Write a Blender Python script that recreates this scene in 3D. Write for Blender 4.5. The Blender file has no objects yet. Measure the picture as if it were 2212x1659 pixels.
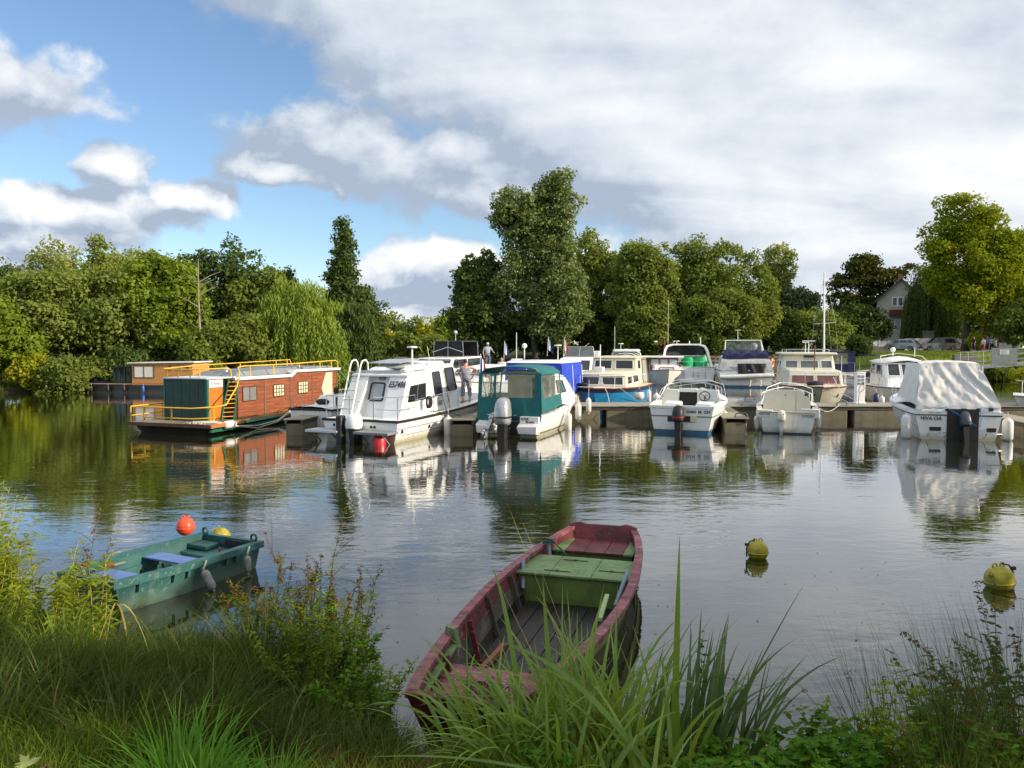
import bpy, math, random
import numpy as np
from mathutils import Vector, Matrix, noise as mnoise
from math import radians as R, sin, cos, pi, sqrt

S = bpy.context.scene
COL = S.collection
rng = random.Random(7)
nr = np.random.RandomState(11)

# ------------------------------------------------------------------ camera, sun, sky, exposure
CAM_H = 3.1
PITCH = math.atan(84.5 / 1659.0)
cam_d = bpy.data.cameras.new('camera')
cam = bpy.data.objects.new('camera', cam_d)
COL.objects.link(cam)
cam.location = (0, 0, CAM_H)
cam.rotation_euler = (pi / 2 - PITCH, 0, 0)
cam_d.sensor_width = 36.0
cam_d.lens = 27.0
cam_d.clip_start = 0.05
cam_d.clip_end = 4000
S.camera = cam

SUN_EL = R(21)
SUN_DIR = Vector((cos(SUN_EL) * cos(R(-18)), cos(SUN_EL) * sin(R(-18)), sin(SUN_EL)))   # towards the sun
sun_d = bpy.data.lights.new('sun', 'SUN')
sun_d.energy = 5.0
sun_d.angle = R(0.6)
sun_d.color = (1.0, 0.87, 0.68)
sun = bpy.data.objects.new('sun', sun_d)
COL.objects.link(sun)
sun.rotation_euler = SUN_DIR.to_track_quat('Z', 'Y').to_euler()

S.view_settings.view_transform = 'Standard'
S.view_settings.look = 'None'
S.view_settings.exposure = 0.25
S.view_settings.gamma = 1.0
S.view_settings.use_curve_mapping = False
S.render.engine = 'CYCLES'
S.cycles.max_bounces = 6
S.cycles.diffuse_bounces = 3
S.cycles.glossy_bounces = 3
S.cycles.transmission_bounces = 4
S.cycles.transparent_max_bounces = 8
S.cycles.caustics_reflective = False
S.cycles.caustics_refractive = False
S.cycles.sample_clamp_indirect = 6


class NT:
    """small helper to write node trees"""
    def __init__(self, tree):
        self.t = tree
        self.n = tree.nodes
        self.l = tree.links

    def new(self, typ, ins=None, **props):
        n = self.n.new(typ)
        for k, v in props.items():
            setattr(n, k, v)
        for k, v in (ins or {}).items():
            self.set(n, k, v)
        return n

    def set(self, n, k, v):
        s = n.inputs[k]
        if isinstance(v, bpy.types.NodeSocket):
            self.l.new(v, s)
        elif isinstance(v, bpy.types.Node):
            self.l.new(v.outputs[0], s)
        else:
            s.default_value = v

    def math(self, op, a, b=0.0, c=0.0, clamp=False):
        return self.new('ShaderNodeMath', {0: a, 1: b, 2: c}, operation=op, use_clamp=clamp).outputs[0]

    def vmath(self, op, a, b=(0, 0, 0)):
        n = self.new('ShaderNodeVectorMath', {0: a, 1: b}, operation=op)
        return n.outputs['Value'] if op in ('LENGTH', 'DOT_PRODUCT', 'DISTANCE') else n.outputs[0]

    def ramp(self, x, a, b, lo=0.0, hi=1.0, smooth=True):
        n = self.new('ShaderNodeMapRange', {0: x, 1: a, 2: b, 3: lo, 4: hi})
        n.interpolation_type = 'SMOOTHSTEP' if smooth else 'LINEAR'
        return n.outputs[0]

    def mix(self, f, a, b):
        n = self.new('ShaderNodeMix', data_type='RGBA')
        self.set(n, 0, f)
        self.set(n, 6, a)
        self.set(n, 7, b)
        return n.outputs[2]

    def noise(self, vec, scale, detail=4.0, rough=0.55, dist=0.0):
        n = self.new('ShaderNodeTexNoise', {'Vector': vec, 'Scale': scale, 'Detail': detail, 'Roughness': rough, 'Distortion': dist})
        return n.outputs[0]


def rgba(c):
    return (c[0], c[1], c[2], 1.0)


def make_world():
    w = bpy.data.worlds.new('World')
    S.world = w
    w.use_nodes = True
    nt = NT(w.node_tree)
    nt.n.clear()
    out = nt.new('ShaderNodeOutputWorld')
    sky = nt.new('ShaderNodeTexSky')
    sky.sky_type = 'NISHITA'
    sky.sun_disc = False
    sky.sun_elevation = SUN_EL
    sky.sun_rotation = math.atan2(SUN_DIR.x, SUN_DIR.y)
    sky.air_density = 1.0
    sky.dust_density = 0.25
    sky.ozone_density = 3.0
    bg_sky = nt.new('ShaderNodeBackground', {0: sky.outputs[0], 1: 0.15})
    tc = nt.new('ShaderNodeTexCoord').outputs['Generated']

    def blob(d, u, v, ru, rv):
        """soft ellipsoidal lump of cloud at the direction seen at (u, v)"""
        a = (u - 1106) / 1659.0
        e = (745 - v) / 1659.0
        c = Vector((a, 1, e)).normalized()
        q = nt.vmath('MULTIPLY', nt.vmath('SUBTRACT', d, tuple(c)), (1659.0 / ru, 1.2, 1659.0 / rv))
        return nt.ramp(nt.vmath('LENGTH', q), 1.7, 0.2, smooth=False)

    def warp(d, scale, amt, detail):
        n = nt.new('ShaderNodeTexNoise', {'Vector': d, 'Scale': scale, 'Detail': detail, 'Roughness': 0.55})
        w = nt.vmath('SUBTRACT', n.outputs['Color'], (0.5, 0.5, 0.5))
        return nt.vmath('ADD', d, nt.vmath('MULTIPLY', w, (amt, amt, amt * 0.75)))

    def density(d):
        z = nt.new('ShaderNodeSeparateXYZ', {0: d}).outputs[2]
        zc = nt.math('ADD', nt.math('MAXIMUM', z, 0.0), 0.22)
        flat = nt.vmath('DIVIDE', d, nt.new('ShaderNodeCombineXYZ', {0: zc, 1: zc, 2: 1.0}).outputs[0])
        n1 = nt.noise(flat, 1.25, 6.0, 0.5, 0.2)
        n2 = nt.noise(nt.vmath('MULTIPLY', d, (1.0, 1.0, 1.5)), 9.0, 8.0, 0.58, 0.1)
        dw = warp(warp(d, 6.0, 0.15, 3.0), 26.0, 0.06, 6.0)
        side = nt.vmath('DOT_PRODUCT', dw, (0.494, -0.13, 0.86))
        deck = nt.ramp(side, -0.005, 0.125, smooth=False)
        bl = None
        for (u, v, ru, rv) in ((30, 180, 118, 62), (250, 370, 48, 50), (110, 450, 190, 38), (430, 430, 95, 34), (60, 510, 150, 34),
                               (880, 565, 105, 50), (1030, 600, 90, 55), (870, 650, 120, 36), (1100, 640, 300, 70),
                               (10, 550, 90, 26), (860, 690, 140, 30)):
            b = blob(dw, u, v, ru, rv)
            bl = b if bl is None else nt.math('MAXIMUM', bl, b)
        for (u, v, ru, rv) in ((760, 310, 150, 75), (930, 350, 210, 80), (640, 385, 110, 30), (1080, 420, 130, 50)):
            deck = nt.math('MAXIMUM', deck, blob(dw, u, v, ru, rv))
        m = nt.math('MAXIMUM', deck, bl)
        nn = nt.math('ADD', nt.math('MULTIPLY', nt.math('SUBTRACT', n1, 0.5), 0.6), nt.math('MULTIPLY', nt.math('SUBTRACT', n2, 0.5), nt.ramp(deck, 0.5, 1.0, 1.15, 0.5)))
        dn = nt.math('ADD', m, nn)
        return dn, n1, n2, deck, z, flat

    d0, n1, n2, deck, z, flat = density(tc)
    off = nt.vmath('ADD', tc, (0.020, -0.003, 0.026))
    d1 = density(off)[0]
    alpha = nt.ramp(d0, 0.18, 0.58)
    relief = nt.math('MULTIPLY', nt.math('SUBTRACT', d0, d1), nt.ramp(deck, 0.3, 1.0, 1.0, 0.85))
    thick = nt.ramp(d0, 0.35, 1.1, 0.0, 1.0)
    bright = nt.math('ADD', relief, nt.ramp(deck, 0.2, 1.0, 0.46, 0.66))
    nl = nt.noise(nt.vmath('MULTIPLY', flat, (0.8, 1.7, 1.0)), 0.95, 5.0, 0.5, 0.4)
    bright = nt.math('ADD', bright, nt.math('MULTIPLY', nt.math('SUBTRACT', nl, 0.5), 1.9))
    bright = nt.math('ADD', bright, nt.math('MULTIPLY', nt.math('SUBTRACT', n2, 0.5), nt.ramp(deck, 0.3, 1.0, 0.5, 0.25)))
    bright = nt.math('SUBTRACT', bright, nt.math('MULTIPLY', blob(tc, 40, 190, 260, 130), 0.7))
    bright = nt.math('SUBTRACT', bright, nt.math('MULTIPLY', blob(tc, 800, 390, 420, 110), 0.5))
    bright = nt.math('SUBTRACT', bright, nt.math('MULTIPLY', thick, 0.10), clamp=True)
    cr = nt.new('ShaderNodeValToRGB', {0: bright})
    e = cr.color_ramp.elements
    e[0].position = 0.05
    e[0].color = (0.36, 0.43, 0.54, 1)
    e[1].position = 0.98
    e[1].color = (0.98, 0.93, 0.86, 1)
    m1 = cr.color_ramp.elements.new(0.34)
    m1.color = (0.57, 0.63, 0.71, 1)
    m2 = cr.color_ramp.elements.new(0.66)
    m2.color = (0.78, 0.81, 0.84, 1)
    bg_c = nt.new('ShaderNodeBackground', {0: cr.outputs[0], 1: 1.0})
    below = nt.ramp(z, -0.05, 0.0)
    alpha = nt.math('MULTIPLY', alpha, below)
    mx = nt.new('ShaderNodeMixShader', {0: alpha, 1: bg_sky.outputs[0], 2: bg_c.outputs[0]})
    nt.l.new(mx.outputs[0], out.inputs[0])
    w.cycles.sampling_method = 'MANUAL'
    w.cycles.sample_map_resolution = 512


make_world()


# ------------------------------------------------------------------ pixel rays to places (photo 2212 px wide)
def ray(u, v):
    x = (u - 1106) / 1659.0
    yv = (829.5 - v) / 1659.0
    return Vector((x, cos(PITCH) + yv * sin(PITCH), -sin(PITCH) + yv * cos(PITCH)))


def on_z(u, v, z=0.0):
    d = ray(u, v)
    t = (z - CAM_H) / d.z
    return Vector((d.x * t, d.y * t, z))


def at_y(u, v, y):
    d = ray(u, v)
    t = y / d.y
    return Vector((d.x * t, y, CAM_H + d.z * t))


# ------------------------------------------------------------------ object helpers
def thing(name, label, cat, loc=(0, 0, 0), rz=0.0, group=None, rot=None):
    o = bpy.data.objects.new(name, None)
    COL.objects.link(o)
    o.location = loc
    o.rotation_euler = rot if rot else (0, 0, rz)
    o.empty_display_size = 0.2
    tag(o, label, cat, group)
    return o


def tag(o, label, cat, group=None):
    o['label'] = label
    o['category'] = cat
    if group:
        o['group'] = group
    return o


def dup(root, loc, rz, label, group=None):
    r = root.copy()
    COL.objects.link(r)
    r.location = loc
    r.rotation_euler = (root.rotation_euler[0], root.rotation_euler[1], rz)
    r['label'] = label
    if group:
        r['group'] = group
    for ch in list(root.children):
        c = ch.copy()
        COL.objects.link(c)
        c.parent = r
        for g in list(ch.children):
            k = g.copy()
            COL.objects.link(k)
            k.parent = c
    return r


def copy_part(o, parent, loc=None, rot=None, scale=None):
    c = o.copy()
    COL.objects.link(c)
    c.parent = parent
    if loc is not None:
        c.location = loc
    if rot is not None:
        c.rotation_euler = rot
    if scale is not None:
        c.scale = scale
    return c


class MB:
    def __init__(self, M=None):
        self.V = []
        self.F = []
        self.M = M or Matrix.Identity(4)

    def v(self, p):
        q = self.M @ Vector(p)
        self.V.append((q.x, q.y, q.z))
        return len(self.V) - 1

    def face(self, pts):
        self.F.append([self.v(p) for p in pts])
        return self

    def hexa(self, b, t):
        i = [self.v(p) for p in list(b) + list(t)]
        self.F += [[i[3], i[2], i[1], i[0]], [i[4], i[5], i[6], i[7]]]
        for k in range(4):
            j = (k + 1) % 4
            self.F.append([i[k], i[j], i[4 + j], i[4 + k]])
        return self

    def box(self, x0, x1, y0, y1, z0, z1):
        return self.hexa([(x0, y0, z0), (x1, y0, z0), (x1, y1, z0), (x0, y1, z0)],
                         [(x0, y0, z1), (x1, y0, z1), (x1, y1, z1), (x0, y1, z1)])

    def bar(self, a, b, w, h, up=(0, 0, 1)):
        """rectangular bar from a to b"""
        a, b = Vector(a), Vector(b)
        d = (b - a).normalized()
        s = d.cross(Vector(up))
        if s.length < 1e-4:
            s = d.cross(Vector((0, 1, 0)))
        s.normalize()
        n = s.cross(d)
        s *= w / 2
        n *= h / 2
        return self.hexa([a - s - n, a + s - n, a + s + n, a - s + n], [b - s - n, b + s - n, b + s + n, b - s + n])

    def prism(self, poly, z0, z1):
        n = len(poly)
        a = [self.v((p[0], p[1], z0)) for p in poly]
        b = [self.v((p[0], p[1], z1)) for p in poly]
        self.F.append(a[::-1])
        self.F.append(b)
        for k in range(n):
            j = (k + 1) % n
            self.F.append([a[k], a[j], b[j], b[k]])
        return self

    def slab(self, poly, off):
        """polygon of 3d points extruded by the vector off"""
        off = Vector(off)
        n = len(poly)
        a = [self.v(p) for p in poly]
        b = [self.v(Vector(p) + off) for p in poly]
        self.F.append(a[::-1])
        self.F.append(b)
        for k in range(n):
            j = (k + 1) % n
            self.F.append([a[k], a[j], b[j], b[k]])
        return self

    def grid(self, P, close_u=False):
        rows = [[self.v(p) for p in row] for row in P]
        for i in range(len(rows) - 1):
            m = len(rows[i])
            for j in range(m if close_u else m - 1):
                k = (j + 1) % m
                self.F.append([rows[i][j], rows[i][k], rows[i + 1][k], rows[i + 1][j]])
        return rows

    def loft(self, P, cap=True):
        rows = self.grid(P, True)
        if cap:
            self.F.append(rows[0][::-1])
            self.F.append(rows[-1])
        return self

    def tube(self, pts, r, n=6, cap=True):
        pts = [Vector(p) for p in pts]
        rs = r if isinstance(r, (list, tuple)) else [r] * len(pts)
        d0 = (pts[1] - pts[0]).normalized()
        ref = Vector((0, 0, 1)) if abs(d0.z) < 0.9 else Vector((1, 0, 0))
        s = d0.cross(ref).normalized()
        P = []
        for i, p in enumerate(pts):
            if i == 0:
                d = pts[1] - pts[0]
            elif i == len(pts) - 1:
                d = pts[-1] - pts[-2]
            else:
                d = (pts[i + 1] - pts[i]).normalized() + (pts[i] - pts[i - 1]).normalized()
            if d.length < 1e-6:
                d = d0
            d.normalize()
            s = (s - d * s.dot(d))
            if s.length < 1e-5:
                s = d.orthogonal()
            s.normalize()
            t = d.cross(s)
            P.append([p + (s * cos(2 * pi * k / n) + t * sin(2 * pi * k / n)) * rs[i] for k in range(n)])
        return self.loft(P, cap)

    def lathe(self, prof, c=(0, 0, 0), n=14, M=None, cap=True):
        c = Vector(c)
        P = []
        for (r, z) in prof:
            row = []
            for k in range(n):
                a = 2 * pi * k / n
                q = Vector((max(r, 1e-4) * cos(a), max(r, 1e-4) * sin(a), z))
                if M is not None:
                    q = M @ q
                row.append(c + q)
            P.append(row)
        return self.loft(P, cap)

    def ell(self, c, rx, ry, rz, n=12, m=7):
        P = []
        for i in range(m + 1):
            a = pi * i / m - pi / 2
            rr = max(cos(a), 0.02)
            P.append([(c[0] + rx * rr * cos(2 * pi * k / n), c[1] + ry * rr * sin(2 * pi * k / n), c[2] + rz * sin(a)) for k in range(n)])
        return self.loft(P, True)

    def build(self, name, mat, parent=None, smooth=None, bevel=0.0, loc=None, rot=None, kind=None, seg=2):
        me = bpy.data.meshes.new(name)
        me.from_pydata(self.V, [], self.F)
        me.materials.append(mat)
        if smooth:
            me.shade_smooth()
            me.set_sharp_from_angle(angle=R(smooth if smooth is not True else 40))
        me.update()
        o = bpy.data.objects.new(name, me)
        COL.objects.link(o)
        if parent is not None:
            o.parent = parent
        if loc is not None:
            o.location = loc
        if rot is not None:
            o.rotation_euler = rot
        if kind:
            o['kind'] = kind
        if bevel:
            b = o.modifiers.new('bevel', 'BEVEL')
            b.width = bevel
            b.segments = seg
            b.limit_method = 'ANGLE'
            b.angle_limit = R(35)
            me.shade_smooth()
            me.set_sharp_from_angle(angle=R(50))
        return o


def np_mesh(name, co, faces_n, mat, parent=None, tint=None, idx=None, kind=None):
    """mesh of separate polygons with faces_n corners each, from a numpy array"""
    me = bpy.data.meshes.new(name)
    nv = len(co)
    me.vertices.add(nv)
    me.vertices.foreach_set('co', np.ascontiguousarray(co, dtype=np.float32).ravel())
    if idx is None:
        idx = np.arange(nv, dtype=np.int32)
    nl = len(idx)
    me.loops.add(nl)
    me.loops.foreach_set('vertex_index', np.ascontiguousarray(idx, dtype=np.int32))
    nf = nl // faces_n
    me.polygons.add(nf)
    me.polygons.foreach_set('loop_start', np.arange(nf, dtype=np.int32) * faces_n)
    me.update(calc_edges=True)
    if tint is not None:
        a = me.attributes.new('tint', 'FLOAT', 'FACE')
        a.data.foreach_set('value', np.ascontiguousarray(tint, dtype=np.float32))
    me.materials.append(mat)
    me.validate()
    o = bpy.data.objects.new(name, me)
    COL.objects.link(o)
    if parent is not None:
        o.parent = parent
    if kind:
        o['kind'] = kind
    return o


def text(s, parent, loc, rot, size, mat, name='lettering', shear=0.0, align='CENTER', ext=0.002, bold=0.0, space=1.0, sx=1.0):
    c = bpy.data.curves.new(name, 'FONT')
    c.body = s
    c.size = size
    c.extrude = ext
    c.offset = bold
    c.shear = shear
    c.align_x = align
    c.align_y = 'CENTER'
    c.space_character = space
    c.materials.append(mat)
    tmp = bpy.data.objects.new(name, c)
    COL.objects.link(tmp)
    me = bpy.data.meshes.new_from_object(tmp.evaluated_get(bpy.context.evaluated_depsgraph_get()))
    bpy.data.objects.remove(tmp)
    bpy.data.curves.remove(c)
    o = bpy.data.objects.new(name, me)
    COL.objects.link(o)
    o.parent = parent
    o.location = loc
    o.rotation_euler = rot
    if sx != 1.0:
        o.scale = (sx, 1, 1)
    return o


def quad_frame(q):
    q = [Vector(p) for p in q]
    n = (q[1] - q[0]).cross(q[3] - q[0])
    n.normalize()
    def at(u, v):
        return q[0] * (1 - u) * (1 - v) + q[1] * u * (1 - v) + q[2] * u * v + q[3] * (1 - u) * v
    return at, n


def round_rect(u0, u1, v0, v1, ru, rv, k=3):
    if ru <= 0:
        return [(u0, v0), (u1, v0), (u1, v1), (u0, v1)]
    out = []
    for (cx, cy, a0) in ((u1 - ru, v0 + rv, -90), (u1 - ru, v1 - rv, 0), (u0 + ru, v1 - rv, 90), (u0 + ru, v0 + rv, 180)):
        for i in range(k + 1):
            a = R(a0 + 90 * i / k)
            out.append((cx + ru * cos(a), cy + rv * sin(a)))
    return out


def panel(mb, q, u0, u1, v0, v1, off=0.01, th=0.03, r=0.0):
    """plate lying on the quad q (outward normal by right hand), proud by off"""
    at, n = quad_frame(q)
    w = (Vector(q[1]) - Vector(q[0])).length
    h = (Vector(q[3]) - Vector(q[0])).length
    pts = [at(u, v) for (u, v) in round_rect(u0, u1, v0, v1, r / w, r / h)]
    mb.slab([p + n * (off - th) for p in pts], n * th)


def window(parent, q, u0, u1, v0, v1, fm, gm, fr=0.035, r=0.0, off=0.018, mull=None, name='window', mm=None, mw=0.025):
    """window frame (a ring) with a pane and optional mullions; returns the frame object"""
    at, n = quad_frame(q)
    w = (Vector(q[1]) - Vector(q[0])).length
    h = (Vector(q[3]) - Vector(q[0])).length
    ru, rv = r / w, r / h
    o = round_rect(u0, u1, v0, v1, ru, rv)
    fu, fv = fr / w, fr / h
    i = round_rect(u0 + fu, u1 - fu, v0 + fv, v1 - fv, max(ru - fu, 0.001) if r else 0, max(rv - fv, 0.001) if r else 0)
    mb = MB()
    m = len(o)
    A = [at(*p) + n * off for p in o]
    B = [at(*p) + n * off for p in i]
    C = [at(*p) - n * 0.02 for p in i]
    D = [at(*p) - n * 0.02 for p in o]
    mb.grid([D, A, B, C], True)
    f = mb.build(name, fm, parent)
    g = MB()
    g.face([p + n * (off * 0.45) for p in [at(*p) for p in i]])
    g.build('pane', gm, f)
    if mull:
        g = MB()
        nu, nv = mull
        U0, U1, V0, V1 = u0 + fu, u1 - fu, v0 + fv, v1 - fv
        for k in range(1, nu):
            uu = U0 + (U1 - U0) * k / nu
            g.bar(at(uu, V0) + n * off * .8, at(uu, V1) + n * off * .8, mw, 0.012, up=n)
        for k in range(1, nv):
            vv = V0 + (V1 - V0) * k / nv
            g.bar(at(U0, vv) + n * off * .7, at(U1, vv) + n * off * .7, mw, 0.012, up=n)
        g.build('mullion', mm or fm, f)
    return f


# ------------------------------------------------------------------ materials
def mat(name, col, rough=0.5, metal=0.0, var=0.12, vs=2.5, bump=0.0, bs=30.0, spec=0.5, coat=0.0, stretch=(1, 1, 1),
        col2=None, streak=0.0, grime=0.0, chips=None, grimecol=(0.16, 0.14, 0.08), wood=False):
    m = bpy.data.materials.new(name)
    m.use_nodes = True
    nt = NT(m.node_tree)
    nt.n.clear()
    out = nt.new('ShaderNodeOutputMaterial')
    b = nt.new('ShaderNodeBsdfPrincipled', {'Roughness': rough, 'Metallic': metal, 'Specular IOR Level': spec, 'Coat Weight': coat})
    nt.l.new(b.outputs[0], out.inputs[0])
    tc = nt.new('ShaderNodeTexCoord').outputs['Object']
    vec = nt.vmath('MULTIPLY', tc, stretch)
    n = nt.noise(vec, vs, 6.0, 0.6)
    lo = tuple(c * (1 - var) for c in col)
    hi = tuple(min(c * (1 + var * 0.6), 0.95) for c in (col2 or col))
    c = nt.mix(nt.ramp(n, 0.32, 0.68), rgba(lo), rgba(hi))
    if wood:
        g = nt.noise(nt.vmath('MULTIPLY', tc, stretch), vs * 6, 3.0, 0.7)
        c = nt.mix(nt.ramp(g, 0.4, 0.7, 0, 0.35), c, rgba(tuple(k * 0.45 for k in col)))
    if chips:
        g = nt.math('ADD', nt.math('MULTIPLY', nt.noise(vec, vs * 5, 5.0, 0.65), 0.75), nt.math('MULTIPLY', nt.noise(tc, 1.6, 2.0), 0.25))
        c = nt.mix(nt.ramp(g, chips[0], chips[0] + 0.025), c, rgba(chips[1]))
    if streak:
        s = nt.noise(nt.vmath('MULTIPLY', tc, (9, 9, 0.7)), 1.0, 4.0, 0.6)
        c = nt.mix(nt.ramp(s, 0.52, 0.75, 0, streak), c, rgba(grimecol))
    if grime:
        z = nt.new('ShaderNodeSeparateXYZ', {0: tc}).outputs[2]
        s = nt.math('ADD', z, nt.math('MULTIPLY', nt.math('SUBTRACT', nt.noise(tc, 5.0, 4.0), 0.5), 0.25))
        c = nt.mix(nt.ramp(s, 0.28, 0.02, 0, grime), c, rgba(grimecol))
    nt.set(b, 'Base Color', c)
    rr = nt.ramp(nt.noise(vec, vs * 3, 4.0), 0.3, 0.7, max(rough - 0.08, 0.02), min(rough + 0.1, 1))
    nt.set(b, 'Roughness', rr)
    if bump:
        bp = nt.new('ShaderNodeBump', {'Strength': bump, 'Distance': 0.02, 'Height': nt.noise(vec, bs, 5.0, 0.6)})
        nt.l.new(bp.outputs[0], b.inputs['Normal'])
    return m


def leaf_mat(name, a, b, trans=0.35, gloss=0.12, c3=None):
    m = bpy.data.materials.new(name)
    m.use_nodes = True
    nt = NT(m.node_tree)
    nt.n.clear()
    out = nt.new('ShaderNodeOutputMaterial')
    at = nt.new('ShaderNodeAttribute', attribute_name='tint').outputs['Fac']
    tc = nt.new('ShaderNodeTexCoord').outputs['Object']
    n = nt.noise(tc, 0.35, 3.0)
    f = nt.math('ADD', nt.math('MULTIPLY', at, 0.65), nt.math('MULTIPLY', nt.ramp(n, 0.35, 0.65), 0.35))
    c = nt.mix(f, rgba(a), rgba(b))
    if c3:
        c = nt.mix(nt.ramp(at, 0.93, 0.96), c, rgba(c3))
    d = nt.new('ShaderNodeBsdfDiffuse', {0: c})
    tcol = nt.mix(0.5, c, rgba(tuple(min(x * y, 1) for x, y in zip(b, (1.9, 1.7, 0.6)))))
    t = nt.new('ShaderNodeBsdfTranslucent', {0: tcol})
    mx = nt.new('ShaderNodeMixShader', {0: trans, 1: d.outputs[0], 2: t.outputs[0]})
    g = nt.new('ShaderNodeBsdfGlossy', {0: (1, 1, 1, 1), 1: 0.45})
    mx2 = nt.new('ShaderNodeMixShader', {0: gloss * 0.05, 1: mx.outputs[0], 2: g.outputs[0]})
    nt.l.new(mx2.outputs[0], out.inputs[0])
    return m
# ------------------------------------------------------------------ ground and water
WATER = [(-60, 9.5), (-16, 9.3), (-8, 8.9), (-5.2, 8.1), (-3.6, 7.5), (-2.2, 7.1), (-1.45, 6.7), (-1.15, 6.1), (-0.95, 5.6), (-0.5, 5.35), (0.4, 5.3),
         (1.4, 5.2), (2.4, 5.3), (3.6, 5.6), (5.5, 6.3), (8, 7.3), (12, 9.0), (19, 12.0), (29, 16), (36, 21), (43, 30), (45.5, 42), (45, 52), (42.5, 60),
         (40.5, 66), (38, 74), (32, 81), (20, 84.5), (5, 86), (-6, 88), (-9.5, 96), (-13, 120), (-22, 150), (-30, 152), (-24, 120), (-19, 96),
         (-16, 76), (-16.5, 64), (-20, 57), (-26, 52.5), (-33, 49.5), (-44, 47), (-60, 40)]


def poly_sd(x, y, poly):
    """signed distance, negative inside"""
    n = len(poly)
    best = np.full(x.shape, 1e9)
    inside = np.zeros(x.shape, bool)
    for i in range(n):
        x1, y1 = poly[i]
        x2, y2 = poly[(i + 1) % n]
        ex, ey = x2 - x1, y2 - y1
        t = np.clip(((x - x1) * ex + (y - y1) * ey) / (ex * ex + ey * ey), 0, 1)
        d = np.hypot(x - x1 - t * ex, y - y1 - t * ey)
        best = np.minimum(best, d)
        c = ((y1 > y) != (y2 > y)) & (x < (x2 - x1) * (y - y1) / (y2 - y1 + 1e-12) + x1)
        inside ^= c
    return np.where(inside, -best, best)


def height(x, y):
    x = np.asarray(x, float)
    y = np.asarray(y, float)
    d = poly_sd(x, y, WATER)
    wob = 0.06 * np.sin(x * 2.3 + 1) * np.sin(y * 1.9) + 0.03 * np.sin(x * 5.1) * np.cos(y * 4.3 + 1)
    near = np.interp(d, [-3, -0.5, 0, 0.25, 1.0, 2.0, 3.0, 5.0, 12, 400], [-1.6, -0.45, -0.02, 0.2, 0.5, 0.88, 1.2, 1.45, 1.6, 1.8]) + wob * np.clip(d, 0, 1)
    far = np.interp(d, [-3, -0.5, 0, 0.4, 3, 6, 12, 20, 400], [-1.6, -0.5, -0.02, 0.35, 0.75, 1.15, 2.1, 2.35, 3.0])
    left = np.interp(d, [-3, -0.5, 0, 0.4, 3, 12, 400], [-1.6, -0.5, -0.02, 0.3, 0.6, 0.9, 2.0])
    f = np.where(x > -10, far, left)
    k = np.clip((y - 12) / 12.0, 0, 1)
    return near * (1 - k) + f * k


def hz(x, y):
    return float(height(np.array([x]), np.array([y]))[0])


def ground_mat():
    m = bpy.data.materials.new('grassy_ground')
    m.use_nodes = True
    nt = NT(m.node_tree)
    nt.n.clear()
    out = nt.new('ShaderNodeOutputMaterial')
    b = nt.new('ShaderNodeBsdfPrincipled', {'Roughness': 0.95, 'Specular IOR Level': 0.1})
    tc = nt.new('ShaderNodeTexCoord').outputs['Object']
    n1 = nt.noise(tc, 0.6, 6.0)
    n2 = nt.noise(tc, 14.0, 6.0, 0.7)
    c = nt.mix(nt.ramp(n2, 0.35, 0.65), (0.035, 0.05, 0.014, 1), (0.10, 0.13, 0.03, 1))
    c = nt.mix(nt.ramp(n1, 0.5, 0.72, 0, 0.6), c, (0.10, 0.085, 0.04, 1))
    z = nt.new('ShaderNodeSeparateXYZ', {0: tc}).outputs[2]
    c = nt.mix(nt.ramp(z, 0.32, 0.08), c, (0.045, 0.036, 0.022, 1))
    nt.set(b, 'Base Color', c)
    bp = nt.new('ShaderNodeBump', {'Strength': 0.8, 'Distance': 0.06, 'Height': n2})
    nt.l.new(bp.outputs[0], b.inputs['Normal'])
    nt.l.new(b.outputs[0], out.inputs[0])
    return m


def make_ground():
    def axis(lo, hi, a, b, fine, n):
        core = np.arange(a, b, fine)
        g = np.geomspace(fine, hi - b, n) + b
        l = a - np.geomspace(fine, a - lo, n)[::-1]
        return np.concatenate([l, core, g])
    xs = axis(-1500, 1500, -9, 9, 0.2, 70)
    ys = axis(-300, 2600, 1, 10, 0.2, 110)
    X, Y = np.meshgrid(xs, ys)
    Z = height(X.ravel(), Y.ravel())
    co = np.stack([X.ravel(), Y.ravel(), Z], 1)
    nx, ny = len(xs), len(ys)
    i = (np.arange(ny - 1)[:, None] * nx + np.arange(nx - 1)[None, :]).ravel()
    idx = np.stack([i, i + 1, i + nx + 1, i + nx], 1).ravel()
    o = np_mesh('ground', co, 4, ground_mat(), idx=idx, kind='structure')
    o.data.shade_smooth()
    return o


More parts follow.
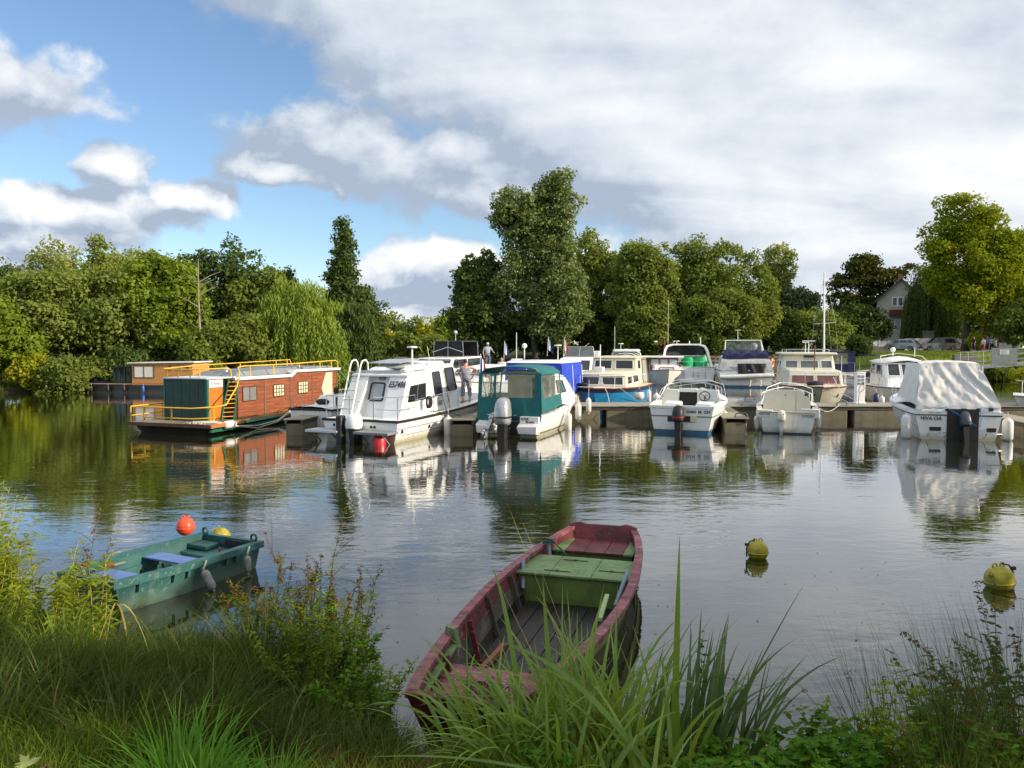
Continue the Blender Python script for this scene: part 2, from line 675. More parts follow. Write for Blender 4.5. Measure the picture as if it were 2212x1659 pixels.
def water_mat():
    m = bpy.data.materials.new('river_water')
    m.use_nodes = True
    nt = NT(m.node_tree)
    nt.n.clear()
    out = nt.new('ShaderNodeOutputMaterial')
    tc = nt.new('ShaderNodeTexCoord').outputs['Object']
    # patches of breeze and of calm
    patch = nt.noise(nt.vmath('MULTIPLY', tc, (0.05, 0.11, 1)), 1.0, 3.0, 0.5, 0.4)
    calm = nt.ramp(patch, 0.38, 0.62, 0.35, 1.0)
    w1 = nt.noise(nt.vmath('MULTIPLY', tc, (0.8, 1.7, 1)), 1.0, 3.0, 0.5, 0.4)
    w2 = nt.noise(nt.vmath('MULTIPLY', tc, (2.4, 5.5, 1)), 1.0, 3.0, 0.55, 0.6)
    w3 = nt.noise(nt.vmath('MULTIPLY', tc, (9.0, 16.0, 1)), 1.0, 2.0, 0.5, 0.3)
    h = nt.math('ADD', nt.math('MULTIPLY', w1, 0.045), nt.math('MULTIPLY', w2, 0.018))
    h = nt.math('ADD', h, nt.math('MULTIPLY', nt.math('MULTIPLY', w3, 0.0022), calm))
    h = nt.math('MULTIPLY', h, calm)
    bp = nt.new('ShaderNodeBump', {'Strength': 0.37, 'Distance': 1.0, 'Height': h})
    bp.inputs['Distance'].default_value = 0.55
    murk = nt.mix(nt.ramp(nt.noise(tc, 0.15, 3.0), 0.3, 0.7), (0.016, 0.017, 0.004, 1), (0.026, 0.026, 0.007, 1))
    d = nt.new('ShaderNodeBsdfDiffuse', {0: murk})
    g = nt.new('ShaderNodeBsdfGlossy', {0: (0.97, 0.98, 1, 1), 1: 0.015})
    nt.l.new(bp.outputs[0], g.inputs['Normal'])
    fr = nt.new('ShaderNodeFresnel', {'IOR': 1.62})
    nt.l.new(bp.outputs[0], fr.inputs['Normal'])
    f = nt.math('MINIMUM', nt.math('MULTIPLY', fr.outputs[0], 1.45), 0.92)
    mx = nt.new('ShaderNodeMixShader', {0: f, 1: d.outputs[0], 2: g.outputs[0]})
    nt.l.new(mx.outputs[0], out.inputs[0])
    return m


ground = make_ground()
wmb = MB()
wmb.face([(-300, -60, 0), (300, -60, 0), (300, 400, 0), (-300, 400, 0)])
water = wmb.build('water', water_mat(), kind='structure')
# ------------------------------------------------------------------ trees
BARK = mat('bark', (0.075, 0.06, 0.042), 0.9, var=0.35, vs=3, bump=0.6, bs=14, stretch=(1, 1, 0.3))
BARKPALE = mat('pale_bark', (0.30, 0.26, 0.19), 0.85, var=0.3, vs=3, bump=0.4, bs=14, stretch=(1, 1, 0.3))
LG = {
    'mid': leaf_mat('leaves_mid_green', (0.103, 0.145, 0.026), (0.211, 0.261, 0.053)),
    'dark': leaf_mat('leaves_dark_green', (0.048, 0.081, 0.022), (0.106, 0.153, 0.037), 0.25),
    'olive': leaf_mat('leaves_olive', (0.127, 0.174, 0.035), (0.243, 0.296, 0.068)),
    'pale': leaf_mat('leaves_pale_silver', (0.192, 0.230, 0.064), (0.312, 0.345, 0.106)),
    'bright': leaf_mat('leaves_bright_green', (0.115, 0.175, 0.018), (0.230, 0.300, 0.034)),
    'yellow': leaf_mat('leaves_yellow_green', (0.204, 0.253, 0.014), (0.396, 0.391, 0.030)),
    'willow': leaf_mat('leaves_willow', (0.135, 0.200, 0.028), (0.270, 0.350, 0.060), 0.4),
    'poplar': leaf_mat('leaves_poplar', (0.089, 0.130, 0.037), (0.211, 0.267, 0.083), 0.3, 0.3),
    'cedar': leaf_mat('leaves_cedar', (0.036, 0.046, 0.010), (0.102, 0.106, 0.020), 0.15),
    'blue': leaf_mat('leaves_blue_green', (0.066, 0.106, 0.047), (0.132, 0.178, 0.076), 0.25),
    'maple': leaf_mat('leaves_maple', (0.095, 0.150, 0.009), (0.255, 0.300, 0.016), 0.4, c3=(0.396, 0.127, 0.030)),
}


def leaf_cloud(cent, rad, n, size, flat=1.0, droop=0.0, seed=0, up=0.35):
    """n leaf faces spread over clumps (cent, rad arrays); returns co (4n,3), tint (n)"""
    r = np.random.RandomState(seed)
    w = (rad ** 2).sum(1)
    k = r.choice(len(cent), n, p=w / w.sum())
    d = r.normal(size=(n, 3))
    d /= np.linalg.norm(d, axis=1)[:, None]
    d[:, 2] = np.where(r.rand(n) < 0.35, np.abs(d[:, 2]), d[:, 2])
    rr = r.uniform(0.55, 1.08, n) ** 0.7
    p = cent[k] + d * rad[k] * rr[:, None]
    p += r.normal(size=(n, 3)) * size * 0.5
    nrm = d * 0.9 + r.normal(size=(n, 3)) * 0.62
    nrm[:, 2] += up
    nrm /= np.linalg.norm(nrm, axis=1)[:, None]
    a = np.cross(nrm, r.normal(size=(n, 3)))
    a /= np.linalg.norm(a, axis=1)[:, None]
    if droop:
        a = a * (1 - droop) + np.array([0, 0, -1.0]) * droop
        a /= np.linalg.norm(a, axis=1)[:, None]
    b = np.cross(nrm, a)
    b /= np.linalg.norm(b, axis=1)[:, None]
    s = size * (r.uniform(0.45, 1.5, n) * r.uniform(.8, 1.25, len(cent))[k])[:, None]
    wd = 0.62 if not droop else 0.3
    lf = 1.0 if not droop else 1.9
    co = np.empty((n, 4, 3))
    co[:, 0] = p - a * s * 0.5 * lf
    co[:, 1] = p + b * s * 0.5 * wd - a * s * 0.05
    co[:, 2] = p + a * s * 0.55 * lf
    co[:, 3] = p - b * s * 0.5 * wd + nrm * s * 0.08
    tk = r.rand(len(cent))
    tint = np.clip(tk[k] * 0.6 + r.rand(n) * 0.4, 0, 1)
    return co.reshape(-1, 3), tint


def clumps(blobs, n, rc, seed, flat=0.75, inner=0.25):
    r = np.random.RandomState(seed)
    B = np.array(blobs, float)
    area = (B[:, 3] * B[:, 4] + B[:, 4] * B[:, 5] + B[:, 3] * B[:, 5])
    k = r.choice(len(B), n, p=area / area.sum())
    d = r.normal(size=(n, 3))
    d /= np.linalg.norm(d, axis=1)[:, None]
    rr = np.where(r.rand(n) < inner, r.uniform(0.3, 0.75, n), r.uniform(0.78, 1.02, n) + (r.rand(n) < .12) * r.uniform(0, .2, n))
    c = B[k, :3] + d * B[k, 3:6] * rr[:, None]
    s = rc * r.uniform(0.5, 1.35, n)
    rad = np.stack([s, s, s * flat], 1)
    return c, rad


def limbs(mb, base, top, r0, ends, seed):
    r = random.Random(seed)
    base, top = Vector(base), Vector(top)
    n = 6
    pts = [base.lerp(top, i / n) + Vector((r.uniform(-1, 1), r.uniform(-1, 1), 0)) * 0.03 * (top - base).length * (i > 0) for i in range(n + 1)]
    mb.tube(pts, [r0 * (1.25 if i == 0 else 1 - 0.82 * i / n) for i in range(n + 1)], 8)
    for e in ends:
        e = Vector(e)
        k = r.uniform(0.25, 0.8)
        i = int(k * n)
        s = pts[i]
        m = s.lerp(e, 0.5) + Vector((r.uniform(-.3, .3), r.uniform(-.3, .3), 0.12 * (e - s).length))
        rr = r0 * (1 - 0.8 * k) * 0.5
        mb.tube([s, m, e], [rr, rr * 0.6, rr * 0.15], 5)


TREES = []


def tree(name, label, cat, x, y, top, w, kind='mid', base=None, blobs=None, n=9000, size=0.27, rc=None, seed=1, depth=None,
         trunk=True, bark=None, group=None, droop=0.0, flat=0.75, lean=0.0, r0=None, ncl=None, low=0.12, inner=0.25):
    """broadleaf tree standing at (x, y): crown reaching height top (world z), overall width w"""
    z0 = hz(x, y) if base is None else base
    t = thing(name, label, cat, (x, y, z0 - 0.05), 0, group)
    H = top - z0
    dp = depth or w * 0.8
    if blobs is None:
        w *= 1.2
        n = int(n * 1.3)
        r = random.Random(seed)
        blobs = [(0, 0, H * 0.56, w * 0.42, dp * 0.42, H * (0.46 - low / 2))]
        for i in range(6):
            a = r.uniform(0, 2 * pi)
            zz = r.uniform(0.25 + low, 0.82)
            k = 0.27 * sqrt(max(0.1, 1 - abs(zz - 0.45) * 1.5))
            blobs.append((cos(a) * w * k, sin(a) * dp * k, H * zz, w * r.uniform(.2, .28), dp * .25, H * r.uniform(.13, .2)))
    else:
        blobs = [(b[0], b[1], b[2], b[3], b[4], b[5]) for b in blobs]
    rc = rc or max(0.07 * w + 0.28, 0.4)
    nc = ncl or int(max(34, 2.0 * w * H / (rc * rc)))
    c, rad = clumps(blobs, nc, rc, seed, flat, inner)
    c[:, 2] = np.maximum(c[:, 2], rad[:, 2] * 0.5)
    co, tint = leaf_cloud(c, rad, n, size, droop=droop, seed=seed + 50)
    np_mesh('crown', co, 4, LG[kind], t, tint)
    if trunk:
        mb = MB()
        rr = r0 or H * 0.022
        ends = [tuple(c[i]) for i in random.Random(seed).sample(range(len(c)), min(16, len(c)))]
        limbs(mb, (0, 0, 0), (lean, 0, H * 0.86), rr, ends, seed)
        mb.build('trunk', bark or BARK, t, smooth=60)
    return t


def willow(name, label, x, y, top, w, kind, seed, strands=420, depth=None, zlow=0.4, group=None, n_up=3500):
    z0 = hz(x, y)
    t = thing(name, label, 'tree', (x, y, z0 - 0.05), 0, group)
    H = top - z0
    dp = depth or w * 0.8
    r = np.random.RandomState(seed)
    cos_, tints = [], []
    for i in range(strands):
        a = r.uniform(0, 2 * pi)
        rr = sqrt(r.uniform(0.1, 1)) 
        px, py = cos(a) * rr * w / 2, sin(a) * rr * dp / 2
        zt = H * (1 - 0.42 * rr ** 2.4) - r.uniform(0, 0.12) * H
        zb = max(r.uniform(0.02, 0.3) * H * (1.2 - 0.5 * rr) + zlow * (r.rand() < .3), 0.2)
        m = int((zt - zb) / 0.13)
        if m < 3:
            continue
        f = np.linspace(0, 1, m)
        sway = r.uniform(-.3, .3)
        p = np.stack([px * (1 + 0.16 * np.sqrt(f)) + sway * f * .6 + r.normal(size=m) * .05, py * (1 + .16 * np.sqrt(f)) + r.normal(size=m) * .05, zt - (zt - zb) * f], 1)
        tang = np.stack([r.normal(size=m) * .35, r.normal(size=m) * .35, -np.ones(m)], 1)
        side = np.cross(tang, r.normal(size=(m, 3)))
        side /= np.linalg.norm(side, axis=1)[:, None]
        tang /= np.linalg.norm(tang, axis=1)[:, None]
        L = r.uniform(.22, .36, m)[:, None]
        W = 0.065
        c = np.empty((m, 4, 3))
        c[:, 0] = p
        c[:, 1] = p + tang * L * .45 + side * W
        c[:, 2] = p + tang * L
        c[:, 3] = p + tang * L * .45 - side * W
        cos_.append(c.reshape(-1, 3))
        tints.append(np.full(m, r.rand()) * .7 + r.rand(m) * .3)
    bl = [(0, 0, H * .72, w * .42, dp * .42, H * .24)]
    c, rad = clumps(bl, 90, w * .09, seed, .7)
    co, ti = leaf_cloud(c, rad, n_up, .24, droop=.7, seed=seed)
    cos_.append(co)
    tints.append(ti)
    np_mesh('crown', np.concatenate(cos_), 4, LG[kind], t, np.concatenate(tints))
    mb = MB()
    ends = [(cos(a) * w * .3, sin(a) * dp * .3, H * .8) for a in [k * 1.1 for k in range(6)]]
    limbs(mb, (0, 0, 0), (0, 0, H * .8), H * .035, ends, seed)
    mb.build('trunk', BARK, t, smooth=60)
    return t


def px(u, v, y):
    """x and height of the photo point (u, v) at distance y"""
    p = at_y(u, v, y)
    return p.x, p.z


def T(name, label, u0, u1, vtop, y, kind, **k):
    """tree filling the photo columns u0..u1 up to row vtop at distance y"""
    x0, zt = px(u0, vtop, y)
    x1, _ = px(u1, vtop, y)
    return tree(name, label, k.pop('cat', 'tree'), (x0 + x1) / 2, y, zt, x1 - x0, kind, **k)


# left bank, from the left edge of the photograph
T('conifer_tree', 'dark pointed evergreen at the far left, behind the silvery trees', -60, 52, 552, 66, 'dark', n=8000, seed=3)
T('willow_tree', 'pale silvery willow behind the big round tree on the left bank', 45, 190, 512, 62, 'pale', n=13000, seed=4, flat=.9, size=.25)
T('willow_tree', 'small pale willow between the pointed tree and the bright maple', 215, 345, 532, 64, 'pale', n=11000, seed=5, size=.25)
T('poplar_tree', 'slim pointed tree rising above the big round tree', 178, 248, 500, 58, 'olive', n=8000, seed=6, depth=3,
  blobs=[(0, 0, 8.6, .75, .8, 1.9), (0, 0, 6.6, 1.5, 1.3, 2.4), (0, 0, 4, 1.9, 1.6, 3)])
T('broadleaf_tree', 'big round light green tree at the water, left of the orange houseboat', 15, 300, 572, 55, 'olive', n=30000, seed=7, depth=7, size=.26)
T('bushy_tree', 'yellow green tree cut by the left edge, hanging over the water', -70, 62, 655, 50.5, 'bright', n=11000, seed=8, size=.25)
T('maple_tree', 'bright green maple just left of the bare dead trunk', 290, 432, 536, 56, 'bright', n=19000, seed=9, size=.28, depth=6)
T('alder_tree', 'dark alder with two peaks right of the bare dead trunk', 385, 560, 530, 61, 'dark', n=22000, seed=10, size=.26,
  blobs=[(-1.6, 0, 8.2, 1.2, 1.2, 1.9), (1.7, 0, 8.3, 1.3, 1.2, 2.6), (0, 0, 5.4, 3.2, 2.4, 3.8), (2.0, -1, 4.2, 2.2, 2, 3.4), (-1.8, 0, 3.6, 2, 2, 3)])
T('broadleaf_tree', 'rounded mid green tree between the alder and the weeping willow', 488, 632, 588, 60, 'mid', n=16000, seed=11, size=.26)
T('small_tree', 'low green tree in front of the alder, leaning to the water', 440, 565, 660, 55.5, 'mid', n=12000, seed=12, size=.25, depth=4)
T('leafy_shrub', 'leafy shrub hiding the foot of the dead trunk', 385, 470, 722, 53.5, 'mid', n=6000, seed=13, trunk=False, cat='shrub', size=.24)
T('leafy_shrub', 'bright shrub at the waterline, left of the black barge bow', 90, 185, 782, 49.9, 'mid', n=6500, seed=14, trunk=False, cat='shrub', size=.22, low=0)
T('leafy_shrub', 'ragged yellowish shrub below the tree at the left edge', 20, 110, 768, 50.6, 'yellow', n=5500, seed=15, trunk=False, cat='shrub', size=.22, low=0)
T('leafy_shrub', 'green shrub behind the black barge bow', 170, 262, 770, 53.2, 'mid', n=6000, seed=16, trunk=False, cat='shrub', size=.22, low=0)
T('leafy_shrub', 'low shrub leaning over the dark veranda of the orange houseboat', 240, 322, 745, 53.8, 'dark', n=6000, seed=17, trunk=False, cat='shrub', size=.24, low=0)
T('leafy_shrub', 'dark shrub behind the orange houseboat roof', 300, 400, 720, 55.8, 'dark', n=7000, seed=18, trunk=False, cat='shrub', size=.24, low=0)
T('broadleaf_tree', 'small dark tree top poking up left of the tall dark poplar', 588, 652, 574, 72, 'dark', n=6000, seed=19, size=.3)

p = at_y(428, 560, 54)
willow('weeping_willow', 'sunlit yellow green weeping willow left of the dark poplar', px(638, 600, 58)[0], 58, px(650, 596, 58)[1], 7.2, 'willow', 21, strands=620, depth=5)
willow('weeping_willow', 'darker weeping willow in front of the dark poplar', px(758, 600, 64)[0], 65, px(757, 652, 64)[1], 4.2, 'dark', 22, strands=300, depth=3)
T('poplar_tree', 'tall narrow dark poplar standing alone against the sky', 694, 772, 450, 70, 'dark', n=20000, seed=23, size=.27, depth=3,
  blobs=[(.35, 0, 11.6, .75, .8, 2.9), (0.1, 0, 8.6, 1.25, 1.1, 3.0), (0, 0, 5.5, 1.6, 1.4, 3.6), (-.9, 0, 5.6, .8, 1, 1.6), (.3, 0, 14.2, .35, .4, 1.0)], rc=.5)
T('broadleaf_tree', 'dark tree sloping down behind the darker weeping willow', 745, 828, 622, 71, 'dark', n=10000, seed=24, size=.28)

# far end of the channel
for i, (u0, u1, vt, y, kd, lb) in enumerate([
        (815, 880, 682, 165, 'olive', 'first small tree of the distant bank, right of the poplar'),
        (862, 925, 688, 160, 'mid', 'distant rounded green tree in the middle of the channel gap'),
        (900, 958, 690, 158, 'yellow', 'distant yellowish tree in the channel gap'),
        (942, 990, 680, 150, 'bright', 'distant bright tree touching the dark wood on the right'),
        (805, 850, 712, 150, 'yellow', 'low distant bush beside the dark wood on the left'),
        (838, 905, 722, 148, 'mid', 'low distant bush in front of the channel trees'),
        (895, 965, 728, 146, 'olive', 'low distant bush left of the dark central wood')]):
    T('distant_tree', lb, u0, u1, vt, y, kd, n=3000, seed=30 + i, size=.55, rc=.9, low=0, base=1.0)

# wood behind the marina
T('broadleaf_tree', 'dark oak at the left end of the central wood', 985, 1095, 536, 92, 'dark', n=18000, seed=41, size=.36)
T('broadleaf_tree', 'very dark low tree at the foot of the central wood', 975, 1075, 632, 90, 'dark', n=9000, seed=42, size=.36, low=0)
T('poplar_tree', 'tallest tree of the wood, a forked poplar against the clouds', 1058, 1262, 362, 90, 'poplar', n=54000, seed=43, size=.34, depth=7,
  blobs=[(-2.7, 0, 18.0, 2.5, 2.2, 2.5), (.1, 0, 16.6, 2.5, 2, 3.2), (2.3, 0, 18.9, 2.1, 1.9, 3.6), (1.6, 0, 14, 2.6, 2.3, 3.5), (-1.6, 0, 13.2, 2.3, 2.2, 3.6),
         (1.9, -.8, 9, 3.4, 2.6, 4.6), (-2.0, 0, 8.6, 2.6, 2.4, 4), (2.6, -1.2, 4.8, 3.4, 2.6, 3.4), (4.0, 0, 7, 1.6, 2, 3)], rc=.95, r0=.34, ncl=620)
T('broadleaf_tree', 'airy light green tree right of the forked poplar', 1238, 1345, 466, 96, 'olive', n=15000, seed=44, size=.36,
  blobs=[(-1, 0, 12.5, 1.9, 1.6, 2.5), (1.2, 0, 10.5, 1.8, 1.6, 2.4), (0, 0, 8, 3, 2, 3), (0, 0, 4, 3, 2, 3)])
T('broadleaf_tree', 'light green tree with open branches in the middle of the wood', 1318, 1462, 508, 91, 'olive', n=26000, seed=45, size=.34, depth=6)
T('broadleaf_tree', 'ragged green tree with a feathery top in the wood', 1395, 1555, 522, 93, 'mid', n=24000, seed=46, size=.34, depth=6)
T('broadleaf_tree', 'broad dark green tree at the right end of the wood', 1500, 1660, 518, 92, 'mid', n=27000, seed=47, size=.34, depth=7)
T('broadleaf_tree', 'spreading lower tree in front of the right end of the wood', 1470, 1640, 630, 88.5, 'mid', n=20000, seed=48, size=.32, depth=5)
T('small_tree', 'low leafy tree leaning out below the open branched tree', 1335, 1465, 640, 88.5, 'mid', n=15000, seed=49, size=.32, depth=4)
T('slender_tree', 'slender brownish tree standing apart, right of the wood', 1645, 1722, 550, 100, 'pale', n=7000, seed=50, size=.36,
  blobs=[(0, 0, 11, 2.0, 1.6, 2.6), (-.3, 0, 8, 1.6, 1.4, 2.4), (0, 0, 5, 1.4, 1.4, 2)], r0=.2)
T('small_tree', 'blue green small tree beside the slender brownish tree', 1692, 1766, 616, 98, 'blue', n=7000, seed=51, size=.36)
T('leafy_shrub', 'dark tall shrub left of the sailing mast', 1650, 1735, 668, 93, 'dark', n=8000, seed=52, size=.34, low=0, cat='shrub')
T('leafy_shrub', 'olive tall shrub behind the sailing mast', 1715, 1822, 672, 92, 'olive', n=9000, seed=53, size=.34, low=0, cat='shrub')

# understory that closes the wood behind the trunks
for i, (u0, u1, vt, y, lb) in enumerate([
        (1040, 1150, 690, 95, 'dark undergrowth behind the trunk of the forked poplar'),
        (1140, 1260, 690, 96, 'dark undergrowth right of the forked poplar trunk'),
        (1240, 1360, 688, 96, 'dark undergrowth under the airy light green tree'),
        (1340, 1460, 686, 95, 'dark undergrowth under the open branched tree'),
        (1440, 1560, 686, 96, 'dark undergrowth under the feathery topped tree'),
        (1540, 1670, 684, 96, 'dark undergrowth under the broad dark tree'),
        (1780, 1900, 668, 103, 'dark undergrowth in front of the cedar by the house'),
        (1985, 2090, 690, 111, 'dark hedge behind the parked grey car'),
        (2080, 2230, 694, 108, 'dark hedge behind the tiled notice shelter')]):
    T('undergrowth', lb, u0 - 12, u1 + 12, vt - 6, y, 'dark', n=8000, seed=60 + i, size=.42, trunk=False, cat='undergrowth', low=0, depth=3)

# right bank
T('cedar_tree', 'dark wind-swept cedar beside the white gabled house', 1790, 1962, 545, 117, 'cedar', n=26000, seed=71, size=.4, flat=.3, depth=8,
  blobs=[(-3.4, 0, 8, 2.4, 2, 3.2), (0, 0, 12.6, 2.6, 2, 1.8), (-2, 0, 11, 3, 2, 2), (1.5, 0, 10.4, 3.6, 2, 1.6), (-3, 0, 4, 3.6, 2.4, 3.4), (1, 0, 6.5, 3.6, 2.4, 2.6), (4.6, 0, 11.6, 1.8, .8, .45), (6.3, 0, 12.6, .9, .4, .22), (1.2, 0, 2.5, 3, 2, 2.6)], rc=.95)
willow('weeping_willow', 'dark weeping willow between the house and the big maple', px(2030, 600, 106)[0], 107, px(2015, 562, 107)[1], 8.0, 'dark', 72, strands=560, depth=5)
T('maple_tree', 'tall sunlit maple with reddish tints above the parked cars', 1985, 2205, 422, 92, 'maple', n=42000, seed=73, size=.36, depth=9, r0=.42,
  blobs=[(-1.3, 0, 15.2, 1.9, 2.4, 3.0), (1.2, 0, 14.6, 2.0, 2.4, 2.6), (3.4, 0, 11.8, 2.6, 3, 2.8), (-3.5, 0, 12, 1.8, 2.2, 2.6), (-4.3, 0, 8.8, 1.5, 2, 1.8), (5.4, -1, 5.4, 2.6, 2, 2.6), (-2.0, -1.6, 6.2, 1.8, 2, 1.7), (2.6, -1.6, 4.0, 2.4, 2, 1.7), (0, -1, 10, 4, 3.2, 3.4), (3.2, -1, 8, 3.4, 3, 3), (.6, -1.6, 6.6, 3.2, 2.6, 2.4), (4.6, 0, 10.8, 2, 2, 3)])
T('maple_tree', 'green tree at the right edge behind the tall maple', 2150, 2300, 478, 99, 'bright', n=18000, seed=74, size=.38, depth=7)
T('broadleaf_tree', 'thin leafy tree low at the right edge of the photo', 2165, 2290, 640, 88, 'olive', n=9000, seed=75, size=.36, low=.05)

# clipped hedges on the lawn
T('round_hedge', 'clipped round dark bush on the lawn right of the mast', 1832, 1882, 734, 88, 'dark', n=6500, seed=81, size=.2, rc=.22, trunk=False, cat='bush', low=0, ncl=260, inner=.1,
  blobs=[(0, 0, 1.1, 1.25, 1.2, 1.15)])
T('box_hedge', 'small clipped box hedge behind the white hard-top boat', 1911, 1947, 752, 80, 'mid', n=3500, seed=82, size=.17, rc=.16, trunk=False, cat='bush', low=0, ncl=160, inner=.1,
  blobs=[(0, 0, .45, .8, .6, .5)])

# bare dead tree on the left bank
t = thing('dead_tree', 'bare pale dead trunk with broken branches among green trees', 'tree', (p.x, 54, hz(p.x, 54)))
mb = MB()
Hd = p.z - hz(p.x, 54)
mb.tube([(0, 0, 0), (.05, 0, Hd * .4), (-.03, 0, Hd * .75), (0, 0, Hd)], [.13, .09, .055, .02], 8)
mb.build('trunk', BARKPALE, t, smooth=60)
rd = random.Random(5)
for k in range(18):
    z = Hd * rd.uniform(.22, .93)
    a = rd.choice([0, pi]) + rd.uniform(-.6, .6)
    L = rd.uniform(.5, 1.5)
    b = MB()
    b.tube([(0, 0, z), (cos(a) * L * .5, sin(a) * L * .5, z + L * .32), (cos(a) * L, sin(a) * L, z + L * .55)], [.04, .025, .008], 5)
    b.build('branch', BARKPALE, t, smooth=60)

# trees on the near right bank, outside the frame, that shade the foreground
for i, (x, y, zt, w, lb) in enumerate([
        (12.5, 0.4, 6.9, 3.8, 'leafy bank tree close to the photographer on the right'),
        (13.0, 5.0, 6.6, 4.2, 'second leafy tree on the near right bank'),
        (12.2, 2.7, 6.6, 2.8, 'slim leafy tree between two others on the near right bank'),
        (15.5, 8.4, 7.6, 4.4, 'third leafy tree on the near right bank, farther from the path'),
        (8.0, -3.0, 6.2, 5.0, 'leafy tree on the bank behind the photographer')]):
    tree('bank_tree', lb, 'tree', x, y, zt, w, 'mid', n=5000, seed=90 + i, size=.34, low=0)
# ------------------------------------------------------------------ boat materials
GEL = mat('white_gelcoat', (0.86, 0.86, 0.84), 0.25, var=0.05, vs=1.2, coat=0.4, grime=0.7, grimecol=(0.42, 0.36, 0.18), streak=0.10)
GELW = mat('white_paint', (0.86, 0.86, 0.85), 0.35, var=0.05, vs=1.5)
CREAM = mat('cream_gelcoat', (0.72, 0.66, 0.47), 0.35, var=0.07, vs=1.5)
CREAMB = mat('cream_hull', (0.70, 0.66, 0.54), 0.35, var=0.07, vs=1.5, grime=0.8)
GREYW = mat('weathered_white', (0.74, 0.74, 0.71), 0.5, var=0.12, vs=2, grime=0.7, streak=0.3)
NAVY = mat('navy_paint', (0.012, 0.02, 0.055), 0.35, var=0.15)
BLACKP = mat('black_rubber', (0.014, 0.014, 0.015), 0.55, var=0.25)
BLACKH = mat('black_hull_paint_and_shade', (0.015, 0.016, 0.018), 0.35, var=0.3, grime=0.3)
GREYP = mat('grey_plastic', (0.22, 0.23, 0.24), 0.5)
ALU = mat('brushed_aluminium', (0.55, 0.56, 0.57), 0.35, metal=0.8, var=0.08)
STEEL = mat('stainless_steel', (0.62, 0.62, 0.62), 0.22, metal=0.9, var=0.05)
SILVER = mat('silver_cowling_paint', (0.42, 0.43, 0.45), 0.3, metal=0.4, var=0.06, coat=0.5)
DKGLASS = mat('dark_glass', (0.018, 0.022, 0.024), 0.06, spec=0.8, var=0.3, vs=1.2)
GRGLASS = mat('grey_glass', (0.10, 0.12, 0.12), 0.08, spec=0.8, var=0.3, vs=1.2)
CURTAIN = mat('net_curtain_behind_glass', (0.36, 0.40, 0.42), 0.25, var=0.12, vs=3, stretch=(9, 9, 0.3), spec=0.7)
BLUEANTI = mat('blue_antifouling', (0.03, 0.12, 0.22), 0.6, var=0.2)
DKANTI = mat('dark_blue_antifouling', (0.012, 0.035, 0.055), 0.6, var=0.2)
REDP = mat('red_plastic', (0.55, 0.02, 0.03), 0.4, var=0.08)
DKRED = mat('dark_red_print', (0.35, 0.02, 0.02), 0.4)
TEAL = mat('teal_canvas', (0.012, 0.13, 0.14), 0.85, var=0.14, vs=2.2, bump=0.25, bs=6)
ROYAL = mat('royal_blue_canvas', (0.012, 0.055, 0.50), 0.8, var=0.2, vs=2.5, bump=0.5, bs=5)
BLUEHULL = mat('bright_blue_tarpaulin', (0.015, 0.22, 0.48), 0.45, var=0.15, vs=2, bump=0.5, bs=5)
NAVYCAN = mat('navy_canvas', (0.014, 0.022, 0.075), 0.85, var=0.2, bump=0.5, bs=7)
BLACKCAN = mat('black_canvas', (0.014, 0.014, 0.018), 0.7, var=0.3, bump=0.5, bs=7)
GREENCAN = mat('bright_green_canvas', (0.0, 0.42, 0.13), 0.75, var=0.12, bump=0.4, bs=6)
GREYCAN = mat('pale_grey_canvas', (0.72, 0.70, 0.68), 0.85, var=0.06, vs=2, bump=.5, bs=5)
CLEARPVC = mat('clear_vinyl_window', (0.30, 0.31, 0.29), 0.18, var=0.35, vs=2.0, spec=0.6)
ROPEW = mat('pale_rope', (0.55, 0.52, 0.43), 0.9)
ROPEB = mat('blue_rope', (0.03, 0.18, 0.55), 0.8)
ROPEK = mat('dark_rope', (0.04, 0.04, 0.04), 0.9)
FENDW = mat('white_fender_vinyl', (0.72, 0.71, 0.68), 0.45, var=0.1, vs=5, streak=0.3)
FENDN = mat('navy_fender_vinyl', (0.02, 0.03, 0.12), 0.4)
VARN = mat('varnished_wood', (0.20, 0.06, 0.025), 0.35, var=0.25, vs=2, stretch=(6, 6, 1), wood=True)
LETTER = mat('navy_lettering', (0.01, 0.018, 0.07), 0.5)
LETK = mat('black_lettering', (0.02, 0.02, 0.022), 0.5)
LETW = mat('white_lettering', (0.8, 0.8, 0.8), 0.5)
SKIN = mat('skin', (0.50, 0.27, 0.18), 0.6, var=0.08)
HAIRD = mat('dark_hair', (0.03, 0.02, 0.015), 0.7)


def clear_mat(name, col, alpha):
    m = bpy.data.materials.new(name)
    m.use_nodes = True
    nt = NT(m.node_tree)
    nt.n.clear()
    out = nt.new('ShaderNodeOutputMaterial')
    tr = nt.new('ShaderNodeBsdfTransparent', {0: rgba(col)})
    d = nt.new('ShaderNodeBsdfPrincipled', {'Base Color': (0.5, 0.5, 0.47, 1), 'Roughness': 0.12, 'Specular IOR Level': 0.8})
    tc = nt.new('ShaderNodeTexCoord').outputs['Object']
    f = nt.ramp(nt.noise(tc, 3.0, 4.0), 0.35, 0.7, alpha * 0.6, alpha * 1.6)
    mx = nt.new('ShaderNodeMixShader', {0: f, 1: tr.outputs[0], 2: d.outputs[0]})
    nt.l.new(mx.outputs[0], out.inputs[0])
    return m


CLEAR = clear_mat('see_through_vinyl', (0.80, 0.82, 0.78), 0.22)
CLEARG = clear_mat('windscreen_glass', (0.62, 0.74, 0.70), 0.18)


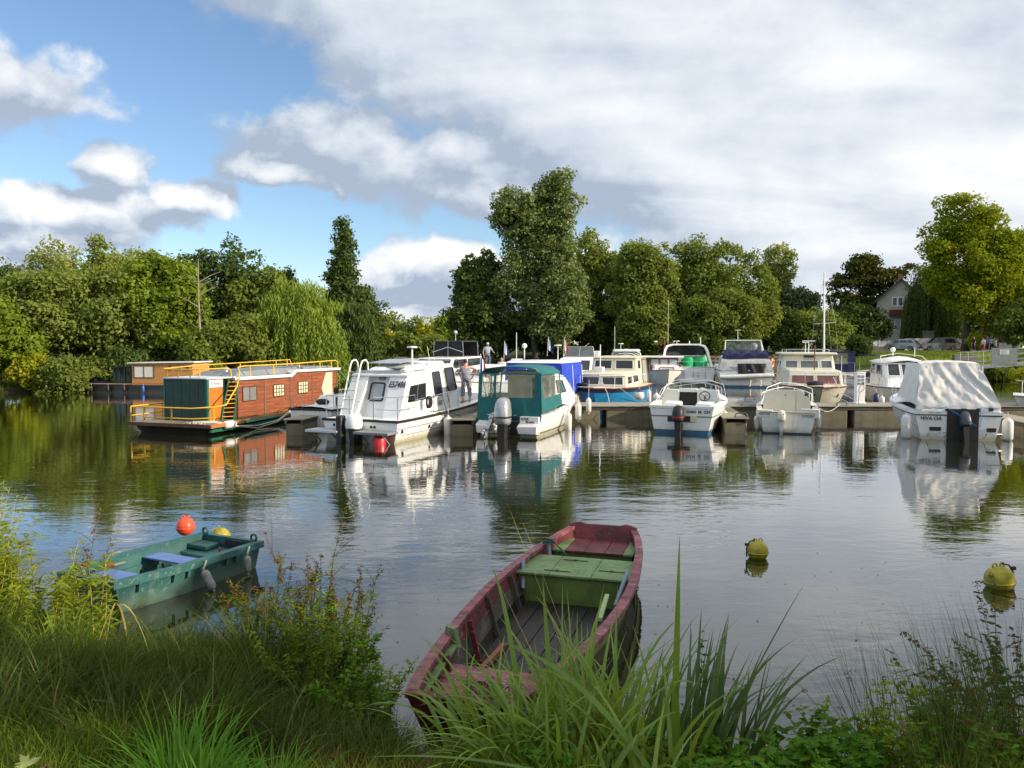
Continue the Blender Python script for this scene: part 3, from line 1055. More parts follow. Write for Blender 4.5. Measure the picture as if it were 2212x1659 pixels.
class Hull:
    """local frame: x to starboard, y forward, z up; origin at the middle of the transom on the waterline"""
    def __init__(self, L, B, zs, zb, tw=0.88, wl=0.84, rake=0.12, draft=0.28, full=0.42, p=2.1, trake=0.0, mid=0.35):
        self.L, self.B, self.zs_, self.zb, self.tw, self.wl, self.rake, self.draft, self.full, self.p, self.trake, self.mid = L, B, zs, zb, tw, wl, rake, draft, full, p, trake, mid

    def zr(self, t):
        return self.zs_ + (self.zb - self.zs_) * t ** 1.8

    def hb(self, t):
        b = self.B / 2
        if t < self.full:
            return b * (self.tw + (1 - self.tw) * sin(pi / 2 * t / self.full))
        k = (t - self.full) / (1 - self.full)
        return b * max(1 - k ** self.p, 0.0) ** 0.75 + 0.01

    def pos(self, t, z, side=1, off=0.0):
        zr = self.zr(t)
        k = min(max(z / zr, 0.0), 1.0)
        wl = self.wl - (self.wl - 0.45) * t ** 2
        f = wl + (1 - wl) * k ** 0.75
        if z < 0:
            f *= max(1 - (z / -self.draft) ** 2, 0.0) ** 0.5 if z > -self.draft else 0
        y = self.L * t * (1 - self.rake * (1 - k) * t ** 3) - self.trake * (k) * (1 - t)
        return Vector((side * (self.hb(t) * f + off), y - off * (t < 0.01), z))

    def shell(self, mb, nt=18, nz=7):
        zk = [0.0, 0.25, 0.5, 0.75, 1.0]
        for side in (1, -1):
            P = []
            for i in range(nt + 1):
                t = (i / nt)
                row = [self.pos(t, -self.draft * q, side) for q in (1, 0.7, 0.3)] + [self.pos(t, self.zr(t) * k, side) for k in zk]
                P.append(row if side == 1 else row[::-1])
            mb.grid(P)
        row = [self.pos(0, -self.draft * q, 1) for q in (1, 0.7, 0.3)] + [self.pos(0, self.zr(0) * k, 1) for k in zk]
        mb.face(([Vector((-p.x, p.y, p.z)) for p in row[:0:-1]] + row)[::-1])
        return mb

    def band(self, mb, z0, z1, off=0.012, nt=18, transom=True, rel=False, t0=0.0, t1=1.0):
        """strip along both sides between heights z0 and z1 (rel: fractions of the sheer height)"""
        def zz(t, z):
            return self.zr(t) * z if rel else z
        A = [self.pos(t0 + (t1 - t0) * i / nt, zz(t0 + (t1 - t0) * i / nt, z0), -1, off) for i in range(nt, -1, -1)]
        Bq = [self.pos(t0 + (t1 - t0) * i / nt, zz(t0 + (t1 - t0) * i / nt, z1), -1, off) for i in range(nt, -1, -1)]
        C = [self.pos(t0 + (t1 - t0) * i / nt, zz(t0 + (t1 - t0) * i / nt, z0), 1, off) for i in range(nt + 1)]
        D = [self.pos(t0 + (t1 - t0) * i / nt, zz(t0 + (t1 - t0) * i / nt, z1), 1, off) for i in range(nt + 1)]
        if transom and t0 == 0:
            mb.grid([A + C, Bq + D])
        else:
            mb.grid([A, Bq])
            mb.grid([C, D])
        return mb

    def deck(self, mb, t0=0.0, t1=1.0, dz=-0.03, th=0.03, inset=0.0, nt=14, crown=0.04):
        P = []
        for i in range(nt + 1):
            t = t0 + (t1 - t0) * i / nt
            a = self.pos(t, self.zr(t), 1)
            w = max(a.x - inset, 0.005)
            P.append([Vector((w * k, a.y, a.z + dz + crown * (1 - k * k))) for k in (-1, -.5, 0, .5, 1)])
        mb.grid(P)
        return mb

    def gunwale(self, mb, w=0.12, h=0.05, t0=0.0, t1=1.0, nt=18, transom=True):
        for side in (1, -1):
            P = []
            for i in range(nt + 1):
                t = t0 + (t1 - t0) * i / nt
                a = self.pos(t, self.zr(t), side)
                o = side * 0.02
                x0, x1 = a.x + o, (a.x - side * min(w, abs(a.x)))
                r = [(x0, a.y, a.z - h), (x0, a.y, a.z + 0.01), (x1, a.y, a.z + 0.01), (x1, a.y, a.z - h)]
                P.append(r if side == -1 else r[::-1])
            mb.loft(P)
        if transom:
            a = self.pos(0, self.zr(0), 1)
            mb.box(-a.x - .02, a.x + .02, a.y - .02, a.y + w * .8, a.z - h, a.z + .012)
        return mb

    def rub(self, mb, r=0.03, z=None, t0=0.0, t1=1.0, nt=20, transom=True):
        def zz(t):
            return self.zr(t) * z if z else self.zr(t) - 0.02
        A = [self.pos(t0 + (t1 - t0) * i / nt, zz(t0 + (t1 - t0) * i / nt), -1, r * .4) for i in range(nt, -1, -1)]
        C = [self.pos(t0 + (t1 - t0) * i / nt, zz(t0 + (t1 - t0) * i / nt), 1, r * .4) for i in range(nt + 1)]
        if transom and t0 == 0:
            mb.tube(A + C, r, 6)
        else:
            mb.tube(A, r, 6)
            mb.tube(C, r, 6)
        return mb

    def cockpit(self, parent, mt, t0, t1, zf, w=0.14, name='cockpit'):
        """inner walls and floor of an open cockpit"""
        mb = MB()
        n = 8
        for side in (1, -1):
            P = []
            for i in range(n + 1):
                t = t0 + (t1 - t0) * i / n
                a = self.pos(t, self.zr(t), side)
                x = a.x - side * w
                r = [(x, a.y, a.z), (x * .97, a.y, zf)]
                P.append(r if side == 1 else r[::-1])
            mb.grid(P)
        P = []
        for i in range(n + 1):
            t = t0 + (t1 - t0) * i / n
            a = self.pos(t, self.zr(t), 1)
            x = a.x - w
            P.append([(-x * .97, a.y, zf), (x * .97, a.y, zf)])
        mb.grid(P)
        a = self.pos(t0, self.zr(t0), 1)
        mb.box(-a.x + w, a.x - w, a.y, a.y + .06, zf, a.z - .05)
        return mb.build(name, mt, parent, smooth=True)

    def rail(self, mb, h=0.45, t0=0.5, t1=0.98, n=10, inset=0.08, posts=4, r=0.014, loopbow=True, mid=False, drop=True):
        """pulpit rail with stanchions"""
        def top(t, side, hh=h):
            a = self.pos(t, self.zr(t), side)
            x = side * max(abs(a.x) - inset, 0.03)
            return Vector((x, a.y - .03, a.z + hh))
        ts = [t0 + (t1 - t0) * i / n for i in range(n + 1)]
        left = [top(t, -1) for t in ts]
        right = [top(t, 1) for t in ts][::-1]
        if drop:
            left = [top(t0 - .02, -1, 0)] + left
            right = right + [top(t0 - .02, 1, 0)]
        if loopbow:
            mb.tube(left + right, r, 6)
        else:
            mb.tube(left, r, 6)
            mb.tube(right, r, 6)
        if mid:
            mb.tube([top(t, -1, h * .5) for t in ts] + [top(t, 1, h * .5) for t in ts][::-1], r * .7, 5)
        for k in range(posts):
            t = t0 + (t1 - t0) * (k + .5) / posts
            for s in (-1, 1):
                mb.tube([top(t, s, 0), top(t, s)], r * .9, 5)
        return mb


def cabin_quads(x0, x1, y0, y1, z0, X0, X1, Y0, Y1, z1, Z1f=None):
    """box that leans: bottom rectangle and top rectangle; z1 aft top, Z1f fore top"""
    zf = z1 if Z1f is None else Z1f
    b = [Vector(p) for p in ((x0, y0, z0), (x1, y0, z0), (x1, y1, z0), (x0, y1, z0))]
    t = [Vector(p) for p in ((X0, Y0, z1), (X1, Y0, z1), (X1, Y1, zf), (X0, Y1, zf))]
    return {'b': b, 't': t, 'aft': [b[0], b[1], t[1], t[0]], 'stbd': [b[1], b[2], t[2], t[1]],
            'fore': [b[2], b[3], t[3], t[2]], 'port': [b[3], b[0], t[0], t[3]]}


def fender(p, length=0.55, r=0.11, label='white fender', m=None, rope=0.35, cat='fender', lean=0.0, group=None, cap=None, horizontal=False, rz=0.0):
    """inflatable fender hanging from p (its eye) by a rope"""
    t = thing('fender', label, cat, p, rz, group)
    M = Matrix.Rotation(lean, 4, 'Y')
    if horizontal:
        M = Matrix.Rotation(pi / 2, 4, 'X')
    mb = MB(M)
    L = length
    mb.lathe([(r * .25, -L), (r * .7, -L * .96), (r, -L * .86), (r, -L * .14), (r * .7, -L * .04), (r * .25, 0)], n=12)
    mb.build('body', m or FENDW, t, smooth=60)
    mb = MB(M)
    for zz in (0.0, -L):
        mb.lathe([(r * .3, zz - .04), (r * .3, zz + .04)], n=8)
    mb.build('end_cap', cap or FENDW, t, smooth=60)
    if rope:
        mb = MB()
        mb.tube([(0, 0, 0.02), (.02, .04, rope)], .012, 5)
        mb.build('rope', ROPEW, t)
    return t


def ball_fender(p, r, label, m, cap, rope=.3):
    t = thing('ball_fender', label, 'fender', p)
    mb = MB()
    prof = [(0.02, -2 * r)] + [(r * cos(R(a)), -r + r * sin(R(a))) for a in range(-75, 60, 15)] + [(r * .3, -r * .02)]
    mb.lathe(prof, n=14)
    mb.build('body', m, t, smooth=60)
    mb = MB()
    mb.lathe([(r * .75, -r * .32), (r * .55, -r * .14), (r * .26, 0), (r * .2, r * .25)], n=12)
    mb.build('neck', cap, t, smooth=60)
    mb = MB()
    mb.tube([(0, 0, r * .2), (.02, .05, r * .2 + rope)], .012, 5)
    mb.build('rope', ROPEW, t)
    return t


def outboard(parent, p, s=1.0, cowl=None, legm=None, tilt=0.0, rz=0.0, steer=0.0, name='outboard_motor', decal=None, tall=1.0, wide=1.0, band=None):
    """outboard engine hung on the transom at p; powerhead up, propeller aft (-y)"""
    legm = legm or BLACKP
    M = Matrix.Translation(p) @ Matrix.Rotation(rz + steer, 4, 'Z') @ Matrix.Rotation(-tilt, 4, 'X') @ Matrix.Scale(s, 4)
    mb = MB(M)
    # clamp bracket, swivel, mid section, cavitation plate, gearcase, skeg
    mb.box(-.11, .11, -.10, .04, -.28, .05)
    mb.box(-.07, .07, -.24, -.08, -.34, .12)
    mb.hexa([(-.05, -.36, -.95), (.05, -.36, -.95), (.05, -.12, -.95), (-.05, -.12, -.95)],
            [(-.10, -.42, .16), (.10, -.42, .16), (.10, -.14, .16), (-.10, -.14, .16)])
    mb.box(-.14, .14, -.60, -.10, -.76, -.735)
    mb.lathe([(.02, -.26), (.055, -.2), (.065, 0), (.06, .18), (.015, .28)], (0, -.3, -.98), 10, Matrix.Rotation(pi / 2, 4, 'X'))
    mb.slab([(-.012, -.36, -1.0), (-.012, -.18, -1.0), (-.012, -.28, -1.22), (-.012, -.36, -1.22)], (.024, 0, 0))
    leg = mb.build(name, legm, parent, smooth=40)
    mb = MB(M)
    for k in range(3):
        a = 2 * pi * k / 3
        c, q = cos(a), sin(a)
        def pp(r, w, dy):
            return (r * c - w * q, -.58 + dy, -.98 + r * q + w * c)
        mb.slab([pp(.03, -.03, .0), pp(.16, -.09, -.02), (pp(.18, 0, .0)), pp(.15, .08, .03), pp(.03, .03, .02)], (0, .012, 0))
    mb.lathe([(.04, -.06), (.045, .06), (.01, .1)], (0, -.58, -.98), 8, Matrix.Rotation(pi / 2, 4, 'X'))
    mb.build('propeller', STEEL if legm is not BLACKP else BLACKP, leg, smooth=40)
    mb = MB(M)
    secs = [(.14, .80, .70, .02), (.20, 1.0, 1.0, 0.0), (.32, 1.04, 1.06, 0.0), (.48, 1.0, 1.03, .01), (.62, .9, .93, .03), (.72, .7, .74, .05), (.76, .38, .42, .06)]
    P = []
    for (z, a, b, dy) in secs:
        row = []
        for k in range(16):
            an = 2 * pi * k / 16
            cx, sy = cos(an), sin(an)
            e = .62
            row.append((.18 * wide * a * abs(cx) ** e * (1 if cx > 0 else -1), -.27 + dy + .25 * b * abs(sy) ** e * (1 if sy > 0 else -1), .14 + (z - .14) * tall))
        P.append(row)
    mb.loft(P)
    mb.build('cowling', cowl or BLACKP, leg, smooth=50)
    if band:
        mb = MB(M)
        z = .14 + .16 * tall
        P = []
        for zz in (z, z + .05):
            P.append([(.192 * wide * abs(cos(2 * pi * k / 16)) ** .62 * (1 if cos(2 * pi * k / 16) > 0 else -1),
                       -.27 + .27 * abs(sin(2 * pi * k / 16)) ** .62 * (1 if sin(2 * pi * k / 16) > 0 else -1), zz) for k in range(16)])
        mb.grid(P, True)
        mb.build('decal_band', band, leg, smooth=50)
    return leg


def boat(name, label, u, v, deg, cat='boat', z=0.0, group=None):
    """boat root: transom middle seen at the photo point (u, v) on the water; bow heading deg to the right of straight ahead"""
    p = on_z(u, v, 0)
    return thing(name, label, cat, (p.x, p.y, z), -R(deg), group)


def hull_parts(t, h, m=None, anti=None, antih=0.10, rub=None, rubr=.03, deckm=None, dk=(0, 1), gun=None, gw=.12):
    h.shell(MB()).build('hull', m or GEL, t, smooth=45)
    if anti:
        h.band(MB(), -h.draft * .3, antih, .008).build('antifouling_band', anti, t, smooth=45)
    if rub:
        h.rub(MB(), rubr).build('rubbing_strake', rub, t, smooth=60)
    if deckm:
        h.deck(MB(), dk[0], dk[1]).build('deck', deckm, t, smooth=50)
    if gun:
        h.gunwale(MB(), gw, t0=0, t1=.97).build('gunwale', gun, t, smooth=40)


def mast(parent, p, h, r=.02, m=None, name='pole', top=None):
    mb = MB()
    mb.tube([p, (p[0], p[1], p[2] + h)], [r, r * .8], 6)
    if top == 'disc':
        mb.lathe([(.17, 0), (.18, .02), (.17, .05), (.02, .06)], (p[0], p[1], p[2] + h), 12)
    if top == 'ball':
        mb.ell((p[0], p[1], p[2] + h + .1), .13, .13, .13, 10, 6)
    return mb.build(name, m or GELW, parent, smooth=50)


def radar_t(parent, p, h, w=.42):
    mb = MB()
    mb.tube([p, (p[0], p[1], p[2] + h)], .022, 6)
    mb.box(p[0] - w / 2, p[0] + w / 2, p[1] - .05, p[1] + .05, p[2] + h, p[2] + h + .05)
    return mb.build('light_mast', GELW, parent, smooth=50)


def striped_flag(loc, cols, label, h=1.1, w=.28, hh=.42, rz=0.0, hang=True):
    t = thing('flag', label, 'flag', loc, rz)
    mb = MB()
    mb.tube([(0, 0, 0), (0.06, 0, h)], .012, 6)
    mb.ell((.062, 0, h + .015), .02, .02, .02, 6, 4)
    mb.build('staff', GELW, t)
    for i, c in enumerate(cols):
        mb = MB()
        P = []
        n = 5
        for k in range(7):
            z = h - .04 - hh * 1.35 * k / 6
            row = []
            for j in range(n + 1):
                a = (i + j / n) / len(cols)
                row.append((.05 + w * a * (0.55 + .06 * k) * (1 if k < 6 else .9), .035 * sin(a * 9 + k * .5), z - a * .22))
            P.append(row)
        mb.grid(P)
        mb.build('stripe', c, t, smooth=True)
    return t


FRED = mat('flag_red', (0.55, 0.03, 0.03), 0.8)
FWH = mat('flag_white', (0.75, 0.75, 0.75), 0.8)
FBL = mat('flag_blue', (0.03, 0.06, 0.30), 0.8)

# ================================================================== cruiser E57486
t = boat('cabin_cruiser', 'white cabin cruiser lettered E57486 on its shaded stern wall, ladder to the roof', 778, 955, 22)
cruiser_E = t
h = Hull(9.2, 2.95, .72, 1.15, tw=.94, wl=.9, rake=.1, full=.5)
h.shell(MB()).build('hull', GEL, t, smooth=45)
h.rub(MB(), .045, .96).build('rubbing_strake', BLACKP, t, smooth=60)
h.band(MB(), .60, .64, .010, rel=True, t0=.0, transom=False).build('waist_line', GREYP, t, smooth=45)
h.band(MB(), .30, .33, .010, rel=True, t0=.03, t1=.55, transom=False).build('waist_line', GREYP, t, smooth=45)
h.deck(MB(), 0, 1, .0, crown=.02).build('deck', GELW, t, smooth=50)
# aft coachroof with slanted winged stern wall
mb = MB()
aft = cabin_quads(-1.15, 1.15, .98, 2.6, .72, -1.08, 1.08, 1.5, 2.6, 2.12, 2.22)
mb.hexa(aft['b'], aft['t'])
mb.build('aft_cabin', GELW, t, bevel=.03)
for s in (-1, 1):      # the two wings that slope down beside the recessed wall
    a = [Vector((s * 1.16, .5, .72)), Vector((s * 1.16, 1.36, .72)), Vector((s * 1.09, 1.76, 2.13)), Vector((s * 1.06, 1.2, 2.06))]
    w = -s * .66
    b = [p_ + Vector((w, 0, 0)) for p_ in a]
    mb = MB()
    mb.hexa([a[0], a[1], b[1], b[0]] if s < 0 else [b[0], b[1], a[1], a[0]], [a[3], a[2], b[2], b[3]] if s < 0 else [b[3], b[2], a[2], a[3]])
    mb.build('stern_wing', GELW, t, bevel=.02)
mb = MB()
mb.hexa([(-1.1, 1.15, 2.05), (1.1, 1.15, 2.05), (1.1, 1.9, 2.12), (-1.1, 1.9, 2.12)], [(-1.05, 1.17, 2.13), (1.05, 1.17, 2.13), (1.05, 1.9, 2.2), (-1.05, 1.9, 2.2)])
mb.build('roof_lip', GELW, t, bevel=.02)
q = aft['aft']
window(t, [Vector(p) + Vector((0, -.012, 0)) for p in q], .31, .56, .36, .80, BLACKP, CURTAIN, .045, .09, .03)
mb = MB()
panel(mb, [Vector(p) for p in q], .44, .54, .86, .93, .12, .12)
mb.build('stern_light', GREYP, t, bevel=.01)
text('E57486', t, (.765, 1.03, 1.80), (R(62.4), 0, 0), .30, LETTER, shear=.15, bold=.007, sx=.70)
sq = [(1.165, .55, .72), (1.165, 2.55, .72), (1.10, 2.55, 2.22), (1.10, 1.25, 2.10)]
window(t, sq, .10, .86, .34, .76, GELW, DKGLASS, .03, .08, .02, mull=(2, 1), mm=ALU)
window(t, [(-1.10, 2.55, .72), (-1.165, .55, .72), (-1.10, 1.25, 2.10), (-1.10, 2.55, 2.22)], .1, .86, .34, .76, GELW, DKGLASS, .03, .08, .07, mull=(2, 1), mm=ALU)
# wheelhouse
wh = cabin_quads(-1.2, 1.2, 2.6, 5.0, .80, -1.04, 1.04, 2.5, 4.6, 2.34, 2.42)
mb = MB()
mb.hexa(wh['b'], wh['t'])
mb.build('wheelhouse', GELW, t, bevel=.06)
window(t, wh['stbd'], .10, .42, .30, .90, GELW, DKGLASS, .03, .12, .05)
window(t, wh['stbd'], .60, .92, .40, .93, BLACKP, DKGLASS, .03, .10, .05)
window(t, wh['fore'], .06, .48, .45, .92, BLACKP, DKGLASS, .03, .08, .05)
window(t, wh['fore'], .52, .94, .45, .92, BLACKP, DKGLASS, .03, .08, .05)
mb = MB()
at, n = quad_frame(wh['stbd'])
mb.tube([at(.54, .02) + n * .055, at(.52, .97) + n * .055], .012, 5)
mb.build('door_seam', BLACKP, t)
fc = cabin_quads(-1.0, 1.0, 5.0, 7.6, .95, -.85, .85, 4.9, 7.0, 1.55, 1.45)
mb = MB()
mb.hexa(fc['b'], fc['t'])
mb.build('fore_cabin', GELW, t, bevel=.06)
# roof: raised hatch slides, solar panel, grab rails
mb = MB()
mb.hexa([(-.85, 1.6, 2.19), (.75, 1.6, 2.19), (.85, 3.1, 2.30), (-.85, 3.1, 2.30)], [(-.7, 1.9, 2.34), (.55, 1.9, 2.34), (.75, 3.05, 2.42), (-.75, 3.05, 2.42)])
mb.hexa([(-.8, 3.2, 2.36), (.8, 3.2, 2.36), (.75, 4.5, 2.42), (-.75, 4.5, 2.42)], [(-.74, 3.25, 2.48), (.74, 3.25, 2.48), (.7, 4.4, 2.52), (-.7, 4.4, 2.52)])
mb.build('roof_hatch', GELW, t, bevel=.03)
mb = MB()
mb.hexa([(-.95, 2.0, 2.46), (.3, 2.0, 2.46), (.3, 3.4, 2.58), (-.95, 3.4, 2.56)], [(-.95, 2.0, 2.49), (.3, 2.0, 2.49), (.3, 3.4, 2.61), (-.95, 3.4, 2.59)])
mb.build('roof_panel', ALU, t)
mb = MB()
mb.bar((-1.0, 1.32, 2.20), (.75, 1.32, 2.20), .03, .10)
for k in range(7):
    mb.box(-.98 + k * .28, -.94 + k * .28, 1.30, 1.36, 2.12, 2.18)
mb.build('roof_rail', ALU, t)
mb = MB()
mb.lathe([(.05, 0), (.05, .1), (.34, .16), (.30, .19), (.02, .2)], (.42, 1.55, 2.18), 16)
mb.build('roof_fan', GREYP, t, smooth=50)
mast(t, (.95, 1.7, 2.15), .85, .035, top='disc')
mb = MB()
mb.tube([(-.95, 2.7, 2.34), (-.95, 2.7, 2.44), (-.95, 4.1, 2.48), (-.95, 4.1, 2.38)], .012)
mb.tube([(.95, 2.7, 2.34), (.95, 2.7, 2.44), (.95, 4.0, 2.48), (.95, 4.0, 2.38)], .012)
mb.build('grab_rail', STEEL, t)
# ladder on the port wing
LX0, LX1 = -1.02, -.62
mb = MB()
for x in (LX0, LX1):
    mb.tube([(x, .42, .80), (x, 1.02, 2.42), (x, 1.12, 2.56), (x + .02, 1.30, 2.60), (x + .02, 1.42, 2.5), (x + .02, 1.44, 2.15)], .028, 7)
lad = mb.build('ladder', GELW, t, smooth=60)
for k in range(5):
    f = .12 + k * .185
    b = MB()
    y, z = .42 + .6 * f, .80 + 1.62 * f
    b.bar((LX0, y, z), (LX1, y, z), .05, .025)
    b.build('rung', ALU, lad)
# stern rails, low
mb = MB()
for s in (-1, 1):
    x0, x1 = s * 1.33, s * .45
    for zz in (1.05, 1.45):
        mb.tube([(x0, .08, zz), (x1, .08, zz)], .014)
        mb.tube([(x0, .08, zz), (x0, 1.2, zz + .02)], .014)
    for x in (x0, (x0 + x1) / 2 if s < 0 else x1, x1):
        mb.tube([(x, .08, .74), (x, .08, 1.46)], .014)
    mb.tube([(x0, 1.2, .74), (x0, 1.2, 1.47)], .014)
mb.tube([(-.45, .08, 1.42), (-.2, .08, 1.3), (0, .08, 1.26), (.2, .08, 1.30), (.45, .08, 1.42)], .008)
mb.build('stern_rail', STEEL, t)
mb = MB()
mb.tube([(1.33, 1.2, 1.3), (1.36, 2.4, 1.36), (1.38, 3.4, 1.42), (1.38, 4.3, 1.48)], .014)
for yy in (2.4, 3.6, 4.3):
    mb.tube([(1.38, yy, .80), (1.37, yy, 1.42)], .013)
mb.tube([(1.38, 4.3, 1.15), (1.38, 5.2, 1.2), (1.38, 5.2, .85)], .012)
mb.tube([(1.38, 6.3, 1.50), (1.3, 7.6, 1.66), (.6, 8.7, 1.78), (0, 9.0, 1.8), (-.6, 8.7, 1.78), (-1.3, 7.6, 1.66), (-1.38, 5.3, 1.48)], .014)
for (x, y) in ((1.3, 7.4), (.75, 8.5), (-.75, 8.5), (-1.3, 7.4), (1.36, 6.3)):
    mb.tube([(x, y, .95), (x, y, 1.66)], .012)
mb.build('side_rail', STEEL, t)
# swim platforms with struts
for s, x0, x1 in ((-1, -1.62, -.42), (1, .18, 1.42)):
    mb = MB()
    mb.box(x0, x1, -.68, -.03, .33, .41)
    pf = mb.build('swim_platform', GREYP if s > 0 else ALU, t, bevel=.01)
    b = MB()
    for x in (x0 + .25, x1 - .25):
        b.bar((x, -.6, .34), (x, -.05, -.1), .04, .04)
    b.build('strut', ALU, pf)
mb = MB()
for (x, z) in ((-.98, .52), (-.86, .52), (-.02, .52), (.42, .50), (.54, .50)):
    mb.lathe([(.045, -.02), (.045, .012)], (x, -.005, z), 10, Matrix.Rotation(pi / 2, 4, 'X'))
mb.build('exhaust_port', BLACKP, t)
mb = MB()
for tt in (.03, .22):
    a = h.pos(tt, .34, 1, .012)
    mb.box(a.x - .02, a.x + .01, a.y, a.y + .12, .30, .42)
mb.build('hull_fitting', BLACKP, t)
mb = MB()
for (sx, sz, sl) in ((1.12, 1.12, .36), (1.12, 1.06, .36), (1.12, 1.0, .3)):
    mb.box(sx + .085, sx + .1, 3.05, 3.05 + sl, sz, sz + .035)
mb.build('model_print', GREYP, t)
leg = outboard(t, (-.02, -.05, .30), 1.0, cowl=GELW, legm=BLACKP, wide=1.25, tall=.80)
mb = MB()
mb.box(-.50, -.29, -.62, -.34, -.35, .88)
mb.build('engine_leg_guard', BLACKP, t, bevel=.04)
# red can hanging under the starboard platform
c = thing('fuel_can', 'red plastic can hung under the swim platform of the cruiser E57486', 'can', (0, 0, 0))
c.location = t.matrix_basis @ Vector((0, 0, 0)) if False else (Matrix.Translation(t.location) @ Matrix.Rotation(t.rotation_euler.z, 4, 'Z')) @ Vector((.98, -.42, -.10))
c.rotation_euler = t.rotation_euler
mb = MB()
mb.lathe([(.14, 0), (.2, .03), (.2, .3), (.17, .36), (.06, .39)], n=14)
mb.build('body', REDP, c, smooth=50)
mb = MB()
mb.box(-.16, .16, -.02, .02, .36, .42)
mb.build('handle', REDP, c, bevel=.01)


def loc_of(root, p):
    return (Matrix.Translation(root.location) @ Matrix.Rotation(root.rotation_euler.z, 4, 'Z')) @ Vector(p)


fender(loc_of(t, (1.62, 3.0, .62)), .95, .15, 'tall white cylinder fender touching the water amidships of the cruiser E57486', rope=.3)
fender(loc_of(t, (1.60, 6.1, .50)), .75, .13, 'white fender hanging forward on the cruiser E57486, beside the woman', rope=.45)
mb = MB()
a = Vector((1.42, 2.6, 1.35))
mb.tube([a, a + Vector((.02, .3, .05)), a + Vector((.05, .6, -.6)), a + Vector((.04, .7, -.62))], .012)
mb.tube([(1.5, 1.9, .88), (1.7, 3.3, .7), (1.75, 4.2, .45), (1.6, 6.2, .62)], .014)
mb.tube([(1.5, 6.0, .9), (1.52, 6.3, .4), (1.9, 6.6, .3)], .014)
tag(mb.build('mooring_rope', ROPEK), 'dark mooring rope sagging along the lit side of the cruiser E57486', 'rope')
bpy.context.view_layer.update()
o = bpy.data.objects[-1] if False else [x for x in COL.objects if x.name.startswith('mooring_rope')][-1]
o.location = t.location
o.rotation_euler = t.rotation_euler
# wound rope hanging on the rail
c = thing('coiled_rope', 'dark coil of rope hung on the rail of the cruiser E57486 under the long window', 'rope', loc_of(t, (1.40, 2.0, 1.35)), t.rotation_euler.z)
mb = MB()
for k in range(5):
    w = .05 + .012 * k
    mb.tube([(w * cos(a_), .04 * (k - 2), -.17 + .2 * sin(a_)) for a_ in [2 * pi * i / 12 for i in range(13)]], .016, 5)
mb.build('coil', ROPEK, c, smooth=60)
striped_flag(loc_of(t, (.9, 7.2, 1.35)), [FBL, FWH, FRED], 'drooping blue, white and red flag on a staff behind the woman', 1.35, .3, .5)

# ================================================================== teal canopy boat
t = boat('motorboat', 'white motorboat with a teal canvas canopy and silver outboard', 1101, 942.5, 19)
tealboat = t
h = Hull(6.9, 2.5, .72, 1.22, tw=.9, wl=.84, rake=.16, full=.4)
hull_parts(t, h, GEL, None, rub=None)
h.band(MB(), .10, .135, .01, t0=.03, t1=.72, transom=False).build('boot_stripe', BLACKP, t, smooth=45)
h.rub(MB(), .022, .93).build('rubbing_strake', GELW, t, smooth=60)
h.deck(MB(), .45, 1, .03, crown=.10).build('deck', GELW, t, smooth=50)
h.gunwale(MB(), .2, .06, t1=.96).build('gunwale', GELW, t, smooth=40)
h.cockpit(t, GELW, .08, .5, .30, .2)
mb = MB()
mb.hexa([(-1.06, -.38, .12), (-.42, -.38, .12), (-.42, .02, .05), (-1.06, .02, .05)], [(-1.1, -.40, .42), (-.36, -.40, .36), (-.36, .02, .52), (-1.12, .02, .55)])
mb.build('bathing_platform', GEL, t, bevel=.03)
mb = MB()
mb.hexa([(.42, -.38, .12), (1.06, -.38, .12), (1.06, .02, .05), (.42, .02, .05)], [(.36, -.40, .36), (1.1, -.40, .42), (1.12, .02, .55), (.36, .02, .52)])
mb.build('bathing_platform', GEL, t, bevel=.03)
mb = MB()
mb.box(-.38, .38, -.035, 0.0, .02, .66)
mb.build('well_shade_panel', BLACKP, t)  # flat black plate in place of the shade inside the motor well
# coachroof
cb = cabin_quads(-.95, .95, 2.7, 5.6, 1.0, -.86, .86, 2.5, 4.1, 1.95, 1.86)
mb = MB()
mb.hexa(cb['b'], cb['t'])
mb.build('coachroof', GELW, t, bevel=.06)
window(t, cb['stbd'], .04, .50, .34, .86, BLACKP, GRGLASS, .02, .05, .045, mull=(3, 1), mm=ALU)
window(t, cb['port'], .50, .96, .34, .86, BLACKP, GRGLASS, .02, .05, .045, mull=(3, 1), mm=ALU)
window(t, cb['fore'], .05, .49, .3, .9, BLACKP, GRGLASS, .02, .05, .045)
window(t, cb['fore'], .51, .95, .3, .9, BLACKP, GRGLASS, .02, .05, .045)
mb = MB()
mb.hexa([(-.95, 2.1, 1.97), (.95, 2.1, 1.97), (.8, 4.35, 1.88), (-.8, 4.35, 1.88)], [(-.8, 2.1, 2.20), (.8, 2.1, 2.20), (.6, 4.0, 1.98), (-.6, 4.0, 1.98)])
mb.build('hard_top', GELW, t, bevel=.07, seg=3)
# cabin bulkhead and door seen through the vinyl
mb = MB()
mb.hexa([(-.95, 2.45, .35), (.95, 2.45, .35), (.95, 2.52, .35), (-.95, 2.52, .35)], [(-.9, 2.4, 2.05), (.9, 2.4, 2.05), (.9, 2.5, 2.05), (-.9, 2.5, 2.05)])
mb.build('bulkhead', CREAM, t)
dq = [(.0, 2.39, .45), (.75, 2.39, .45), (.72, 2.36, 1.95), (.0, 2.36, 1.95)]
window(t, dq, 0, 1, 0, 1, GELW, DKGLASS, .06, 0, .03, name='cabin_door', mull=(2, 1), mm=ALU)
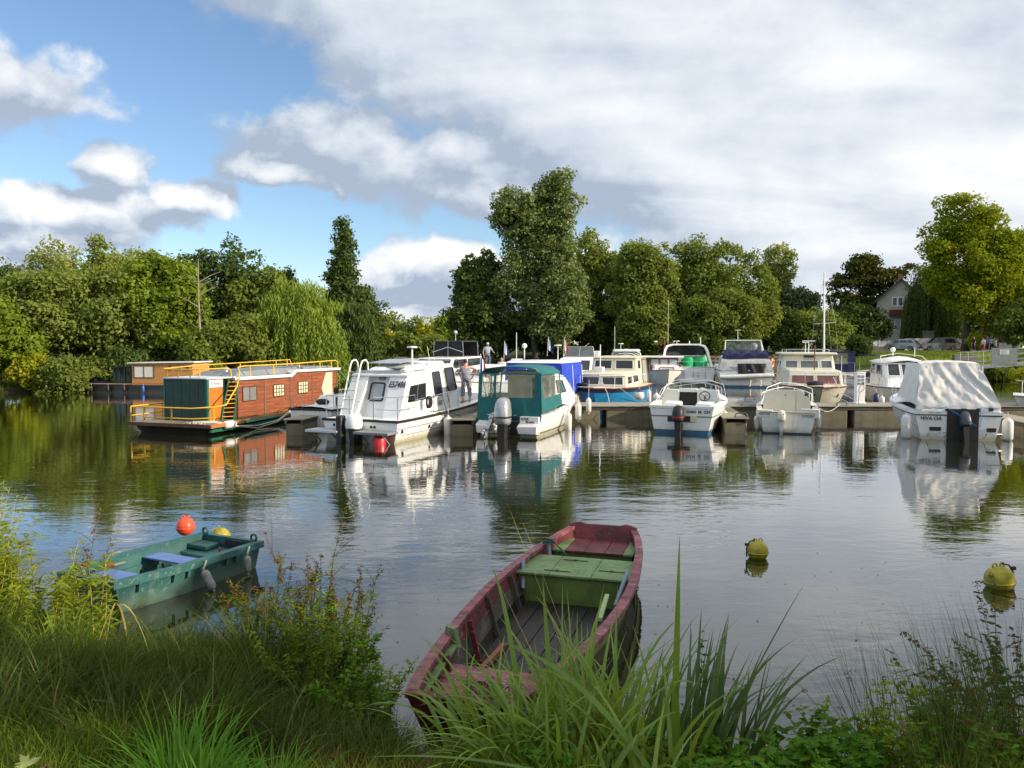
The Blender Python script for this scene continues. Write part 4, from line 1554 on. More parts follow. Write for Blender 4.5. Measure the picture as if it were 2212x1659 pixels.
# canopy: bowed frame, canvas with window openings
zb0 = .60
def cano(x, k):
    """height of the canopy top at x; k: 0 aft .. 1 fore"""
    return 2.28 + .12 * (1 - (x / 1.1) ** 2) - .03 * (1 - k) - (0.12 if abs(x) > 1.05 else 0)
mb = MB()
n = 10
P = []
for i in range(5):
    k = i / 4
    y = .02 + 2.35 * k
    row = [(-1.13, y, 2.10)] + [(-1.08 + 2.16 * j / n, y, cano(-1.08 + 2.16 * j / n, k)) for j in range(n + 1)] + [(1.13, y, 2.10)]
    P.append(row)
mb.grid(P)
cv = mb.build('canopy', TEAL, t, smooth=50)
sol = cv.modifiers.new('thickness', 'SOLIDIFY')
sol.thickness = .02


def canvas_wall(q, holes, name='canopy_side', m=TEAL, clear=CLEAR, wr=.012, seed=0, parent=None, nu=24, nv=16):
    """canvas sheet on the quad q with vinyl windows let in: the sheet is a grid that skips the window cells"""
    at, nn = quad_frame(q)
    us = sorted(set([i / nu for i in range(nu + 1)] + [x for hh in holes for x in hh[:2]]))
    vs = sorted(set([i / nv for i in range(nv + 1)] + [x for hh in holes for x in hh[2:]]))
    r = random.Random(seed)
    ph = [r.uniform(0, 6) for _ in range(6)]
    def P_(u, v):
        e = min(u, 1 - u, v, 1 - v) * 6
        w = wr * min(1, e) * (sin(u * 17 + ph[0] + v * 3) + sin(v * 5 + u * 29 + ph[1]) * .6)
        return at(u, v) + nn * w
    mb_ = MB()
    idx = {}
    for a_, uu in enumerate(us):
        for b_, vv in enumerate(vs):
            idx[a_, b_] = mb_.v(P_(uu, vv))
    for a_ in range(len(us) - 1):
        for b_ in range(len(vs) - 1):
            cu, cv_ = (us[a_] + us[a_ + 1]) / 2, (vs[b_] + vs[b_ + 1]) / 2
            if any(hh[0] < cu < hh[1] and hh[2] < cv_ < hh[3] for hh in holes):
                continue
            mb_.F.append([idx[a_, b_], idx[a_ + 1, b_], idx[a_ + 1, b_ + 1], idx[a_, b_ + 1]])
    w = mb_.build(name, m, parent, smooth=70)
    for hh in holes:
        g = MB()
        g.face([at(hh[0], hh[2]) - nn * .004, at(hh[1], hh[2]) - nn * .004, at(hh[1], hh[3]) - nn * .004, at(hh[0], hh[3]) - nn * .004])
        g.build('vinyl_window', clear, w)
    return w


canvas_wall([(-1.18, -.04, .50), (1.12, -.04, .50), (1.10, .02, 2.14), (-1.12, .02, 2.14)],
            [(.06, .25, .50, .97), (.29, .905, .50, .97)], seed=1, parent=t)
canvas_wall([(1.14, -.02, .78), (1.20, 2.35, .92), (1.10, 2.38, 2.14), (1.10, .02, 2.14)],
            [(.06, .50, .36, .95), (.54, .93, .36, .95)], seed=2, parent=t)
canvas_wall([(-1.20, 2.35, .92), (-1.16, -.02, .72), (-1.12, .02, 2.14), (-1.10, 2.38, 2.14)],
            [(.07, .46, .36, .95), (.50, .94, .36, .95)], seed=3, parent=t)
mb = MB()
for s in (-1, 1):
    mb.tube([(s * 1.08, .9, .85), (s * 1.06, .1, 2.1)], .013)
    mb.tube([(s * 1.08, .9, .85), (s * 1.06, 1.5, 2.12)], .013)
mb.tube([(-1.06, .1, 2.1), (-.9, .1, 2.3), (.9, .1, 2.3), (1.06, .1, 2.1)], .013)
mb.build('canopy_frame', STEEL, t)
h.rail(MB(), .38, .62, .98, posts=3).build('bow_rail', STEEL, t)
text('LOVE', t, (.60, -.20, .62), (R(80), 0, 0), .11, LETK, bold=.004)
text('ISLAND', t, (.78, -.20, .52), (R(80), 0, 0), .09, LETK, bold=.003)
mb = MB()
mb.box(.42, 1.08, -.18, -.05, .44, .70)
mb.build('name_board', GELW, t, bevel=.01)
outboard(t, (-.02, -.30, .27), 1.28, cowl=SILVER, legm=BLACKP, wide=1.1, tall=1.15, tilt=.0, band=DKGLASS)
leg2 = outboard(t, (-.52, -.34, .35), .62, cowl=SILVER, legm=SILVER, tilt=.9, name='auxiliary_motor')
mb = MB()
for k, (zz, yy) in enumerate(((.42, .30), (.32, .20))):
    pass
for tt, s in ((.0, 1), (.0, -1)):
    a = h.pos(0, .16, s)
    mb.lathe([(.04, -.01), (.04, .02)], (a.x * .9, a.y, .16), 8, Matrix.Rotation(pi / 2, 4, 'X'))
mb.build('drain_port', BLACKP, t)
b = on_z(1271, 905)
fender(loc_of(t, (1.36, 2.6, .62)), .7, .13, 'white fender amidships on the lit side of the teal canopy boat', rope=.3)
fender(loc_of(t, (1.16, 4.9, .80)), .7, .12, 'white fender near the bow of the teal canopy boat', rope=.3)
fender(at_y(1271.5, 860, 31.8), .62, .11, 'white fender hanging before the pontoon off the bow of the teal canopy boat', rope=.75)

# ================================================================== small open boat with steering wheel
t = boat('speedboat', 'small open white boat with steering wheel, black and red outboard', 1471, 937, 21)
t.scale = (1.12, 1.12, 1.05)
h = Hull(5.3, 2.28, .92, 1.12, tw=.86, wl=.82, rake=.15, full=.38, draft=.25)
hull_parts(t, h, GEL, BLUEANTI, .13)
h.rub(MB(), .02, .64, t1=.9).build('rubbing_strake', GREYP, t, smooth=60)
h.gunwale(MB(), .2, .07, t1=.96).build('gunwale', GELW, t, smooth=40)
h.deck(MB(), .42, 1, .02, crown=.12).build('deck', GELW, t, smooth=50)
h.cockpit(t, CREAM, .06, .48, .40, .2)
mb = MB()
mb.hexa([(-1.0, 2.0, .45), (-.38, 2.0, .45), (-.38, 2.1, .45), (-1.0, 2.1, .45)], [(-.92, 2.0, 1.36), (-.38, 2.0, 1.36), (-.38, 2.1, 1.36), (-.92, 2.1, 1.36)])
mb.hexa([(.22, 2.0, .45), (1.0, 2.0, .45), (1.0, 2.1, .45), (.22, 2.1, .45)], [(.22, 2.0, 1.36), (.92, 2.0, 1.36), (.92, 2.1, 1.36), (.22, 2.1, 1.36)])
mb.hexa([(-.38, 2.02, 1.26), (.22, 2.02, 1.26), (.22, 2.1, 1.26), (-.38, 2.1, 1.26)], [(-.38, 2.02, 1.40), (.22, 2.02, 1.40), (.22, 2.1, 1.40), (-.38, 2.1, 1.40)])
mb.build('bulkhead', GELW, t, bevel=.02)
mb = MB()
mb.box(-.38, .22, 2.12, 2.16, .42, 1.27)
mb.build('cuddy_shade_panel', BLACKP, t)  # black sheet behind the gap stands for the shade within the cuddy
mb = MB()
mb.lathe([(.17 + .016 * cos(R(a_)), .016 * sin(R(a_))) for a_ in range(0, 361, 45)], (.5, 1.72, 1.15), 20, Matrix.Rotation(R(70), 4, 'X'), False)
for k in range(3):
    a_ = 2 * pi * k / 3 + .5
    d_ = Matrix.Rotation(R(70), 4, 'X') @ Vector((.17 * cos(a_), .17 * sin(a_), 0))
    mb.bar((.5, 1.72, 1.15), Vector((.5, 1.72, 1.15)) + d_, .03, .012)
mb.tube([(.5, 1.72, 1.15), (.5, 2.0, 1.05)], .02)
mb.build('steering_wheel', BLACKP, t, smooth=50)
for (x0, x1) in ((-.72, -.14), (.30, .88)):
    mb = MB()
    mb.hexa([(x0, .9, .82), (x1, .9, .82), (x1, 1.35, .86), (x0, 1.35, .86)], [(x0 + .03, .92, .95), (x1 - .03, .92, .95), (x1 - .03, 1.33, 1.0), (x0 + .03, 1.33, 1.0)])
    mb.box(x0 + .1, x1 - .1, 1.0, 1.3, .42, .84)
    mb.build('seat', GELW, t, bevel=.035)
# windscreen: framed glass wings
mb = MB()
base = [(-1.0, 1.55, 1.0), (-.92, 2.35, 1.12), (-.45, 2.95, 1.22), (.45, 2.95, 1.22), (.92, 2.35, 1.12), (1.0, 1.55, 1.0)]
tp = [(-.94, 1.50, 1.08), (-.80, 2.05, 1.52), (-.40, 2.5, 1.60), (.40, 2.5, 1.60), (.80, 2.05, 1.52), (.94, 1.50, 1.08)]
mb.grid([base, tp])
mb.build('windscreen', CLEARG, t)
mb = MB()
mb.tube(tp, .017)
mb.tube(base, .013)
for k in (1, 2, 3, 4):
    mb.tube([base[k], tp[k]], .014)
mb.build('windscreen_frame', ALU, t, smooth=60)
mb = MB()
mb.tube([(-1.0, 1.1, 1.0), (-.9, 1.7, 1.38), (-.6, 2.35, 1.66), (0, 2.6, 1.72), (.6, 2.4, 1.68), (1.0, 2.7, 1.52), (1.06, 3.0, 1.1)], .014)
h.rail(mb, .32, .72, .98, posts=2)
mb.build('bow_rail', STEEL, t)
mb = MB()
mb.lathe([(.06, 0), (.07, .05), (.03, .09)], (.55, 2.15, 1.40), 10)
mb.lathe([(.06, 0), (.07, .05), (.03, .09)], (.75, 2.15, 1.40), 10)
mb.build('compass', BLACKP, t, smooth=50)
text('DAN  M  CH', t, (.52, -.012, .74), (R(90), 0, 0), .13, LETK, bold=.004)
mb = MB()
mb.box(-.42, .34, -.02, 0, .40, .60)
mb.build('recess_shade_panel', BLACKP, t)  # thin black plate painted as the shaded hollow of the transom
mb = MB()
mb.box(.28, .48, -.03, -.012, .40, .62)
mb.build('transom_pad', CREAM, t, bevel=.008)
mb = MB()
for x in (-.86, -.62):
    mb.box(x, x + .05, -.018, 0, .84, .91)
mb.build('transom_eye', BLACKP, t)
outboard(t, (-.05, -.02, .30), .95, cowl=BLACKP, legm=BLACKP, tall=.9, band=DKRED)
fender(loc_of(t, (1.22, 2.6, .62)), .62, .11, 'worn white fender on the shaded right side of the open boat with steering wheel', rope=.3)

# ================================================================== small cream cabin boat with 6 hp motor
t = boat('motorboat', 'small cream cuddy boat with a closed bulkhead and pale number 6 outboard', 1700, 937.5, 19)
t.scale = (1.06, 1.06, 1.03)
sac = t
h = Hull(5.2, 2.0, .74, .98, tw=.84, wl=.86, rake=.12, full=.4, draft=.25)
hull_parts(t, h, GREYW, DKANTI, .05)
h.gunwale(MB(), .16, .07, t1=.96).build('gunwale', CREAMB, t, smooth=40)
h.rub(MB(), .022).build('rubbing_strake', BLACKP, t, smooth=60)
h.deck(MB(), .38, 1, .02, crown=.08).build('deck', CREAMB, t, smooth=50)
h.cockpit(t, CREAMB, .08, .45, .42, .16)
mb = MB()
mb.slab([(-.80, 1.9, .45), (.80, 1.9, .45), (.78, 1.9, 1.02), (.56, 1.9, 1.28), (.50, 1.9, 1.38), (-.50, 1.9, 1.38), (-.72, 1.9, 1.22), (-.78, 1.9, 1.0)], (0, .06, 0))
mb.build('bulkhead', CREAMB, t, bevel=.01)
cb = cabin_quads(-.78, .78, 1.96, 3.9, .78, -.52, .52, 1.96, 3.5, 1.36, 1.22)
mb = MB()
mb.hexa(cb['b'], cb['t'])
mb.build('cuddy', CREAMB, t, bevel=.05)
mb = MB()
mb.tube([(.30, 1.89, .5), (.30, 1.89, 1.36)], .006)
mb.lathe([(.03, 0), (.03, .015)], (-.05, 1.9, 1.2), 8, Matrix.Rotation(pi / 2, 4, 'X'))
mb.build('hatch_seam', GREYP, t)
mb = MB()
mb.lathe([(.045, 0), (.045, .012)], (.62, 1.9, 1.22), 10, Matrix.Rotation(pi / 2, 4, 'X'))
mb.build('badge', LETTER, t)
mb = MB()
mb.tube([(-.86, 1.7, .86), (-.66, 2.1, 1.45), (-.2, 2.6, 1.62), (.3, 2.6, 1.60), (.86, 2.8, 1.40), (.9, 2.9, .92)], .013)
mb.tube([(-.3, 2.5, 1.2), (-.3, 2.55, 1.6)], .012)
h.rail(mb, .35, .6, .98, posts=3)
mb.build('bow_rail', GELW, t)
mb = MB()
mb.box(-.98, -.45, -.012, .12, .55, .80)
mb.box(.42, .98, .0, .14, .55, .86)
mb.build('transom_corner', GREYW, t, bevel=.02)
text('SACMA', t, (-.72, -.022, .66), (R(90), 0, 0), .11, LETK, shear=.2)
leg = outboard(t, (-.18, -.02, .36), .68, cowl=CREAMB, legm=GREYW, tall=.85)
text('6', t, (-.12, -.375, .66), (R(90), 0, 0), .14, LETK, bold=.006)
fender(loc_of(t, (1.04, .55, .66)), .5, .09, 'pale fender on the right flank of the small cream cuddy boat', rope=.2)
fender(loc_of(t, (1.12, 2.6, .72)), .55, .10, 'sunlit white fender farther forward on the small cream cuddy boat', rope=.2)
fender(loc_of(t, (-1.02, .25, .58)), .5, .09, 'shaded fender between the finger pontoon and the cream cuddy boat', rope=.2)

# ================================================================== boat under grey cover
t = boat('motorboat', 'white motorboat under a wrinkled pale grey cover, name lettered on its stern', 2069, 951, 15)
t.scale = (.94, .94, 1)
hiva = t
h = Hull(6.4, 3.0, .92, 1.25, tw=.90, wl=.84, rake=.14, full=.42, draft=.3)
hull_parts(t, h, GEL, None)
h.band(MB(), .86, .95, .012, rel=True).build('dark_moulding', BLACKP, t, smooth=45)
h.gunwale(MB(), .26, .09, t1=.96).build('gunwale', GELW, t, smooth=40)
h.deck(MB(), .4, 1, .04, crown=.12).build('deck', GELW, t, smooth=50)
mb = MB()
mb.box(-.36, .62, -.04, .0, -.1, 1.02)
mb.build('well_shade_panel', BLACKP, t)  # no recess is cut; a black plate paints the shade of the well
mb = MB()
mb.hexa([(-1.2, -.02, .93), (-.40, -.02, .93), (-.40, .8, .93), (-1.2, .8, .93)], [(-1.1, .05, 1.12), (-.40, .05, 1.12), (-.40, .8, 1.2), (-1.1, .8, 1.2)])
mb.hexa([(.66, -.02, .93), (1.3, -.02, .93), (1.3, .8, .93), (.66, .8, .93)], [(.66, .05, 1.14), (1.2, .05, 1.14), (1.2, .8, 1.2), (.66, .8, 1.2)])
mb.build('stern_coaming', GELW, t, bevel=.03)
# cover: draped sheet over a frame
mb = MB()
NU, NV = 46, 26
P = []
rr = random.Random(4)
for j in range(NV + 1):
    v_ = j / NV
    row = []
    for i in range(NU + 1):
        u_ = i / NU
        # perimeter at the bottom, ridge box at the top
        xb = -1.32 + 2.62 * u_
        xt = -1.14 + 1.88 * u_
        x = xb + (xt - xb) * v_
        y = .02 + .52 * v_ ** 1.1
        z = 1.12 + 1.36 * v_
        nz_ = mnoise.noise
        fold = (.13 * nz_(Vector((u_ * 4.2 - v_ * 1.6, v_ * 1.1, 2.0))) + .085 * nz_(Vector((u_ * 9.5 + v_ * 3.5, v_ * 1.6, 7.0))) + .03 * nz_(Vector((u_ * 22, v_ * 9, 1.0)))) * min(1, v_ * 5 + .15) * min(1, (1 - v_) * 4 + .25)
        sag = .10 * sin(pi * u_) * v_ * (1 - v_)
        row.append((x, y + fold * .8 + sag, z + (.05 * sin(pi * u_) if v_ == 1 else 0) - (.02 * sin(u_ * 40) if v_ == 0 else 0)))
    P.append(row)
mb.grid(P)
# top and sides
T_ = P[-1]
P2 = [T_]
for k in range(1, 9):
    f = k / 8
    P2.append([(x, y + 2.0 * f, z + .07 * sin(pi * f) - .06 * f + .015 * sin(i * .8 + f * 9)) for i, (x, y, z) in enumerate(T_)])
mb.grid(P2)
for side, xs_ in ((0, -1), (NU, 1)):
    Q = []
    for k in range(13):
        f = k / 12
        row = []
        for j in range(NV + 1):
            v_ = j / NV
            bx, by, bz = P[j][side]
            yy = by + 2.0 * f + .9 * f * (1 - v_)
            row.append((bx + xs_ * .02 * sin(f * 14 + v_ * 5) * sin(pi * v_), yy, bz + (0.14 * f) * (1 - v_)))
        Q.append(row if side == NU else row[::-1])
    mb.grid(Q)
# sloping fore part
Pf = []
tr = P2[-1]
for k in range(7):
    f = k / 6
    Pf.append([(x * (1 - .03 * f), y + 1.1 * f, z + (1.32 - z) * f) for (x, y, z) in tr])
mb.grid(Pf)
# hem
mb.grid([[(x, y - .02, z - .10 - .02 * sin(i * .7)) for i, (x, y, z) in enumerate(P[0])], P[0]])
mb.build('cover', GREYCAN, t, smooth=75)
mb = MB()
for x in (-.9, .85):
    mb.tube([(x, .4, 1.1), (x, .5, 2.4)], .015)
mb.build('cover_frame', STEEL, t)
mb = MB()
mb.tube([(-.42, -.02, 1.08), (.1, -.3, .75), (.42, -.5, .52)], .012)
mb.tube([(.66, -.02, 1.08), (.62, -.3, .8), (.52, -.5, .5)], .012)
mb.tube([(-1.1, -.04, 1.10), (-.7, -.05, 1.04), (-.42, -.03, 1.08)], .008)
mb.tube([(.66, -.04, 1.08), (.95, -.05, 1.04), (1.25, -.03, 1.08)], .008)
mb.build('tie_rope', ROPEB, t)
text('HIVA OA', t, (-.86, -.03, .70), (R(90), 0, 0), .16, LETK, bold=.003, space=1.05)
for (x0, x1) in ((-1.0, -.42), (.78, 1.28)):
    mb = MB()
    mb.box(x0 + .1, x1 - .12, -.03, 0, .30, .42)
    mb.build('stern_vent', BLACKP, t)
    mb = MB()
    mb.tube([(x0, -.02, .08), (x0 + .02, -.3, .26), (x1 - .02, -.3, .26), (x1, -.02, .08)], .016)
    mb.tube([(x0 + .05, -.2, .28), (x1 - .05, -.2, .28)], .012)
    mb.build('stern_step', STEEL, t, smooth=60)
mb = MB()
mb.box(.92, 1.05, -.05, 0, .98, 1.08)
mb.build('stern_lamp', BLACKP, t)
mb = MB()
mb.tube([(-.95, -.03, .90), (-.75, -.08, .93), (-.55, -.03, .90)], .014)
mb.build('grab_handle', STEEL, t)
outboard(t, (.16, .0, .24), .95, cowl=mat('dull_grey_cowling', (0.05, 0.056, 0.07), 0.4), legm=BLACKP, tilt=.3, tall=.9)
h.rail(MB(), .4, .6, .98, posts=3).build('bow_rail', STEEL, t)
cb = cabin_quads(-1.1, 1.05, 2.2, 4.6, 1.05, -1.0, .95, 2.2, 3.9, 1.9, 1.6)
mb = MB()
mb.hexa(cb['b'], cb['t'])
mb.build('cuddy', GELW, t, bevel=.05)
fender(loc_of(t, (-1.50, .15, .80)), .85, .16, 'big grey fender on the shaded left stern corner of the covered boat', rope=.2)
fender(loc_of(t, (1.52, .3, .72)), .75, .16, 'big white fender lit on the right side of the covered boat', rope=.2)

# ================================================================== houseboat with red-brown cladding
BRICKW = mat('red_brown_boards', (0.28, 0.080, 0.030), 0.5, var=0.3, vs=2, stretch=(1, .8, 6), wood=True, chips=(.60, (.33, .16, .09)))
ORANGEW = mat('orange_varnished_panel', (0.52, 0.17, 0.015), 0.45, var=0.16, vs=1.4, stretch=(3, 3, .7), wood=True)
GREENP = mat('dark_green_paint', (0.006, 0.038, 0.028), 0.5, var=0.2, vs=1.5)
GREENB = mat('bottle_green_trim', (0.010, 0.14, 0.085), 0.45, var=0.15)
YEL = mat('yellow_rail_paint', (0.72, 0.44, 0.035), 0.4, var=0.1)
ROOFW = mat('pale_blue_grey_roof_edge', (0.60, 0.65, 0.70), 0.5, var=0.06)
ROOFG = mat('grey_roofing', (0.20, 0.22, 0.24), 0.8, var=0.15)
DECKW = mat('grey_deck_boards', (0.26, 0.22, 0.17), 0.8, var=0.25, vs=4, stretch=(1, 8, 1), wood=True)
TRIMB = mat('brown_trim', (0.10, 0.035, 0.015), 0.6, var=0.2)
BATTEN = mat('grey_brown_batten', (0.16, 0.11, 0.08), 0.7)
EDGEO = mat('orange_edge_board', (0.40, 0.16, 0.04), 0.6, var=0.2, vs=2, stretch=(1, .6, 4), wood=True)
CURY = mat('cream_blind_behind_glass', (0.62, 0.56, 0.40), 0.35, var=0.12, vs=2, stretch=(6, 6, .5))

HB = Vector((-11.85, 26.5, 0))
t = thing('houseboat', 'houseboat with red-brown boarded wall, green stern box and yellow rails', 'houseboat', HB, -R(20))
hb = t
mb = MB()
mb.hexa([(-1.5, .5, -.3), (1.05, .5, -.3), (1.05, 9.4, -.3), (-1.5, 9.4, -.3)], [(-1.75, .15, .26), (1.45, .15, .26), (1.15, 9.5, .30), (-1.75, 9.5, .30)])
mb.build('hull', BLACKH, t, bevel=.03)  # black here stands in for the shadow cast by the overhanging deck
# deck boards of the stern terrace
for k in range(13):
    y0 = .0 + k * .15
    mb = MB()
    xr = 1.80 - .02 * k
    mb.box(-1.85, xr - .06, y0 + .004, y0 + .146, .33, .375)
    mb.build('deck_board', DECKW, t)
mb = MB()
mb.box(-1.88, 1.80, -.05, -.002, .27, .385)
mb.build('edge_board', TRIMB, t)
mb = MB()
mb.bar((1.80, -.05, .325), (1.22, 5.0, .345), .05, .12)
mb.build('edge_board', EDGEO, t)
mb = MB()
mb.hexa([(.80, 1.9, .28), (1.70, 1.9, .28), (1.20, 5.2, .30), (.80, 5.2, .30)], [(.80, 1.9, .36), (1.66, 1.9, .36), (1.18, 5.2, .37), (.80, 5.2, .37)])
mb.hexa([(.80, 5.2, .30), (1.18, 5.2, .30), (1.1, 9.4, .30), (.80, 9.4, .30)], [(.80, 5.2, .37), (1.16, 5.2, .37), (1.08, 9.4, .37), (.80, 9.4, .37)])
mb.bar((1.55, .2, .14), (1.24, 5.2, .16), .10, .10)
mb.build('side_deck', GREENB, t)
# green box at the stern, vertical boards
mb = MB()
mb.box(-1.12, .73, 1.02, 1.9, .36, 1.86)
core = mb.build('stern_box', GREENP, t)
for k in range(5):
    x0 = -1.15 + k * .38
    b = MB()
    b.box(x0 + .006, x0 + .374, .985, 1.018, .38, 1.86)
    b.build('board', GREENP, core)
mb = MB()
mb.box(.70, .78, .97, 1.05, .36, 1.88)
mb.box(-1.2, -1.14, .97, 1.05, .36, 1.88)
mb.build('corner_post', GREENB, t)
mb = MB()
mb.box(.732, .752, 1.05, 1.78, .38, 1.86)
mb.build('orange_panel', ORANGEW, t)
mb = MB()
mb.box(-1.2, .80, .93, 2.45, 1.875, 1.925)
mb.build('stern_box_roof', ROOFW, t, bevel=.01)
mb = MB()
mb.box(.757, .772, 1.08, 1.76, 1.58, 1.84)
mb.build('number_board', GELW, t)
text('E 47662', t, (.775, 1.42, 1.71), (R(90), 0, R(90)), .16, LETK, bold=.002)
# recess with door
mb = MB()
mb.box(-1.1, .30, 1.9, 2.4, .36, 1.86)
mb.build('recess_wall', mat('red_stained_wood', (0.22, 0.04, 0.012), 0.5, var=0.2), t)
# main cabin core and cladding
mb = MB()
mb.box(-1.6, .76, 2.4, 9.2, .37, 1.78)
mb.box(-1.6, .76, 5.75, 9.2, 1.78, 1.96)
mb.build('cabin_wall', BRICKW, t)
mb = MB()
mb.box(.72, .80, 2.36, 2.44, .37, 1.80)
mb.box(.785, .815, 2.5, 2.54, .37, 1.78)
mb.build('corner_post', TRIMB, t)
seams = [2.46, 4.1, 5.75, 7.3, 9.2]
nb = 9
for a in range(4):
    top = 1.78 if a < 2 else 1.95
    n_ = nb if a < 2 else nb + 1
    for k in range(n_):
        z0 = .40 + (top - .40) * k / n_
        z1 = .40 + (top - .40) * (k + 1) / n_
        if a >= 3 and False:
            continue
        mb = MB()
        mb.box(.762, .785 + .002 * ((k * 7 + a) % 3), seams[a] + .03, seams[a + 1] - .03, z0 + .004, z1 - .004)
        mb.build('cladding_board', BRICKW, t)
for s_ in seams[1:5]:
    mb = MB()
    mb.box(.762, .805, s_ - .028, s_ + .028, .40, 1.78 if s_ < 5.8 else 1.95)
    mb.build('batten', BATTEN, t)
wl_ = [(.79, 2.46, .40), (.79, 9.2, .40), (.79, 9.2, 1.90), (.79, 2.46, 1.90)]
L_ = 9.2 - 2.46
def wu(y):
    return (y - 2.46) / L_
def wv(z):
    return (z - .40) / 1.5
window(t, wl_, wu(2.78), wu(3.62), wv(.96), wv(1.53), TRIMB, mat('grey_blind_behind_glass', (0.20, 0.20, 0.19), 0.3), .035, .06, .03, mull=(2, 1), mm=TRIMB, mw=.02)
window(t, wl_, wu(4.62), wu(5.34), wv(1.02), wv(1.53), TRIMB, CURY, .035, .06, .03, mull=(4, 3), mm=BLACKP, mw=.02)
window(t, wl_, wu(6.25), wu(6.98), wv(1.05), wv(1.58), TRIMB, CURY, .035, .06, .03, mull=(4, 3), mm=BLACKP, mw=.02)
mb = MB()
mb.slab([(.80, 8.35, .45), (.80, 8.8, .45), (.80, 8.8, 1.88), (.80, 8.3, 1.88), (.80, 7.95, 1.2)], (.012, 0, 0))
mb.build('cream_panel', CURY, t)
# roof slabs with stepped pale edge
mb = MB()
mb.box(-1.72, .90, 2.3, 5.74, 1.78, 1.90)
mb.hexa([(-1.72, 5.74, 1.78), (.90, 5.74, 1.78), (.90, 6.05, 1.95), (-1.72, 6.05, 1.95)], [(-1.72, 5.74, 1.90), (.90, 5.74, 1.90), (.90, 6.05, 2.07), (-1.72, 6.05, 2.07)])
mb.box(-1.72, .90, 6.05, 9.35, 1.96, 2.07)
mb.build('roof_edge', ROOFW, t, bevel=.015)
mb = MB()
mb.hexa([(-1.4, 2.6, 1.90), (.62, 2.6, 1.90), (.62, 6.8, 1.92), (-1.4, 6.8, 1.92)], [(-1.2, 3.0, 2.08), (.45, 3.0, 2.08), (.45, 6.6, 2.20), (-1.2, 6.6, 2.20)])
mb.box(-1.4, .62, 6.9, 9.0, 2.07, 2.16)
mb.build('roof_cabin', ROOFG, t, bevel=.02)
mb = MB()
mb.lathe([(.05, 0), (.05, .16), (.09, .17), (.09, .22), (.02, .24)], (-.1, 3.0, 2.0), 10)
mb.build('roof_vent', ROOFW, t, smooth=50)
# ladder
mb = MB()
for x in (.86, 1.12):
    pass
mb.bar((.80, 1.62, .37), (.80, 2.05, 1.85), .04, .06)
mb.bar((1.02, 2.02, .37), (.94, 2.42, 1.85), .04, .06)
lad = mb.build('ladder', GREENB, t)
for k in range(9):
    f = .08 + k * .105
    b = MB()
    b.tube([Vector((.80, 1.62, .37)).lerp(Vector((.80, 2.05, 1.85)), f), Vector((1.02, 2.02, .37)).lerp(Vector((.94, 2.42, 1.85)), f)], .014, 5)
    b.build('rung', YEL, lad)
# yellow rails on the stern terrace and on the roof
def rail_part(pts, r=.026, name='rail', m=YEL):
    b = MB()
    b.tube(pts, r, 7)
    return b.build(name, m, t, smooth=60)
rail_part([(-1.80, .05, .92), (-1.80, 1.6, .94)])
rail_part([(-1.80, .05, .60), (-1.80, 1.6, .62)], .02)
rail_part([(-1.22, .06, .92), (.9, .06, .92), (1.55, .5, .96), (1.64, .9, 1.0), (1.3, 1.9, 1.60), (1.05, 2.35, 2.10), (.85, 2.5, 2.26), (.82, 2.8, 2.30), (.84, 5.7, 2.32), (.84, 9.0, 2.40), (.84, 9.2, 2.34), (.84, 9.2, 2.08)])
rail_part([(-1.22, .06, .56), (.9, .06, .56), (1.55, .5, .58)], .022)
rail_part([(-1.15, 1.0, 2.22), (.40, 1.0, 2.22), (.72, 1.25, 2.24), (.80, 1.9, 2.25), (.80, 2.15, 2.2), (.80, 2.2, 1.93)])
rail_part([(-1.2, 1.0, 2.24), (-1.55, 3, 2.30), (-1.6, 9.0, 2.42), (-1.6, 9.2, 2.1)], .022)
for (x, y, z0, z1) in ((-1.80, .05, .36, .92), (-1.22, .06, .36, .92), (.02, .06, .36, .92), (1.5, .45, .36, .95), (-1.80, 1.5, .36, .94),
                       (-1.05, 1.0, 1.92, 2.22), (-.55, 1.0, 1.92, 2.22), (.0, 1.0, 1.92, 2.22), (.42, 1.0, 1.92, 2.22), (.84, 3.2, 1.90, 2.30), (.84, 4.6, 1.90, 2.31), (.84, 6.3, 2.07, 2.34), (.84, 7.8, 2.07, 2.37), (.84, 8.7, 2.07, 2.39),
                       (-1.58, 3.4, 1.9, 2.3), (-1.6, 5.6, 1.95, 2.34), (-1.6, 8.0, 2.07, 2.38), (-1.6, 8.8, 2.07, 2.41)):
    rail_part([(x, y, z0), (x, y, z1)], .024, 'rail_post')
mb = MB()
mb.bar((.85, 9.25, 2.0), (1.2, 10.0, 1.0), .05, .05)
mb.build('bow_brace', GREENB, t)
mb = MB()
mb.tube([(1.25, 4.3, .36), (1.25, 4.3, .52), (1.2, 5.2, .58), (1.18, 5.4, .37)], .014)
mb.build('deck_handle', BLACKP, t)
fender(loc_of(t, (1.66, .75, .30)), .62, .14, 'white fender lying flat against the houseboat under its orange edge board', rope=0, horizontal=True, rz=-R(16))
c = thing('mooring_rope', 'pale thick rope sagging along the houseboat side deck', 'rope', t.location, t.rotation_euler.z)
mb = MB()
for dz in (0, .045):
    mb.tube([(.9, .1, .42 + dz), (1.55, .45, .42 + dz), (1.72, 1.2, .24), (1.62, 2.6, .02 + dz * 2), (1.45, 4.0, .12 + dz), (1.30, 5.2, .48 + dz)], .022, 6)
for k in range(7):
    mb.tube([(.55 + k * .12, .05 + .04 * (k % 2), .40), (.62 + k * .12, .16, .44), (.7 + k * .12, .08, .40)], .02, 5)
mb.build('rope_strands', ROPEW, c, smooth=60)
